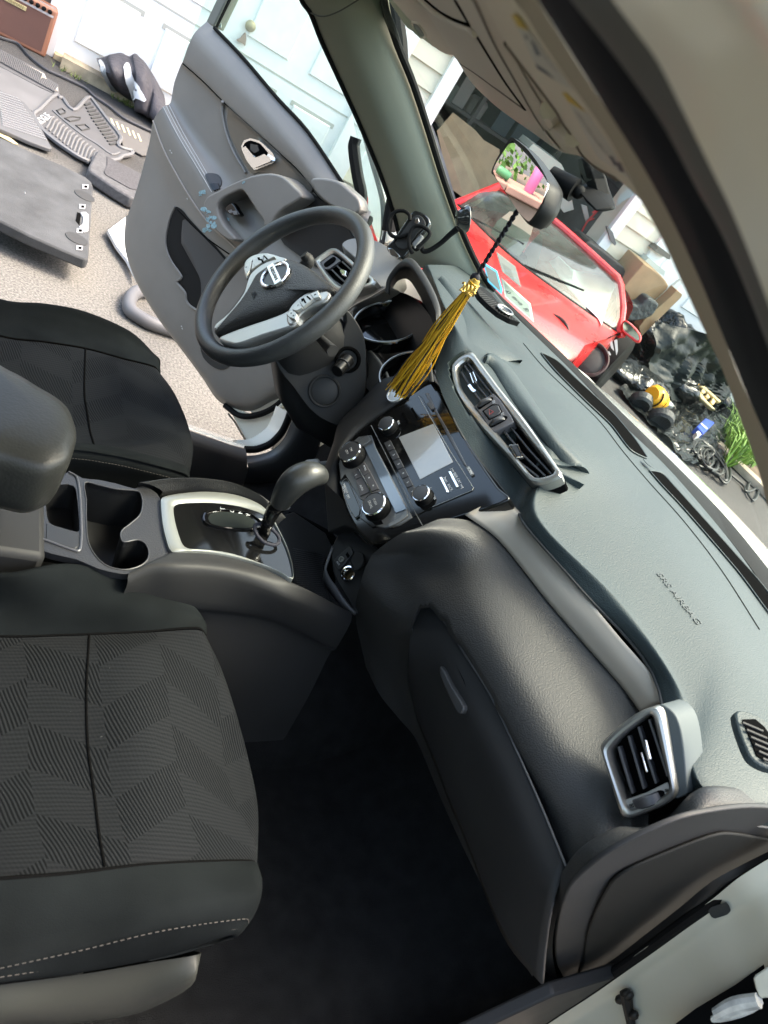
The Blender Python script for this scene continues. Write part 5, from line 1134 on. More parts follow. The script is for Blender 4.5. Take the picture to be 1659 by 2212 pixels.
E0p = [(1075,-60),(1112,0),(1198,118),(1262,200),(1330,305),(1396,430),(1412,460)]
head, hm0 = ohgrid(hpx, E0p, 'headliner', BEIGE, CAR, 1.03, 12, 50, .03)
M().grid([[V((x,y,z_-.06*y*y)) for y in (-.62,-.3,0,.3,.62)] for x, z_ in ((-.05,1.60),(-.4,1.63),(-1.0,1.63),(-1.6,1.60))], 4, 4).obj('roof_lining', BEIGE, CAR)
M().grid([[V((.22-.2*y*y,y*1.0,1.535)) for y in (-.66,-.3,0,.3,.66)], [V((0,y,1.63)) for y in (-.70,-.3,0,.3,.70)], [V((-.3,y,1.69-.1*y*y)) for y in (-.74,-.3,0,.3,.74)], [V((-1.8,y,1.66-.1*y*y)) for y in (-.74,-.3,0,.3,.74)]], 4, 4).obj('roof', WHITEP, CAR)
VB = mat('visor_beige', (.66,.61,.52), .85, spec=.15, bump=('noise',900,.2,.0005))
CB2 = mat('console_beige', (.66,.61,.52), .6, spec=.25, bump=('noise',900,.15,.0004))
vis1, _ = ohgrid([(780,-90)]+b1((0,350),(130,430),(180,480),(250,480),(330,580),(400,640),(520,706),(612,720)), [(880,-90)]+b1((60,-60),(200,80),(330,260),(440,430),(540,590),(620,718)), 'sun_visor', VB, CAR, 1.0, 7, 40, label='beige sun visor folded up above the steering wheel')
M().slab([OH(p, .994) for p in b1((80,290),(140,320),(210,390),(232,440),(238,474),(188,482),(150,440),(110,360))], RZ*.002).obj('visor_clip', mat('clip_olive', (.12,.12,.09), .5), vis1)
ohline(b1((75,295),(100,400),(150,450),(190,486),(242,478),(245,440),(210,375),(150,305),(80,288)), .0022, 'clip_edge', VB, vis1, .993)
L1 = b1((860,-60),(900,0),(1150,560),(1400,1010),(1659,1480),(1800,1700)); L2 = b1((960,-60),(1010,0),(1300,560),(1659,1200),(1900,1560),(2000,1700))
oc, ocm = ohgrid(b1((60,-90),(150,-10),(620,720),(720,870),(1100,1330),(1659,1740),(1800,1840),(2000,1960)), L1+b1((2000,1950)), 'overhead_console', CB2, CAR, .992, 9, 50, .018, label='beige overhead console with folding cover')
ohline(b1((180,0),(350,150),(500,240),(690,330),(830,378),(900,430)), .0030, 'cover_lip', CB2, oc, .988)
ohline(b1((240,-10),(400,120),(600,240),(825,325)), .0014, 'cover_gap', SEAM, oc, .990); ohline(b1((640,0),(740,170),(828,325)), .0012, 'cover_gap', SEAM, oc, .990, 1)
ohline(b1((905,435),(1100,760),(1300,1080),(1555,1430)), .0014, 'panel_gap', SEAM, oc, .990); ohline(b1((700,830),(900,960),(1200,1180),(1555,1435)), .0010, 'panel_gap', mat('beige_shadow', (.16,.135,.11), .9), oc, .990)
strip, _ = ohgrid(L1, L2, 'visor_rail', VB, CAR, .988, 5, 40, .012)
ohline(L1, .0012, 'rail_gap', MATS['beige_shadow'], strip, .988)
vl = L2[:3]+[(1200,235),(1215,262),(1235,290),(1256,330),(1287,359),(1334,386),(1391,437)]
pvz, pvm = ohgrid(vl, E0p[:-1], 'sun_visor', mat('visor_beige2', (.70,.655,.56), .85, spec=.12, bump=('noise',900,.2,.0005)), CAR, .975, 8, 44, .02, label='beige sun visor with yellow and white warning labels near the open door')
ohline(vl[2:9], .0014, 'visor_edge', MATS['beige_shadow'], pvz, .982)
ohline([(1186,236),(1200,262),(1222,282),(1240,296)], .006, 'visor_hook', CB2, pvz, .975, 4)
LY = mat('label_yellow', (.60,.44,.05), .6); LW = mat('label_white', (.56,.56,.50), .6); LK = mat('label_dark', (.07,.08,.10), .6)
def vlab(q, nm, m_, k=.968):
    Q = resample([V((a,b,0)) for a,b in q], 28); c = sum(Q, V((0,0,0)))/28
    loops = [[OH(((c+(w_-c)*t).x, (c+(w_-c)*t).y), k) for w_ in Q] for t in (1,.7,.4,.05)]
    return M().loft(loops, False, True).obj(nm, m_, pvz, smooth=False)
vlab(a8((22,92),(60,98),(135,195),(60,170)), 'warning_band', LY)
vlab(a8((60,172),(132,197),(300,420),(432,585),(310,520),(170,400)), 'warning_label', LW)
vlab(a8((345,590),(375,592),(505,720),(385,650)), 'warning_band', LY)
vlab(a8((385,652),(510,722),(650,930),(785,1145),(690,1085),(570,1005)), 'warning_label', LW)
vlab(a8((172,402),(250,455),(305,512),(190,440)), 'label_block', LK, .966)
rl = random.Random(5)
for (x0,y0,x1,y1,n_l) in ((100,210,290,440,9),(420,700,600,960,14)):
    for i in range(n_l):
        t = i/n_l; xx = x0+(x1-x0)*t; yy = y0+(y1-y0)*t; L = rl.uniform(.5,1)
        vlab(a8((xx,yy),(xx+55*L,yy+42*L),(xx+57*L,yy+47*L),(xx+2,yy+5)), 'label_print', mat('label_ink', (.22,.22,.22), .7), .966)
for q in (a8((640,990),(670,1000),(700,1050),(680,1060)), a8((680,1030),(720,1040),(745,1100),(715,1095)), a8((140,250),(170,270),(210,360),(180,350)), a8((105,215),(118,225),(125,260),(110,245))): vlab(q, 'label_pictogram', LK, .966)
# ================================================================ passenger side roof rail / A pillar right by the camera
def band(px, ys): return [at(p, y=y) for p, y in zip(px, ys)]
n7 = 9
E0 = [(1062,-80),(1198,118),(1330,305),(1394,434),(1432,503),(1472,589),(1508,667),(1558,777),(1597,887),(1640,1010),(1668,1120),(1730,1300)]
E1 = [(1130,-50),(1232,118),(1355,298),(1420,415),(1466,503),(1534,652),(1585,786),(1672,985),(1720,1110),(1770,1260)]
E2 = [(1200,-50),(1232,0),(1300,85),(1378,190),(1440,285),(1505,410),(1555,500),(1606,612),(1690,830),(1760,1010),(1820,1180)]
E3 = [(1296,-50),(1324,0),(1372,65),(1422,135),(1480,250),(1530,352),(1580,455),(1630,577),(1700,760),(1790,960),(1860,1120)]
E4 = [(1470,-60),(1500,-10),(1540,50),(1580,120),(1640,220),(1700,320),(1750,430),(1800,560),(1850,700),(1920,900),(1990,1080)]
E5 = [(1560,-60),(1600,0),(1640,60),(1690,130),(1750,220),(1820,320),(1870,430),(1920,560),(1960,700),(2030,900),(2100,1080)]
E6 = [(1760,-60),(1800,0),(1840,60),(1890,130),(1950,220),(2020,320),(2070,430),(2120,560),(2160,700),(2230,900),(2300,1080)]
def yv(a): return [a-.004*i for i in range(16)]
e0 = band(E0, [-.655]*14); e1 = band(E1, yv(-.690)); e2 = band(E2, yv(-.722)); e3 = band(E3, yv(-.745)); e4 = band(E4, yv(-.78)); e5 = band(E5, yv(-.80)); e6 = band(E6, yv(-.83))
M().grid([[p+V((.03,.02,.02)) for p in e0], e0, [a.lerp(b,.5)+V((0,0,-.001)) for a,b in zip(e0,e1)], e1], 4, 4).obj('a_pillar_trim', mat('rail_lining', (.42,.385,.31), .9, spec=.1), CAR, ang=80, label='blurred beige roof rail lining close to the camera')
M().grid([e1, [a.lerp(b,.5)+V((0,.0,-.0012)) for a,b in zip(e1,e2)], e2, [a.lerp(b,.10)+V((0,0,.0008)) for a,b in zip(e2,e3)]], 4, 5).obj('roof_rail_seal', mat('seal_black', (.008,.009,.013), .7, spec=.15), CAR, ang=80)
M().grid([e2, [a.lerp(b,.5)+V((0,0,-.0012)) for a,b in zip(e2,e3)], e3], 4, 4).obj('roof_rail_rubber', mat('rail_grey', (.11,.112,.108), .6, spec=.2), CAR, ang=80)
M().grid([e3, [a.lerp(b,.55)+V((0,0,-.0008)) for a,b in zip(e3,e4)], e4, [a.lerp(b,.5)+V((0,0,.0012)) for a,b in zip(e4,e5)], e5, e6, [p+V((0,-.02,.06)) for p in e6]], 4, 5).obj('roof_rail', WHITEB, CAR, ang=80)
# ================================================================ passenger hinge pillar
def b5p(L): return a5(*L)
p0 = [at(p, y=-.740) for p in a5((100,1400),(300,1262),(500,1130),(700,990),(900,850),(1100,700),(1300,560),(1500,430),(1700,310),(1900,190))]
p0b = [at(p, y=-.752) for p in a5((120,1440),(330,1300),(530,1170),(730,1030),(930,890),(1130,745),(1330,605),(1500,470),(1700,345),(1900,225))]
M().tube([a.lerp(b,.3) for a,b in zip(p0,p0b)], .008, 10, k=3).obj('door_seal', RUBB, CAR)
p00 = [at(p, y=-.725) for p in a5((40,1348),(240,1210),(430,1080),(640,960),(850,800),(1080,620),(1300,440),(1500,330),(1700,230),(1900,120))]
M().grid([p00, [a.lerp(b,.5)+V((-.004,-.004,0)) for a,b in zip(p00,p0)], p0], 3, 3).obj('door_seal_flap', mat('seal_flap', (.018,.018,.018), .55), CAR, ang=80)
def pw(L, x): return [at(p, x=x+.0*i) for i,p in enumerate(L)]
def pil_row(dx, dy, ins=0): return [p+V((dx,dy,0)) for p in p0b]
r1 = pil_row(.010,-.003); r2 = pil_row(.022,-.016); r3 = pil_row(.030,-.055); r4 = pil_row(.036,-.085); r5 = pil_row(.050,-.100); r6 = pil_row(.075,-.105); r7 = pil_row(.12,-.15); r8 = pil_row(.13,-.20)
hm = M().grid([[p+V((.0,.01,0)) for p in p0b], r1, r2, r3, r4, r5, r6, r7, r8], 4, 4)
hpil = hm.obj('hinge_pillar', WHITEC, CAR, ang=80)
HD = Drape(hm)
HP = plane((.60,-.80,.9), (-.96,-.25,.1))
patch(HD, a5((1282,615),(1300,590),(1400,555),(1418,580),(1425,610),(1400,635),(1320,662),(1300,650)), .004, .006, 'rubber_plug', mat('plug_black', (.02,.024,.024), .6), hpil, fb=HP, bev=.002)
# door check strap
cs = [HD.hit(p, .010, HP) for p in a5((770,1120),(790,1200),(805,1290),(830,1400),(850,1500))]
M().tube(cs, [.010,.009,.0075,.007,.007], 8, k=3).obj('door_check_strap', mat('check_black', (.02,.018,.015), .5, metal=.3, bump=('noise',200,.5,.001)), hpil)
for q in ((745,1165),(775,1115),(800,1140),(835,1270),(790,1190)):
    M().ball(HD.hit(a5(q)[0], .012, HP), .007, (1,1,1.3), 10).obj('check_strap_bolt', MATS['check_black'], hpil)
# upper door hinge at the very corner: dark gap, white hinge leaf
M().slab([on(p, plane((.66,-.86,.9), (-.9,-.4,.1))) for p in a5((1000,1400),(1200,1250),(1450,1100),(1659,950),(1900,800),(1900,1500),(1000,1600))], (.02,0,0)).obj('door_gap', DARK, hpil, smooth=False)
hpn = plane((.62,-.875,.9), (-.9,-.4,.1))
h_ = M().slab(dense([on(p, hpn) for p in a5((1560,1060),(1600,1020),(1700,960),(1800,960),(1800,1150),(1640,1185),(1600,1180))], 2, True), (.02,0,0)).obj('door_hinge', WHITEC, hpil, bevel=.004, seg=3)
M().tube([on(p, hpn, .004) for p in a5((1330,1290),(1450,1230),(1600,1200))], [.008,.010,.009], 10, k=4).obj('hinge_pin', mat('hinge_dirty', (.55,.55,.50), .4, metal=.3, var=.3, vscale=60), hpil)
M().slab(dense([on(p, hpn, .004) for p in a5((1290,1300),(1400,1240),(1560,1160),(1605,1230),(1540,1290),(1420,1330),(1300,1345))], 2, True), (.012,0,0)).obj('hinge_leaf', MATS['hinge_dirty'], hpil, bevel=.004)
# ================================================================ rear view mirror
my, mp_ = math.radians(8), math.radians(2.6)
MN = V((-math.cos(my)*math.cos(mp_), math.sin(my)*math.cos(mp_), -math.sin(mp_)))
mpl = (V((.28,.04,1.40)), MN)
mo = [on(p, mpl) for p in a7((721,292),(760,200),(800,140),(845,72),(880,82),(960,150),(1040,260),(1090,360),(1080,440),(1045,540),(970,632),(955,630),(900,560),(820,440),(740,320))]
mi_ = dense([on(p, mpl, .0012) for p in a7((733,290),(775,200),(848,97),(880,112),(950,180),(1040,290),(1088,370),(1072,440),(1038,520),(985,600),(962,617),(900,558),(820,435))], 3, True)
mo = dense(mo, 3, True); mc = sum(mo, V((0,0,0)))/len(mo)
mir = M().loft([mo, [mc+(p-mc)*1.01-MN*.008 for p in mo], [mc+(p-mc)*.98-MN*.022 for p in mo], [mc+(p-mc)*.85-MN*.036 for p in mo], [mc+(p-mc)*.5-MN*.045 for p in mo]]).obj('rear_view_mirror', mat('mirror_shell', (.005,.005,.005), .5, spec=.2), CAR, ang=60)
M().slab(mi_, -MN*.002).obj('mirror_glass', mat('mirror_silver', (.92,.93,.92), .005, metal=1.0), mir, smooth=False)
mb = V((.385,.0,1.425)); sA = mc - MN*.040
j0 = at(a7((1130,335))[0], x=.325); j1 = at(a7((1265,415))[0], x=.345)
M().tube([sA, j0, j1], [.010,.016,.017], 16).obj('mirror_arm', RUBB, mir)
M().ball(at(a7((1290,425))[0], x=.35), .010, n=12).obj('mirror_joint', RUBB, mir)
bpl = plane((.375,0,1.43), (-.62,.0,-.78))
fz = [at(p, x=x) for p, x in zip(a7((1310,380),(1345,365),(1390,400),(1440,545),(1435,560),(1400,555),(1330,480),(1285,430)), (.36,.37,.385,.37,.365,.35,.345,.345))]
M().slab(fz, (.02,-.0,.015)).obj('mirror_mount', RUBB, mir, bevel=.004)
fz = [at(p, x=x) for p, x in zip(a7((1275,200),(1315,205),(1350,250),(1385,340),(1440,540),(1420,545),(1345,370),(1310,320),(1290,250)), (.33,.33,.34,.36,.38,.38,.365,.35,.34))]
M().slab(fz, (.02,0,.01)).obj('sensor_cover', RUBB, mir, bevel=.003)
# ================================================================ phone holder on its suction arm (separate thing)
PH = thing('phone_holder', at(a7((190,760))[0], y=.56), 'black phone holder on a bent suction arm in front of the left pillar', 'phone holder')
hp_ = plane(at(a7((180,690))[0], y=.575), (-.80,-.50,.30)); hn = hp_[1]
GL = mat('holder_gloss', (.015,.016,.016), .15, coat=.8)
def hpoly(q, off, dep, nm, m_, k=2, bev=.003): 
    P_ = [on(p, hp_, off) for p in a7(*q)]
    if k > 1: P_ = dense(P_, k, True)
    return M().slab(P_, -hn*dep).obj(nm, m_, PH, bevel=bev, seg=3)
hpoly([(35,780),(75,740),(190,570),(225,545),(290,570),(322,625),(280,680),(225,740),(160,840),(120,862),(60,830)], .0, .018, 'cradle', GL)
hpoly([(92,760),(200,600),(230,575),(270,590),(290,640),(240,690),(165,790),(130,795)], .003, .006, 'cradle_pad', mat('pad_black', (.02,.02,.02), .7), 2, .001)
hpoly([(45,790),(80,795),(125,845),(110,860),(60,835)], .006, .006, 'cradle_foot', CHROME, 1, .001)
M().tube([on(p, hp_, .008) for p in a7((180,700),(120,720),(70,710),(48,660),(60,590),(100,553),(150,550),(185,575),(190,610))], .0042, 10, k=4).obj('grip_arm', RUBB, PH)
M().tube([on(p, hp_, .012) for p in a7((205,825),(185,780),(185,710),(215,655),(260,648),(300,670),(320,700),(290,740),(235,790))], .0042, 10, k=4).obj('grip_arm', RUBB, PH)
hpoly([(225,600),(240,592),(250,620),(235,637),(220,625)], .0055, .002, 'cradle_badge', CHROME, 2, .0005)
hpoly([(200,760),(260,700),(275,715),(215,790)], .006, .01, 'release_lever', mat('lever_grey', (.25,.25,.25), .3), 1, .002)
ar_ = [on(a7((230,790))[0], hp_, -.01)]+[at(p, y=y) for p, y in zip(a7((265,775),(275,812),(320,805),(390,760),(450,705),(500,665)), (.575,.57,.565,.56,.555,.55))]
M().tube(ar_, [.008,.006,.0055,.0055,.0055,.006,.007], 10, k=5).obj('bent_arm', RUBB, PH)
scx = at(a7((535,600))[0], y=.55); sax = (at(a7((585,600))[0], y=.545)-at(a7((490,580))[0], y=.555)).normalized(); sax = V((.78,-.2,.45)).normalized()
M().lathe(scx-sax*.012, sax, [(0,-.004),(.016,-.002),(.019,.004),(.022,.012),(.0275,.018),(.0285,.022),(.027,.024),(0,.022)], 32).obj('suction_cup', GL, PH)
M().tube([scx-sax*.014, scx-sax*.014+V((0,0,.022)), scx+V((.006,0,.026))], .004, 8, k=3).obj('suction_lever', RUBB, PH)
# ================================================================ graduation tassel hanging from the mirror (separate thing)
tk = at((1033,590), x=.33); ttop = at((1121,450), x=.29); tend = at((862,845), x=.335)
TS = thing('tassel', tk, 'black and gold graduation tassel with 2024 charm hanging from the mirror', 'tassel')
NV = mat('cord_navy', (.006,.005,.012), .8); GO = mat('tassel_gold', (.60,.33,.01), .5); GB = mat('charm_gold', (.50,.32,.06), .35, metal=.4)
crd = M()
for ph in (0, math.pi):
    crd.tube([ttop.lerp(tk, i/30)+V((math.cos(i*1.3+ph),math.sin(i*1.3+ph),0))*.0022 for i in range(31)], .0022, 6)
crd.obj('braided_cord', NV, TS)
M().ball(at((1026,600), x=.33), .008, (1,1,1.1), 12).obj('cord_knot', NV, TS)
wr0 = at((1030,604), x=.33); wr1 = at((1008,634), x=.33)
M().tube([wr0, wr0.lerp(wr1,.3), wr1], [.006,.0085,.0080], 14).obj('wrapped_neck', GB, TS)
wrp = M()
for i in range(7):
    c_ = wr0.lerp(wr1, .25+i*.11); wrp.tube(circ(c_, wr1-wr0, .0088, 16), .0012, 5, True)
wrp.obj('neck_wrap', GO, TS)
rt = random.Random(11); sg_, sn_ = M(), M()
dirn = (tend-wr1).normalized(); s1_ = dirn.cross(V((-.4,-.6,.5))).normalized(); s2_ = dirn.cross(s1_)
for i in range(210):
    a = rt.uniform(0, 2*math.pi); r0 = rt.uniform(0,.007); r1 = r0*rt.uniform(1.2,3.2)+.003; L = rt.uniform(.96,1.03)
    d0 = s1_*math.cos(a)+s2_*math.sin(a); e = wr1+(tend-wr1)*L
    jit = lambda q: V((rt.uniform(-q,q),rt.uniform(-q,q),rt.uniform(-q,q)))
    mdp = wr1.lerp(e,.35)+d0*(r0+r1)*.45+jit(.004); mdq = wr1.lerp(e,.72)+d0*(r0+r1)*.62+jit(.006)
    (sg_ if (i % 4) else sn_).tube([wr1+d0*r0, mdp, mdq, e+d0*r1+jit(.004)], rt.uniform(.0008,.0014), 4, k=4)
sg_.obj('gold_threads', GO, TS)['kind'] = 'stuff'; sn_.obj('navy_threads', NV, TS)['kind'] = 'stuff'
chc = at((1011,626), x=.285)
text('2024', .021, chc, (at((1030,634), x=.322)-at((996,618), x=.322)), (at((1014,612), x=.322)-at((1008,640), x=.322)), GB, 'charm', TS, .0012)
# ================================================================ ground
def ground_mat():
    m_ = bpy.data.materials.new('asphalt'); m_.use_nodes = True; n = m_.node_tree; b = n.nodes['Principled BSDF']
    tc = n.nodes.new('ShaderNodeTexCoord')
    def noise_(sc, d=6): 
        x = n.nodes.new('ShaderNodeTexNoise'); x.inputs['Scale'].default_value = sc; x.inputs['Detail'].default_value = d; n.links.new(tc.outputs['Object'], x.inputs['Vector']); return x.outputs[0]
    r = n.nodes.new('ShaderNodeValToRGB'); r.color_ramp.elements[0].position = .33; r.color_ramp.elements[0].color = (.072,.068,.061,1); r.color_ramp.elements[1].position = .68; r.color_ramp.elements[1].color = (.19,.179,.162,1)
    n.links.new(noise_(110, 4), r.inputs[0])
    r2 = n.nodes.new('ShaderNodeMapRange'); r2.inputs[1].default_value = .35; r2.inputs[2].default_value = .65; r2.inputs[3].default_value = .82; r2.inputs[4].default_value = 1.12
    n.links.new(noise_(1.3, 8), r2.inputs[0])
    mx = n.nodes.new('ShaderNodeMix'); mx.data_type = 'RGBA'; mx.blend_type = 'MULTIPLY'; mx.inputs[0].default_value = 1
    n.links.new(r.outputs[0], mx.inputs[6]); n.links.new(r2.outputs[0], mx.inputs[7])
    # sealed, darker strip of driveway close to the garages; its edge wanders
    sp = n.nodes.new('ShaderNodeSeparateXYZ'); n.links.new(tc.outputs['Object'], sp.inputs[0])
    e = math_node(n, 'ADD', math_node(n, 'ADD', sp.outputs[1], math_node(n, 'MULTIPLY', sp.outputs[0], .10)), math_node(n, 'MULTIPLY', math_node(n, 'SUBTRACT', noise_(.8), .5), .5))
    st = n.nodes.new('ShaderNodeMapRange'); st.inputs[1].default_value = 3.15; st.inputs[2].default_value = 3.5; n.links.new(e, st.inputs[0])
    xs = n.nodes.new('ShaderNodeMapRange'); xs.inputs[1].default_value = 2.2; xs.inputs[2].default_value = 3.2; n.links.new(sp.outputs[0], xs.inputs[0])
    tot = math_node(n, 'MAXIMUM', st.outputs[0], xs.outputs[0])
    mx2 = n.nodes.new('ShaderNodeMix'); mx2.data_type = 'RGBA'; mx2.blend_type = 'MULTIPLY'; n.links.new(tot, mx2.inputs[0]); n.links.new(mx.outputs[2], mx2.inputs[6]); mx2.inputs[7].default_value = (.42,.42,.44,1)
    n.links.new(mx2.outputs[2], b.inputs['Base Color']); b.inputs['Roughness'].default_value = .9
    bp = n.nodes.new('ShaderNodeBump'); bp.inputs['Strength'].default_value = .6; bp.inputs['Distance'].default_value = .006
    n.links.new(noise_(220, 3), bp.inputs['Height']); n.links.new(bp.outputs[0], b.inputs['Normal']); return m_
structure(M().add([(-60,-60,0),(60,-60,0),(60,60,0),(-60,60,0)], [(0,1,2,3)]).obj('ground', ground_mat(), smooth=False))
# ================================================================ garage building
FD = V((math.cos(math.radians(6)), -math.sin(math.radians(6)), 0)); FN = V((-FD.y*-1, 0, 0)); FN = V((-.1045,-.9945,0)); F0 = V((.4,5.05,0))
FP = (F0, FN)
def fw(s, z, o=0.): return F0 + FD*s + V((0,0,z)) + FN*o
def fbox(s0, s1, z0, z1, o0, o1, mm):      # o1 = towards the driveway
    mm.loft([[fw(s0,z,o0), fw(s1,z,o0), fw(s1,z,o1), fw(s0,z,o1)] for z in (z0, z1)]); return mm
WHT = mat('white_garage_paint', (.80,.80,.78), .5, var=.03, vscale=2); CRM = mat('cream_siding', (.62,.59,.47), .6, var=.05, vscale=3)
HG = None
GAR = thing('garage_building', fw(0,0), 'long white garage with panelled doors, cream siding strips and one open dark bay', 'garage')
mm = M()
fbox(-.22,-.15,.0,3.2,-.3,-.02,mm); fbox(-.15,1.75,2.35,3.2,-.3,-.02,mm); fbox(1.75,2.22,0,3.2,-.3,-.02,mm); fbox(2.22,4.32,2.3,3.2,-.3,-.02,mm); fbox(4.32,5.1,0,3.2,-.3,-.02,mm); fbox(5.1,7.6,2.35,3.2,-.3,-.02,mm); fbox(7.6,12,0,3.2,-.3,-.02,mm)
mm.obj('wall', CRM, GAR, smooth=False)
mm = M(); fbox(-.4,12.3,3.2,3.35,-4,.35,mm); mm.obj('roof', mat('roof_edge', (.5,.5,.48), .7), GAR, smooth=False)
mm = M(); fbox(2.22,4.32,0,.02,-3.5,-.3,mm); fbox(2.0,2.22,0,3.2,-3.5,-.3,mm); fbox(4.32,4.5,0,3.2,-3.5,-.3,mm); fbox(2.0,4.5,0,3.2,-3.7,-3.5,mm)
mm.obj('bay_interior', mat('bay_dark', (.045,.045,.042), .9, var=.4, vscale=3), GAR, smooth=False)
# clapboard courses
mm = M()
for i in range(22):
    z = .08+i*.14
    for s0, s1 in ((1.93,2.24),(4.36,4.80)):
        mm.loft([[fw(s0,z+.135,-.015),fw(s1,z+.135,-.015)][::1]+[fw(s1,z,.006),fw(s0,z,.006)], [fw(s0,z+.135,-.02),fw(s1,z+.135,-.02),fw(s1,z,-.02),fw(s0,z,-.02)]])
mm.obj('clapboard', CRM, GAR, smooth=False)
def tbox(s0, s1, z0, z1, o=.03, nm='trim_board', m_=WHT):
    return fbox(s0,s1,z0,z1,-.02,o,M()).obj(nm, m_, GAR, bevel=.004, smooth=False)
for s0, s1 in ((-.25,-.15),(1.75,1.93),(2.22,2.33),(4.26,4.37),(4.78,4.93),(7.6,7.75)): tbox(s0, s1, 0, 2.5)
tbox(-.25,1.93,2.35,2.5,.035); tbox(2.22,4.37,2.3,2.46,.035); tbox(4.78,7.75,2.35,2.5,.035)
tbox(-.15,1.75,-.0,.035,.05,'door_seal', mat('sill_wood', (.50,.40,.25), .8, var=.25, vscale=20))
def gdoor(s0, s1, z1, nx, nz, label=None, oo=0.):
    d = fbox(s0, s1, .035, z1, -.06, -.015+oo, M()).obj('garage_door', WHT, GAR, smooth=False)
    if label: d['label'] = label
    W_ = (s1-s0)/nx; H_ = (z1-.035)/nz; pm = M(); gm_ = M()
    for i in range(nx):
        for j in range(nz):
            a, b_, c, e = s0+W_*i+.06, s0+W_*(i+1)-.06, .035+H_*j+.09, .035+H_*(j+1)-.09; o_ = -.015+oo
            pm.loft([[fw(a,c,o_),fw(b_,c,o_),fw(b_,e,o_),fw(a,e,o_)], [fw(a+.012,c+.012,o_-.012),fw(b_-.012,c+.012,o_-.012),fw(b_-.012,e-.012,o_-.012),fw(a+.012,e-.012,o_-.012)][::1],
                     [fw(a+.03,c+.03,o_+.014),fw(b_-.03,c+.03,o_+.014),fw(b_-.03,e-.03,o_+.014),fw(a+.03,e-.03,o_+.014)]], False, True)
    pm.obj('raised_panel', WHT, d, smooth=False)
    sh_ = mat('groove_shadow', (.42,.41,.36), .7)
    for i in range(nx):
        for j in range(nz):
            a, b_, c, e = s0+W_*i+.06, s0+W_*(i+1)-.06, .035+H_*j+.09, .035+H_*(j+1)-.09; o_ = -.015+oo
            fbox(a,b_,e-.035,e,o_,o_+.004,M()).obj('panel_shade', sh_, d, smooth=False)  # raised grey strip painted as the shade along each panel's top edge
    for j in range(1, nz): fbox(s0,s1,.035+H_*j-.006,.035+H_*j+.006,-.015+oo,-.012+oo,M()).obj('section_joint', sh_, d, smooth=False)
    return d
gdoor(-.15,1.75,2.35,4,4,'white panelled garage door beside the amplifier and the jacket'); gdoor(4.93,7.6,2.35,5,4,'white panelled garage door behind the bags and cartons')
# small handle ornaments on the door (knob plate and bracket seen through the window)
M().lathe(on(z2((475,170))[0], (F0, FN), .01), FN, [(0,.02),(.02,.018),(.035,.008),(.036,0),(0,0)], 20).obj('door_knob', mat('knob_brass', (.35,.30,.18), .5, metal=.5), GAR)
M().slab(dense([on(p, FP, .02) for p in z2((410,250),(440,215),(448,250),(440,300),(425,285),(385,265))], 3, True), -FN*.02).obj('door_pull', mat('pull_brown', (.25,.17,.12), .6), GAR)
# kerb strip at the wall foot with weeds
mm = M(); fbox(-.10,1.3,0,.07,.05,.17,mm); tag(mm.obj('timber_edging', mat('weathered_timber', (.38,.31,.21), .85, var=.3, vscale=14)), 'weathered timber edging lying along the foot of the white garage door', 'edging')
wd = M(); rw = random.Random(9)
for i in range(90):
    s = rw.choice([-.05,.0,.28,.30,.32,.34])+rw.gauss(0,.04); b0 = fw(s,.0,.20+rw.uniform(-.02,.03)); a = rw.uniform(0,6.28); l = rw.uniform(.03,.09); t = b0+V((math.cos(a)*l*.8, math.sin(a)*l*.8, l*.7)); sd_ = V((-math.sin(a),math.cos(a),0))*.003
    wd.add([b0-sd_, b0+sd_, t], [(0,1,2)])
tag(wd.obj('weeds', mat('weed_green', (.16,.20,.05), .7), smooth=False), 'thin green weeds growing at the foot of the timber edging', 'weeds', kind='stuff')
# ================================================================ things in the open bay
def leaf(nm, px, pl, th, m_, label, cat, k=1, off=0., bev=.0, group=None):
    P_ = [on(p, pl, off) for p in px]
    if k > 1: P_ = dense(P_, k, True)
    return tag(M().slab(P_, -pl[1]*th).obj(nm, m_, bevel=bev, smooth=False), label, cat, group)
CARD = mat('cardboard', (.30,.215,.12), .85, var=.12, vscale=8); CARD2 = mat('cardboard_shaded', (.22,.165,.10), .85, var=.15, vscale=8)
bayp = plane(fw(3.3,1.0,-.45), FN+V((0,0,.15)))
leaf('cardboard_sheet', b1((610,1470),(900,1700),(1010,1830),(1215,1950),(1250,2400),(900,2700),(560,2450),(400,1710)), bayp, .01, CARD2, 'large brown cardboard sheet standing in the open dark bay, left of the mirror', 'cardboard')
leaf('metal_post', b1((235,1600),(310,1570),(400,1800),(540,2240),(700,2800),(560,2900),(400,2200)), plane(fw(2.5,1,-.2), FN), .06, mat('galv_metal', (.17,.18,.18), .5, metal=.4, var=.3, vscale=9), 'grey metal post leaning just inside the left edge of the open bay', 'post')
leaf('white_carton', a7((965,140),(995,110),(1180,245),(1215,320),(1260,540),(1195,560),(1150,500),(1100,300)), plane(fw(3.7,1.0,-.5), FN), .25, mat('carton_white', (.50,.52,.44), .7), 'open pale carton in the bay directly behind the rear view mirror', 'carton')
leaf('plank', a7((1310,510),(1345,520),(1368,625),(1340,625)), plane(fw(4.0,.9,-.4), FN), .02, mat('plank_grey', (.40,.40,.36), .7), 'short grey plank in the open bay below the mirror mount', 'plank')
rd = random.Random(4); mm = M()
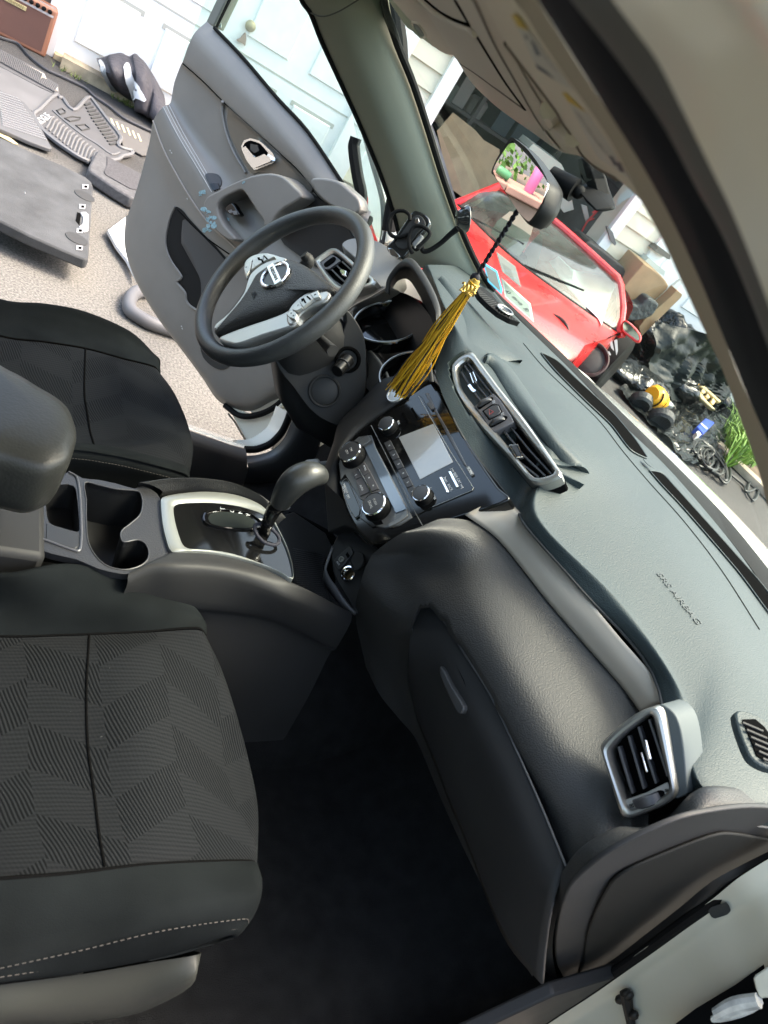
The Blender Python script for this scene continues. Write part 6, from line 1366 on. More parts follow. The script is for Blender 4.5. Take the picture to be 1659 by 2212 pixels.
for a, b_ in (((1290,720),(1350,615)),((1350,615),(1520,440)),((1310,745),(1400,680)),((1330,740),(1395,690)),((1345,615),(1480,590)),((1380,560),(1540,500))):
    p, q = z_(a) if False else a7(a)[0], a7(b_)[0]
    pl = plane(fw(3.9,.9,-.35), FN); A = on(p, pl); B = on(q, pl)
    mm.tube([A, A.lerp(B,.35)+V((0,0,.01)), A.lerp(B,.7)-V((0,0,.012)), B], .009, 6, k=4)
tag(mm.obj('red_strap', mat('strap_red', (.45,.02,.02), .6)), 'tangle of red straps hanging in the open bay to the right of the mirror', 'strap')
cl_ = [mat('clutter_a', (.10,.045,.02), .8), mat('clutter_b', (.03,.05,.055), .7), mat('clutter_c', (.16,.15,.13), .7), mat('clutter_d', (.05,.06,.045), .8)]
rc = random.Random(21)
SHF = thing('storage_rack', fw(3.3,0,-1.6), 'dark storage rack full of boxes and tools at the back of the open bay', 'rack')
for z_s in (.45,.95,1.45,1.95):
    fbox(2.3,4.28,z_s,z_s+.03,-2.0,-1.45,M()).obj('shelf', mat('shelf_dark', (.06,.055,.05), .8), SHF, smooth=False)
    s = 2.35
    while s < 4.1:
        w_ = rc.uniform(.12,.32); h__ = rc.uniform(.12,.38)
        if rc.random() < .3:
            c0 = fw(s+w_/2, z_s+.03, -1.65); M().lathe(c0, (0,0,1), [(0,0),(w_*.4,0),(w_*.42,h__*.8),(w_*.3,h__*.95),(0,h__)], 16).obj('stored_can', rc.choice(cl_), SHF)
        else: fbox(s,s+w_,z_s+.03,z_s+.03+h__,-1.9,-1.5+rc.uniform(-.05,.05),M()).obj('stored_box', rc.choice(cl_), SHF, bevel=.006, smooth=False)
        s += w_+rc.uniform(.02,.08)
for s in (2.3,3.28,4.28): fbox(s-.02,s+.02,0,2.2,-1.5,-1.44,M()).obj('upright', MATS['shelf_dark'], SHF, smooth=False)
# ================================================================ black bin lid, cartons and boards right of the bay
rp = plane(fw(5.2,.8,.25), FN)
leaf('black_bin', b2((175,715),(210,670),(250,672),(420,790),(690,1010),(710,1060),(690,1140),(660,1165),(500,1050),(300,870)), plane(fw(4.5,.6,.25), FN), .30, mat('bin_black', (.018,.018,.018), .55), 'black plastic bin standing directly behind the roof of the red car', 'bin', bev=.02)
leaf('wall_bracket', b2((470,490),(490,485),(545,550),(590,700),(570,725),(510,650)), plane(fw(4.5,1.1,.05), FN), .04, mat('bracket_grey', (.12,.12,.12), .6), 'dark grey slanted bracket fixed on the cream siding above the black bin', 'bracket')
leaf('cardboard_box', b2((950,955),(1160,1100),(1225,1170),(1275,1250),(1250,1290),(1140,1400),(1010,1500),(880,1512),(690,1450),(690,1262),(800,1130)), plane(fw(5.2,.6,.35), FN), .30, mat('cardboard_light', (.30,.21,.11), .8, var=.12, vscale=8), 'large open brown cardboard box between the white corner trim and the long carton', 'box', bev=.01)
lc = leaf('long_carton', b2((1380,1305),(1455,1365),(1430,1410),(1100,1730),(920,1910),(885,1790),(960,1690),(1290,1400)), plane(fw(5.6,.5,.45), FN), .10, CARD, 'long narrow brown carton leaning among the black bags, right of the red mirror', 'carton', bev=.004)
pl = plane(fw(5.6,.5,.45), FN); a_ = on(b2((1110,1620))[0], pl, .003); b_ = on(b2((1240,1510))[0], pl, .003)
text('FRAGILE', .075, a_.lerp(b_,.5), b_-a_, V((-.3,0,1)), mat('print_brown', (.12,.08,.04), .8), 'carton_lettering', lc, .001)
leaf('white_board', b2((1090,1440),(1430,1170),(1470,1170),(1470,1200),(1160,1510)), plane(fw(5.8,.8,.30), FN), .03, mat('board_white', (.62,.66,.62), .5), 'narrow white printed board leaning between the cardboard box and the long carton', 'board')
leaf('white_tub', b2((960,930),(1010,880),(1230,1060),(1210,1120),(1060,1020)), plane(fw(5.6,1.1,.10), FN), .15, mat('tub_pale', (.48,.52,.48), .5), 'pale plastic tub with a blue tag behind the cardboard box', 'tub')
leaf('tool_box', b2((1110,770),(1150,740),(1300,850),(1290,905),(1260,900),(1080,790)), plane(fw(5.9,1.3,.10), FN), .2, mat('toolbox_grey', (.14,.14,.12), .5), 'dark tool box with an orange stripe on the ledge by the windshield edge', 'tool box')
leaf('black_seat_cushion', b2((680,1460),(880,1510),(990,1425),(1040,1420),(1145,1490),(1140,1520),(1060,1640),(900,1700),(700,1690)), plane(fw(5.1,.45,.55), FN), .12, mat('cushion_black', (.035,.045,.045), .6, bump=('noise',20,.8,.02)), 'black padded cushion lying on the bags beside the cardboard box', 'cushion', k=3, bev=.02)
BAG = mat('bag_plastic', (.006,.008,.008), .24, spec=.5, bump=('noise',7,1.0,.035))
for n_ in BAG.node_tree.nodes:
    if n_.type == 'TEX_NOISE': n_.inputs['Detail'].default_value = 2.0; n_.inputs['Distortion'].default_value = 1.2
def bag(c, r, sc_, seed, label, cat='trash bag', m_=BAG, nm='trash_bag', group='black bags heaped by the garage'):
    mm = M(); mm.ball(c, r, sc_, 64); rr = V((seed*3.1, seed*1.7, 0))
    for i, p in enumerate(mm.v):
        d = (p-V(c)); n1 = noise.noise(d*6/r*.35+rr); n2 = abs(noise.noise(d*16/r*.35+rr)); n3 = abs(noise.noise(V((d.x*9,d.y*30,d.z*9))/r*.4+rr)); q = p + d*(.30*n1-.12*n2-.04*n3)
        q.z = max(q.z, .01); mm.v[i] = q
    return tag(mm.obj(nm, m_, ang=70), label, cat, group)
def gp_(u, v, z=.0): return at((u,v), z=z)
c = gp_(1395,745,.25); bag(c, .50, (1.1,.8,.9), 1, 'black plastic bag right beside the red car mirror')
c = gp_(1460,760,.22); bag(c, .62, (1.2,.9,.8), 2, 'largest black plastic bag in the middle of the heap')
c = gp_(1530,775,.20); bag(c, .62, (1.3,.9,.75), 3, 'black plastic bag at the far right of the heap by the windshield edge')
c = gp_(1370,815,.06); bag(c, .42, (1.2,.8,.35), 4, 'flat black plastic bag in front of the corner of the red car')
c = gp_(1500,815,.05); bag(c, .45, (1.5,.8,.28), 5, 'flat black plastic bag lying behind the yellow tool')
c = gp_(1448,706,.38); bag(c, .13, (1.2,.8,.7), 6, 'white plastic bag on top of the black bag heap', 'plastic bag', mat('bag_white', (.70,.70,.68), .5), 'plastic_bag', None)
c = gp_(1440,690,.42); bag(c, .10, (1,.8,1.1), 7, 'clear crumpled plastic bag beside the white one', 'plastic bag', mat('bag_clear', (.42,.46,.46), .3), 'plastic_bag', None)
def sheet(px, z, nm, m_, label, cat, amp=.02, k=14, kind=None, group=None):
    C_ = [at(p, z=z) for p in px]; a, b_, c, d = C_; vs = []; fs = []
    for i in range(k+1):
        for j in range(k+1):
            p = a.lerp(b_, i/k).lerp(d.lerp(c, i/k), j/k); p = p + V((0,0,abs(noise.noise(p*4))*amp*2 + abs(noise.noise(p*13))*amp)); vs.append(p)
    for i in range(k):
        for j in range(k): fs.append((i*(k+1)+j, (i+1)*(k+1)+j, (i+1)*(k+1)+j+1, i*(k+1)+j+1))
    return tag(M().add(vs, fs).obj(nm, m_, ang=30), label, cat, group, kind)
sheet(((1330,845),(1560,720),(1640,980),(1490,1010)), .012, 'black_tarp', BAG, 'black plastic tarp spread on the ground under the tools', 'tarp', .04, 50)
# upright dark sheeting behind the bags
st = []; TA, TB = on((1405,690), FP, .45), on((1590,735), FP, .45); BA, BB = at((1395,850), z=.02), at((1640,905), z=.02)
for i in range(41):
    for j in range(41):
        p = TA.lerp(TB, j/40).lerp(BA.lerp(BB, j/40), i/40); st.append(p + V((0,-1,.3))*(.16*abs(noise.noise(p*3.1)) + .07*abs(noise.noise(V((p.x*11,p.y*5,p.z*5))))))
sf = [(i*41+j, (i+1)*41+j, (i+1)*41+j+1, i*41+j+1) for i in range(40) for j in range(40)]
tag(M().add(st, sf).obj('plastic_sheeting', mat('sheeting_dark', (.010,.015,.014), .45, spec=.3, bump=('noise',8,.8,.02))), 'dark plastic sheeting hung behind the black bags, sloping down to the tools', 'sheeting')
c = gp_(1455,830,.10); bag(c, .34, (1.3,.8,.6), 8, 'small shiny black bag just behind the yellow tool')
c = gp_(1548,855,.10); bag(c, .34, (1.2,.8,.6), 9, 'small black bag between the cream tool and the grass')
# power tools
YEL = mat('tool_yellow', (.85,.42,.02), .4)
t0 = gp_(1412,868)
TL = thing('power_drill', t0, 'yellow power tool with silver chuck lying on the black tarp', 'power tool')
tp0, tp1 = at(b3((430,640))[0], z=.16), at(b3((530,700))[0], z=.14)
M().tube([tp0+(tp0-tp1)*.25, tp0, tp0.lerp(tp1,.5), tp1], [.07,.10,.085,.05], 16, k=4).obj('housing', YEL, TL)
M().tube([tp1, tp1+(tp1-tp0)*.35, tp1+(tp1-tp0)*.6], [.035,.04,.03], 14).obj('chuck', mat('chuck_silver', (.5,.52,.5), .3, metal=.8), TL)
M().tube([tp0, at(b3((440,560))[0], z=.12), at(b3((425,555))[0], z=.05)], [.045,.04,.06], 10, k=3).obj('handle', YEL, TL)
for i in range(4):
    c_ = tp0.lerp(tp1, -.1+i*.18); M().tube(circ(c_, tp1-tp0, .096-.004*i, 18)[2:9], .008, 5).obj('vent_rib', RUBB, TL)
def wheelthing(u, v, r, nm, label, cat, m_, z=.0):
    c_ = gp_(u, v, r*.7); ax = V((.4,.75,.5)).normalized()
    T = thing(nm, gp_(u,v), label, cat)
    M().lathe(c_, ax, [(r*.55,-.04),(r*.8,-.05),(r,-.03),(r,.03),(r*.8,.05),(r*.55,.04),(r*.5,0)], 36).obj('tyre', m_, T)
    M().lathe(c_, ax, [(0,.02),(r*.2,.03),(r*.5,.01),(r*.55,0),(0,-.01)], 24).obj('rim', mat('rim_dark', (.05,.055,.055), .5), T); return T
wheelthing(1428,905, .11, 'sanding_disc', 'black ribbed disc lying behind the yellow tool, nearest the hood', 'disc', mat('disc_black', (.03,.033,.033), .6, bump=('noise',60,.8,.01)))
wheelthing(1385,868, .10, 'cable_reel', 'black reel left of the yellow tool', 'reel', mat('reel_black', (.03,.035,.035), .5, bump=('noise',40,.8,.01)))
bt0 = gp_(1528,935); BT = thing('blue_box', bt0, 'blue box with white tape on the black tarp near the grass', 'box')
P4 = [at(p, z=.10) for p in b3((845,930),(930,850),(1020,895),(910,1005))]
M().slab(P4, (0,0,-.09)).obj('box_body', mat('box_blue', (.02,.07,.42), .5), BT, bevel=.01)
M().slab([at(p, z=.103) for p in b3((880,905),(888,897),(950,950),(940,960))], (0,0,-.002)).obj('white_tape', mat('tape_white', (.6,.62,.62), .5), BT)
M().slab([at(p, z=.103) for p in b3((840,985),(860,975),(890,1010),(850,1020))], (0,0,-.05)).obj('corner_label', MATS['tape_white'], BT)
# cream frame-like tool
CT = thing('cream_tool', gp_(1520,862), 'cream and yellow slotted tool leaning on the tarp behind the yellow drill', 'power tool')
cpn = plane(push(gp_(1520,850), .86)+V((0,0,.0)), (-.5,-.5,.7)); CRT = mat('tool_cream', (.75,.60,.30), .5)
for q in (b3((790,520),(830,530),(950,690),(1030,770),(990,760),(880,660)), b3((870,535),(920,540),(1085,690),(1060,700),(960,610)), b3((860,530),(870,580),(850,590),(830,560)), b3((905,560),(935,600),(905,620),(880,590)), b3((950,610),(975,650),(950,665),(925,640)), b3((1000,650),(1030,690),(1000,730),(975,700))):
    M().slab([on(p, cpn) for p in q], -cpn[1]*.05).obj('cream_frame', CRT, CT, bevel=.008)
M().tube([on(p, cpn, .02) for p in b3((765,520),(800,495),(850,500),(820,525))], .03, 8, k=3).obj('yellow_grip', YEL, CT)
# cables
CBL = mat('cable_dark', (.02,.022,.022), .5); rk = random.Random(31)
def cable(px, r, nm, label, jit=0, loops=None, group=None, k=6):
    P_ = [at(p, z=.02+rk.uniform(0,jit)) for p in px]
    return tag(M().tube(P_, r, 6, k=k).obj(nm, CBL), label, 'cable', group)
pts = []
for i in range(70):
    t = i/70; a = i*.95; R_ = 16+12*rk.random(); cxp = 1512+t*45; cyp = 965+t*50
    pts.append((cxp+math.cos(a)*R_*.8+math.sin(a)*R_*.5, cyp+math.sin(a)*R_*1.1))
cable(pts, .012, 'coiled_cable', 'tangled coil of black cable on the drive in front of the hood', .05)
cable(b3((600,960),(640,1040),(700,1100),(790,1120),(850,1100),(900,1180),(960,1340),(880,1320),(780,1240),(650,1130)), .011, 'extension_cable', 'black cable looping from the tarp towards the hood')
cable(b3((1110,1280),(1200,1290),(1300,1330),(1400,1420),(1440,1560),(1390,1650),(1330,1560),(1370,1460),(1430,1480),(1400,1540),(1320,1560),(1290,1500),(1160,1390)), .010, 'garden_cable', 'thin black cable looping at the far right edge of the drive')
cable(b3((850,620),(960,560),(1060,500),(1075,540),(1000,620),(1090,600),(1180,700),(1220,760)), .008, 'thin_lead', 'thin grey lead curling over the cream tool')
# planting bed
mm = M(); bedp = [at(p, z=.0) for p in ((1470,1015),(1500,995),(1540,960),(1590,925),(1680,870),(1900,1000),(1900,1400),(1700,1200),(1640,1110),(1560,1030))]
ed = [at(p, z=.07) for p in b3((1040,1080),(1130,1170),(1250,1290),(1400,1430),(1534,1560),(1700,1750))]
KB = mat('kerb_stone', (.33,.27,.20), .85, var=.3, vscale=5)
tag(M().grid([[p+V((0,-.05,-.06)) for p in ed], ed, [p+V((.14,.05,.0)) for p in ed], [p+V((.16,.06,-.06)) for p in ed]], 4, 2).obj('kerb', KB), 'low pale stone kerb between the drive and the grass bed', 'kerb')
structure(M().slab([at(p, z=.02) for p in b3((1150,1000),(1280,860),(1500,780),(2100,900),(2300,1500),(1900,1800),(1560,1540),(1400,1400),(1250,1270),(1120,1140))], (0,0,-.02)).obj('soil_bed', mat('soil_brown', (.13,.09,.06), .95, var=.3, vscale=6), smooth=False))
gr = M(); rg = random.Random(77)
for i in range(1500):
    u = rg.uniform(1560,1700); v = rg.uniform(905,1010)
    if v < 905+ (1640-u)*.3 - 10: continue
    b0 = gp_(u, v, .02); 
    if b0.x > 12: continue
    a = rg.uniform(0,6.28); l = rg.uniform(.2,.55); lean = rg.uniform(.3,.9); d = V((math.cos(a),math.sin(a),0)); sd_ = V((-math.sin(a),math.cos(a),0))*.007
    m1 = b0+d*l*lean*.35+V((0,0,l*.55)); t1 = b0+d*l*lean+V((0,0,l*rg.uniform(.5,.95)))
    gr.add([b0-sd_, b0+sd_, m1+sd_*.8, m1-sd_*.8, t1], [(0,1,2,3),(3,2,4)])
tag(gr.obj('tall_grass', mat('grass_green', (.17,.30,.04), .6, var=.4, vscale=3), smooth=False), 'bright green tall grass in the bed at the right edge of the windshield view', 'grass', kind='stuff')
# ================================================================ red car
RO = V((2.70,2.62,0)); RH = V((-.812,-.583,0)); RR = V((.583,-.812,0))      # base of windshield centre, heading, car-left side (towards the bags)
def rc_(a, b_, z): return RO + RH*a + RR*b_ + V((0,0,z))                    # a forward, b sideways
RC = thing('red_car', V((2.70,2.62,0))-RH*1.0, 'small bright red car parked nose towards us outside the open bay', 'car')
RED = mat('red_paint', (.50,.010,.010), .28, coat=.35, var=.05, crough=.06)
BL = at((985,440), z=.75); BR = at((1337,722), z=.75); BM = at((1095,548), z=.75); BQ = at((1234,652), z=.75)
TL = at((1078,403), z=.955); TR = at((1332,600), z=.955); TM = at((1190,474), z=.975)
base_c = dense([BL, BM, BQ, BR], 5); top_c = dense([TL, TM, TR], 8)
base_c = resample(base_c, 15, False); top_c = resample(top_c, 15, False)
ws_ = M().grid([base_c, [a.lerp(b,.5)+V((-.01,-.01,.02)) for a,b in zip(base_c, top_c)], top_c], 1, 4).obj('windshield', glass('red_car_glass', (.40,.48,.44), .09, 1.6, (.36,.42,.38)), RC)
M().tube(base_c, .012, 6).obj('wiper_cowl', RUBB, RC)
for i0, i1 in ((2,6),(7,11)):
    M().tube([base_c[i0]+V((0,0,.01)), base_c[i1].lerp(top_c[i1],.28)+RH*.012+V((0,0,.012))], .006, 6).obj('wiper', RUBB, RC)
M().tube([p+RH*.045+V((0,0,.006)) for p in base_c], .004, 5).obj('hood_gap', RUBB, RC)
M().tube([BL]+[a for a in dense([BL,TL],3)]+top_c+[TR.lerp(BR,.12)+V((.03,0,0)), TR.lerp(BR,.55)+V((.03,0,.01)), BR], .026, 10).obj('windshield_frame', RED, RC)
# dash sunshade behind the glass
sh_a = [at(p, z=.77) for p in b2((-320,930),(-100,1240),(120,1480),(300,1650),(370,1770))]; sh_b = [at(p, z=.85) for p in b2((-200,860),(0,1035),(230,1080),(440,1130),(560,1240))]
sh_c = [at(p, z=.80) for p in b2((-250,900),(-20,1180),(200,1330),(400,1400),(480,1420))]
back = -RH*.05
M().grid([[p+back for p in sh_a],[p+back+V((0,0,.0)) for p in sh_c],[p+back for p in sh_b]], 5, 4).obj('sunshade', mat('sunshade_white', (.88,.90,.88), .4), RC, solid=.004)
# hood: from the cowl forward
def hoodrow(a, z): return [p+RH*a+V((0,0,z-.75)) for p in base_c]
hr = [base_c, hoodrow(.10,.765), hoodrow(.35,.745), hoodrow(.65,.69), hoodrow(.85,.60), hoodrow(.90,.45), hoodrow(.88,.22)]
M().grid(hr, 1, 4).obj('hood', RED, RC, ang=60)
# bags of body behind
side = []
def sidecol(a): 
    w_ = .0 if a < -.1 else 1
    return [q-RR*.24*max(0,a) for q in (BR-RH*a+RR*.005, BR-RH*a+RR*(.015+.01*w_)+V((0,0,-.12)), BR-RH*a+RR*(.015+.01*w_)+V((0,0,-.32)), BR-RH*a+RR*.0+V((0,0,-.58)))]
M().grid([sidecol(-.85), sidecol(-.5), sidecol(-.2), sidecol(.2), sidecol(1.0), sidecol(1.9), sidecol(2.3)], 4, 4).obj('body_side', RED, RC)
def sidecol2(a): 
    return [BL-RH*a-RR*.02, BL-RH*a-RR*.09+V((0,0,-.12)), BL-RH*a-RR*.11+V((0,0,-.32)), BL-RH*a-RR*.07+V((0,0,-.58))]
M().grid([sidecol2(-.90), sidecol2(-.2), sidecol2(.2), sidecol2(1.0), sidecol2(2.3)], 4, 4).obj('body_side', RED, RC)
M().grid([[p for p in top_c], [p-RH*.4+V((0,0,-.06)) for p in top_c], [p-RH*1.0+V((0,0,-.16)) for p in top_c], [p-RH*1.6+V((0,0,-.30)) for p in top_c], [p-RH*2.0+V((0,0,-.6)) for p in top_c]], 1, 4).obj('roof', RED, RC)
M().grid([[TR-RH*a+V((0,0,dz))-RR*.2*a for a, dz in ((0,0),(.4,-.06),(1.0,-.16),(1.5,-.27))], [BR-RH*a-RR*(.24*a) for a in (.15,.6,1.1,1.6)]], 4, 3).obj('side_window', MATS['red_car_glass'], RC)
for a in (.66, -1.45):
    for side_, sg in ((BR, 1), (BL, -1)):
        c_ = V((side_.x, side_.y, 0)) + RH*a + RR*(-.07*sg) + V((0,0,.26))
        w_ = M().lathe(c_, RR*sg, [(.16,-.10),(.24,-.10),(.28,-.07),(.28,.03),(.24,.045),(.16,.04)], 32).obj('wheel', RUBB, RC)
        M().lathe(c_, RR*sg, [(0,.03),(.05,.035),(.15,.02),(.165,.035),(.17,0),(0,0)], 24).obj('rim', SILV, w_)
for q in ((1187,716),(1274,774)):
    # round lamps let into the hood
    best = at(q, z=.655); ln = V((-.62,-.45,.65)).normalized()
    M().lathe(best, ln, [(.098,-.02),(.103,.006),(.095,.010),(.088,.004),(.085,-.012),(0,-.02)], 32).obj('headlight_bucket', mat('lamp_dark', (.04,.02,.02), .6, spec=.2), RC)
    M().lathe(best, ln, [(0,.002),(.05,.0),(.078,-.010),(.084,-.014)], 24).obj('headlight_lens', mat('lamp_lens', (.03,.025,.025), .6, spec=.2), RC)
# stripes on the front corner (grey and pale bands)
rsx = plane(BR+V((-.02,-.02,-.10)), (-.55,-.80,.25))
for q in (b2((470,1880),(520,1900),(560,2100),(520,2060)), b2((410,2090),(500,2110),(520,2157),(440,2150)), b2((560,1960),(600,1950),(610,2100),(590,2160))):
    M().slab([on(p, rsx, .05) for p in q], V((.004,.004,0))).obj('body_stripe', mat('stripe_grey', (.50,.52,.48), .4, coat=.5), RC, smooth=False)
# mirror
mpn = plane(BR+RR*.12+V((0,0,.05)), (-.75,-.55,.1))
mo_ = dense([on(p, mpn) for p in b2((670,1720),(710,1700),(780,1740),(880,1850),(912,1930),(885,1990),(850,1995),(740,1910),(670,1850))], 3, True)
mi2 = dense([on(p, mpn) for p in b2((685,1735),(715,1722),(775,1765),(860,1865),(890,1930),(870,1960),(800,1910),(720,1850),(680,1800))], 3, True)
mr_ = M().ring(mo_, mi2, mpn[1], .012, .05, 48).obj('side_mirror', RED, RC)
M().slab(resample(mi2, 40), -mpn[1]*.005).obj('mirror_glass', mat('side_mirror_glass', (.35,.38,.34), .05, metal=1.0), mr_, smooth=False)
M().tube([BR, on(b2((690,1880))[0], mpn, -.03)], .022, 8).obj('mirror_arm', RED, mr_)
# cardboard sun board leaning on the red car's windshield
lpn_ = plane(BM.lerp(TM,.5)+RH*.04, RH+V((0,0,.45)))
leaf('cardboard_flap', b7((780,40),(850,-80),(990,-190),(1270,-150),(1220,60),(1160,200),(1080,308),(960,215),(860,130)), lpn_, .006, mat('card_pale', (.36,.31,.22), .85, var=.1), 'beige cardboard flap propped on the red car windshield behind the tassel cord', 'cardboard')
# ================================================================ amplifier by the wall
ad = V((.93,-.37,0)).normalized()
afp = plane(at((97,124), z=0), V((-.37,-.93,.06)))
AMP = thing('guitar_amplifier', at((60,110), z=0), 'brown guitar amplifier with gold badge standing by the white garage door', 'amplifier')
BRN = mat('amp_tan', (.30,.13,.075), .5, bump=('noise',300,.3,.002)); GRL = mat('amp_grille', (.115,.055,.042), .85, bump=('noise',900,.8,.001), var=.1)
ad = V((1,.0,0)); A_ = at((97,126), z=.0)
def ap(s, z, o=0.): return A_ - ad*s + V((0,0,z)) + V((0,1,0))*o*.62 + V((0,1,0))*(z*.06)
M().loft([[ap(0,.0),ap(.46,.0),ap(.46,.0,.24),ap(0,.0,.24)], [ap(0,.285),ap(.46,.285),ap(.46,.285,.17),ap(0,.285,.17)]]).obj('cabinet', BRN, AMP, bevel=.015, seg=3)
M().loft([[ap(.03,.025,-.004),ap(.43,.025,-.004),ap(.43,.232,-.004),ap(.03,.232,-.004)],[ap(.03,.025,.01),ap(.43,.025,.01),ap(.43,.232,.01),ap(.03,.232,.01)]]).obj('grille_cloth', GRL, AMP, smooth=False)
M().loft([[ap(.02,.236,-.006),ap(.44,.236,-.006),ap(.44,.288,.02),ap(.02,.288,.02)],[ap(.02,.236,.02),ap(.44,.236,.02),ap(.44,.288,.04),ap(.02,.288,.04)]]).obj('control_panel', mat('amp_panel', (.30,.26,.24), .4, metal=.4), AMP, smooth=False)
for i in range(11):
    if i == 6: continue
    M().lathe(ap(.045+i*.036,.260,.0), V((-.37,-.93,.35)), [(0,.022),(.008,.021),(.0085,.012),(.013,.004),(.013,0)], 12).obj('amp_knob', RUBB, AMP)
bd = M().loft([[ap(.17,.198,-.012),ap(.30,.198,-.012),ap(.30,.222,-.012),ap(.17,.222,-.012)],[ap(.17,.198,-.003),ap(.30,.198,-.003),ap(.30,.222,-.003),ap(.17,.222,-.003)]]).obj('badge', mat('badge_gold', (.62,.52,.28), .35, metal=.6), AMP, bevel=.001)
text('FISHMAN', .024, ap(.235,.210,-.0135), ad, (0,0,1), mat('badge_text', (.25,.18,.08), .5), 'badge_lettering', AMP, .001)
# ================================================================ jacket heap on the ground
JK = mat('jacket_cloth', (.060,.055,.062), .75, bump=('noise',25,.6,.02), var=.2)
jr = []
jt = b4((975,610),(1040,600),(1120,570),(1230,555),(1300,590),(1370,560),(1430,620),(1500,700),(1580,830),(1659,980))
jm = b4((1010,700),(1080,720),(1160,720),(1250,730),(1330,740),(1400,760),(1450,800),(1510,880),(1580,960),(1659,1060))
jb = b4((1110,890),(1180,915),(1230,940),(1290,985),(1340,1030),(1380,1090),(1430,1130),(1480,1160),(1530,1200),(1600,1240))
jrows = [[on(p, FP, .10)+V((0,.05,0)) for p in jt], [on(p, FP, .16) for p in jt], [on(p, FP, .36) for p in jm], [at(p, z=.05) for p in jb], [at(p, z=.0)+V((0,.03,0)) for p in jb]]
for r in jrows[1:4]:
    for i, p in enumerate(r): r[i] = p + V((.02*math.sin(i*2.1), .03*math.cos(i*1.7), .012*math.sin(i*3.3)))
jm_ = M().grid(jrows, 5, 6)
jk = tag(jm_.obj('jacket', JK, ang=60), 'black and white jacket slumped against the white garage door', 'jacket')
JD = Drape(jm_)
def jpatch(q, nm, m_, off=.02):
    o = patch(JD, b4(*q), .012, .004, nm, m_, None, k=3, fb=plane(fw(.8,.3,.3), FN))
    o.data.transform(Matrix.Translation(-V(jk.location))); o.parent = jk; return o
JW = mat('jacket_white', (.72,.72,.72), .7)
jpatch([(1240,690),(1270,645),(1300,660),(1330,760),(1400,870),(1460,1000),(1450,1020),(1370,985),(1350,1030),(1330,980),(1290,880),(1250,790)], 'white_panel', JW)
jpatch([(985,625),(1020,620),(1080,740),(1140,860),(1190,915),(1120,890),(1060,800),(1010,700)], 'grey_panel', mat('jacket_grey', (.30,.32,.33), .5))
M().tube([on(p, FP, .18) for p in b4((990,600),(1000,560),(1030,560),(1045,590))], .008, 6, k=3).obj('hanger_loop', RUBB, None).parent = None if False else None
bpy.data.objects.remove(bpy.data.objects['hanger_loop'])
# ================================================================ mats and boards on the drive
MT = mat('mat_rubber', (.075,.073,.075), .7, bump=('noise',160,.3,.002), var=.1)
def flat(nm, px, z, th, m_, label, cat, k=1, bev=.004, group=None):
    P_ = [at(p, z=z) for p in px]
    if k > 1: P_ = dense(P_, k, True)
    return tag(M().slab(P_, (0,0,-th)).obj(nm, m_, bevel=bev), label, cat, group)
def child(o, par): o.data.transform(Matrix.Translation(-V(par.location))) if par.type == 'MESH' else None; o.parent = par; return o
def flatpart(nm, px, z, m_, par, th=.004, bev=0):
    o = M().slab([at(p, z=z) for p in px], (0,0,-th)).obj(nm, m_, None, bevel=bev); return child(o, par)
GRPM = 'car floor mats laid out on the drive'
m1 = flat('floor_mat', b4((-60,460),(0,490),(440,720),(470,775),(590,850),(600,940),(570,945),(300,820),(0,660),(-80,610)), .025, .02, MT, 'dirty floor mat with pale sandy grooves in front of the amplifier', 'floor mat', group=GRPM)
SAND = mat('sand_dust', (.42,.37,.31), .9, var=.35, vscale=40)
flatpart('sandy_tread', b4((-50,500),(10,515),(445,740),(470,800),(580,870),(585,915),(300,790),(0,625),(-60,590)), .028, SAND, m1)
for i in range(34):
    a = b4((10+i*17, 512+i*9.6))[0]; b_ = b4((-22+i*17, 610+i*9.4))[0]
    if i > 24: a = b4((10+i*17, 535+i*10))[0]
    child(M().tube([at(a, z=.03), at(b_, z=.03)], .006, 5).obj('tread_rib', MT, None), m1)
m2 = flat('cargo_mat', b4((-100,640),(0,670),(180,760),(400,880),(560,950),(470,1020),(345,1130),(300,1100),(120,1000),(-100,880)), .02, .012, mat('mat_smooth', (.11,.108,.11), .6, var=.15, vscale=5), 'smooth dark grey mat lying between the sandy mat and the dotted mat', 'floor mat', k=1, group=GRPM)
m3 = flat('dotted_mat', b4((-100,870),(0,905),(180,990),(250,1030),(300,1090),(345,1160),(400,1260),(525,1490),(500,1495),(300,1420),(0,1290),(-100,1240)), .035, .02, mat('mat_dotted', (.085,.085,.088), .65), 'black mat with rows of small raised dots, left of the grooved driver mat', 'floor mat', group=GRPM)
dt_ = M(); 
for i in range(26):
    for j in range(15):
        u_ = -20+i*21+j*4; v_ = 925+i*7.0+j*24
        t = (u_+100)/620; 
        if u_ > 500 or v_ > 1260+ (u_)*.42 or (u_ > 180 and v_ < 990+(u_-180)*1.45): continue
        c_ = at(b4((u_,v_))[0], z=.036); dt_.lathe(c_, (0,0,1), [(.008,0),(.006,.004),(0,.005)], 6)
od = child(dt_.obj('raised_dots', mat('mat_dots', (.17,.17,.175), .5), None), m3); od['kind'] = 'stuff'
fm_px = b4((335,1150),(400,1100),(520,980),(580,955),(600,985),(630,985),(680,1060),(730,1105),(770,1095),(850,1010),(890,980),(920,990),(1010,1110),(1100,1230),(1215,1380),(1190,1440),(1200,1475),(1260,1500),(1330,1520),(1320,1550),(1230,1570),(1190,1600),(1140,1610),(960,1620),(900,1625),(780,1570),(600,1450),(450,1330),(380,1240))
m4 = flat('driver_floor_mat', fm_px, .022, .018, MT, 'grooved black floor mat with raised rim and footrest, between the dotted mat and the door', 'floor mat', bev=.003, group=GRPM)
rimpts = [at(p, z=.026) for p in fm_px]
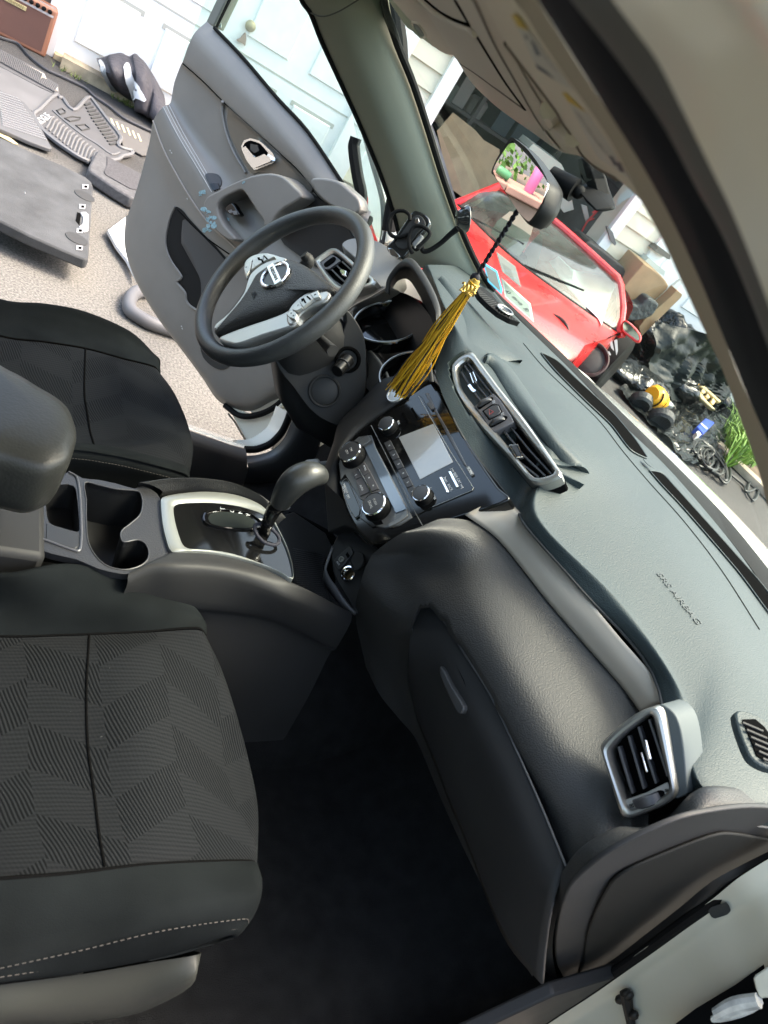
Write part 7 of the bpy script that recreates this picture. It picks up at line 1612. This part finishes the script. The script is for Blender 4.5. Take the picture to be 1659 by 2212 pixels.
child(M().tube(rimpts, .012, 6, True, k=3).obj('raised_rim', mat('rim_rubber', (.13,.128,.13), .55), None), m4)
GRV = mat('groove_pale', (.19,.18,.175), .8)
rbm = MATS['rim_rubber']
for i in range(15):
    x0, y0 = 540+i*34, 1175+i*27
    child(M().tube([at(p, z=.025) for p in b4((x0,y0),(x0-28,y0+18),(x0-50,y0+70),(x0-80+i*1,y0+115+i*2))], .006, 5, k=3).obj('tread_rib', rbm, None), m4)
for i in range(13):
    x0, y0 = 875+i*23, 1045+i*33
    child(M().tube([at(p, z=.025) for p in b4((x0-25-min(i,4)*6,y0+12),(x0+30+min(i,3)*6,y0-6))], .007, 5).obj('tread_rib', mat('rib_dark', (.03,.03,.03), .6), None), m4)
child(M().tube([at(p, z=.025) for p in b4((530,1110),(620,1190),(740,1290),(850,1370),(980,1450),(1120,1550),(1200,1530))], .006, 5, k=3).obj('mat_line', rbm, None), m4)
for q in (((570,1110),(620,1090),(660,1120),(650,1135),(600,1150)), ((650,1190),(720,1170),(810,1180),(800,1200),(700,1220)), ((760,1260),(850,1250),(900,1290),(820,1310))):
    child(M().tube([at(p, z=.025) for p in b4(*q)], .004, 5, True).obj('mat_outline', mat('rib_dark', (.03,.03,.03), .6), None), m4)
a_ = at(b4((395,1225))[0], z=.026); b_ = at(b4((490,1160))[0], z=.026)
lt = text('ROGUE', .060, a_.lerp(b_,.5), b_-a_, V((-.5,.8,0)), mat('mat_print', (.42,.42,.41), .6), 'mat_lettering', None, .001); child(lt, m4)
m5 = flat('yellow_striped_mat', b4((1070,1160),(1300,1240),(1520,1350),(1600,1400),(1600,1560),(1430,1555),(1350,1510),(1240,1470),(1210,1390),(1130,1270)), .018, .012, mat('mat_brown', (.10,.092,.085), .7), 'brown-black mat with a row of pale yellow bars by the door edge', 'floor mat', group=GRPM)
for i in range(6):
    x0, y0 = 1115+i*54, 1195+i*30
    flatpart('pale_bar', b4((x0-8,y0-5),(x0+12,y0),(x0+40,y0+75),(x0+22,y0+72)), .021, mat('bar_yellow', (.50,.44,.28), .8), m5)
m6 = flat('step_board', z1((630,985),(660,975),(690,1010),(900,1120),(1100,1250),(1100,1330),(860,1290),(760,1230),(580,1110),(582,1080)), .07, .06, mat('board_grey', (.075,.073,.075), .75, var=.3, vscale=60), 'thick dark tray-shaped board lying next to the open door', 'board', bev=.01)
flatpart('board_recess', z1((700,1020),(880,1115),(1050,1220),(1050,1270),(850,1230),(690,1140),(680,1120),(700,1080)), .074, mat('recess_speckled', (.055,.052,.055), .8, var=.5, vscale=150), m6, .002)
# big cargo board
BD = mat('cargo_carpet', (.050,.052,.054), .85, bump=('noise',300,.6,.003), var=.35, vscale=9)
cb_px = z1((-200,760),(0,895),(200,990),(400,1075),(560,1155),(600,1190),(612,1230),(605,1290),(580,1690),(560,1695),(430,1640),(200,1540),(0,1440),(-200,1330))
cbd = flat('cargo_floor_board', cb_px, .12, .045, BD, 'large black carpeted cargo board with a cut-out handle, leaning off the ground', 'board', bev=.008)
hd_ = mat('hardware_grey', (.30,.30,.31), .5)
flatpart('handle_slot', z1((505,1385),(530,1395),(520,1470),(495,1440)), .1225, DARK, cbd, .002)
flatpart('board_handle', z1((525,1385),(560,1382),(580,1400),(578,1505),(548,1512),(515,1480),(540,1460),(545,1420)), .126, hd_, cbd, .008, .002)
for q in ((558,1218),(538,1348),(522,1505),(520,1618)):
    flatpart('clip_plate', z1((q[0]-20,q[1]-16),(q[0]+22,q[1]-12),(q[0]+18,q[1]+16),(q[0]-22,q[1]+12)), .1235, hd_, cbd, .002)
    flatpart('clip_hole', z1((q[0]-6,q[1]-8),(q[0]+14,q[1]-6),(q[0]+12,q[1]+8),(q[0]-8,q[1]+6)), .125, DARK, cbd, .001)
for c_ in ((552,1280),(500,1560)):
    o = child(M().lathe(at(z1(c_)[0], z=.1205), (0,0,1), [(.045,0),(.043,.003),(0,.003)], 24).obj('round_cap', mat('cap_black', (.03,.03,.03), .7), None), cbd)
# prop under the board (spare wood)
tag(M().box(at(z1((60,1250))[0], z=0)+V((0,0,.035)), (.4,.25,.07)).obj('prop_block', KB, bevel=.004), 'low stone block propping up the black cargo board', 'block')
# yellowed paper at the left edge
flat('straw_patch', z1((-40,830),(0,840),(60,890),(120,940),(90,935),(0,885),(-40,870)), .012, .006, mat('straw', (.55,.45,.25), .9), 'pale straw-coloured scrap beside the cargo board', 'scrap')
# hose on the ground by the door
hz = [at(p, z=.03) for p in z6((1250,370),(1180,350),(1080,320),(980,285),(900,240),(850,200),(845,150),(870,100),(930,75),(1010,90),(1100,130))]
tag(M().tube(hz, .028, 14, k=6).obj('vacuum_hose', mat('hose_grey', (.11,.11,.115), .5)), 'thick grey hose curving on the ground beside the driver seat', 'hose')
# long thin cord running over the drive
cd_ = [at(p, z=.012) for p in b4((-60,350),(40,390),(180,440),(300,570),(450,690),(600,760),(850,880),(950,970),(1100,1070),(1250,1190),(1500,1310),(1600,1350))]
tag(M().tube(cd_, .009, 6, k=6).obj('electric_cord', mat('cord_grey', (.05,.05,.055), .6)), 'long dark power cord running from the amplifier past the mats', 'cord')
# white sheet added in place of the driver door's outer skin
flat("door_skin_sheet", z1((705,1500),(840,1400),(880,1430),(900,1825),(830,1690),(760,1600)), .04, .02, WHT, 'white sheet added on the ground in place of the driver door skin', 'sheet')
# ================================================================ raised planter left of the garage (behind the amplifier, and in the rear view mirror)
BRK = mat('planter_stone', (.24,.17,.125), .85, var=.3, vscale=5)
PL = thing('planter_wall', (-1.5,5.25,0), 'low reddish stone planter wall behind the amplifier, seen in the rear view mirror', 'planter')
CAPM = mat('cap_terracotta', (.36,.20,.145), .8, var=.2, vscale=5)
for i in range(11):
    for j in range(3):
        M().box((-3.2+i*.32+(j%2)*.10, 5.25, .10+j*.19), (.31,.26,.18)).obj('stone', BRK, PL, bevel=.012)
for i in range(11): M().box((-3.2+i*.32+.04, 5.23, .61), (.315,.34,.06)).obj('cap_stone', CAPM, PL, bevel=.01)
BU = M(); rb_ = random.Random(8)
for i in range(5200):
    c_ = V((rb_.uniform(-3.2,.12), 5.62+rb_.uniform(-.22,.5), .62+rb_.random()**.8*1.0)); a = rb_.uniform(0,6.28); n_ = V((math.cos(a),math.sin(a),rb_.uniform(-.5,1))).normalized(); u_ = n_.orthogonal().normalized(); w_ = n_.cross(u_); l = rb_.uniform(.02,.05)
    BU.add([c_-u_*l, c_+w_*l*.5, c_+u_*l, c_-w_*l*.5], [(0,1,2,3)])
tag(BU.obj('shrub', mat('shrub_green', (.12,.24,.04), .6, var=.6, vscale=5), smooth=False), 'leafy green shrubs growing behind the planter wall', 'shrub', kind='stuff')
structure(M().slab([V((-3.4,5.36,.56)),V((.25,5.36,.56)),V((.25,6.6,.56)),V((-3.4,6.6,.56))], (0,0,-.5)).obj('planter_soil', mat('soil_brown', (.13,.09,.06), .95, var=.3, vscale=6), smooth=False))
tag(M().lathe((-1.62,5.20,.64), (0,0,1), [(0,0),(.035,0),(.042,.01),(.045,.19),(.035,.21),(0,.21)], 20).obj('pink_tumbler', mat('tumbler_pink', (.60,.14,.30), .35)), 'pink tumbler standing on the planter wall in the mirror', 'tumbler')
tag(M().lathe((-1.42,5.18,.675), (1,.2,.1), [(0,0),(.03,0),(.034,.015),(.034,.10),(.028,.115),(0,.115)], 20).obj('green_can', mat('can_green', (.08,.24,.10), .4)), 'green can lying on the planter wall in the mirror', 'can')
# ================================================================ unseen foliage added behind the camera to shade and tint the cabin
hg = M(); rh = random.Random(12)
for i in range(11000):
    x = rh.uniform(-6,5.5); z = rh.uniform(.05,1.7); y = -2.7+rh.uniform(-.35,.35)+.25*noise.noise(V((x*.8,z,0)))
    a = rh.uniform(0,6.28); n_ = V((math.cos(a),math.sin(a),rh.uniform(-.4,1))).normalized(); u_ = n_.orthogonal().normalized(); w_ = n_.cross(u_); l = rh.uniform(.05,.11)
    hg.add([V((x,y,z))-u_*l, V((x,y,z))+w_*l*.5, V((x,y,z))+u_*l, V((x,y,z))-w_*l*.5], [(0,1,2,3)])
tag(hg.obj('shade_foliage', mat('shade_foliage_green', (.11,.17,.08), .7, var=.5, vscale=3), smooth=False), 'unseen green foliage added on the passenger side to shade the cabin', 'shade_foliage')
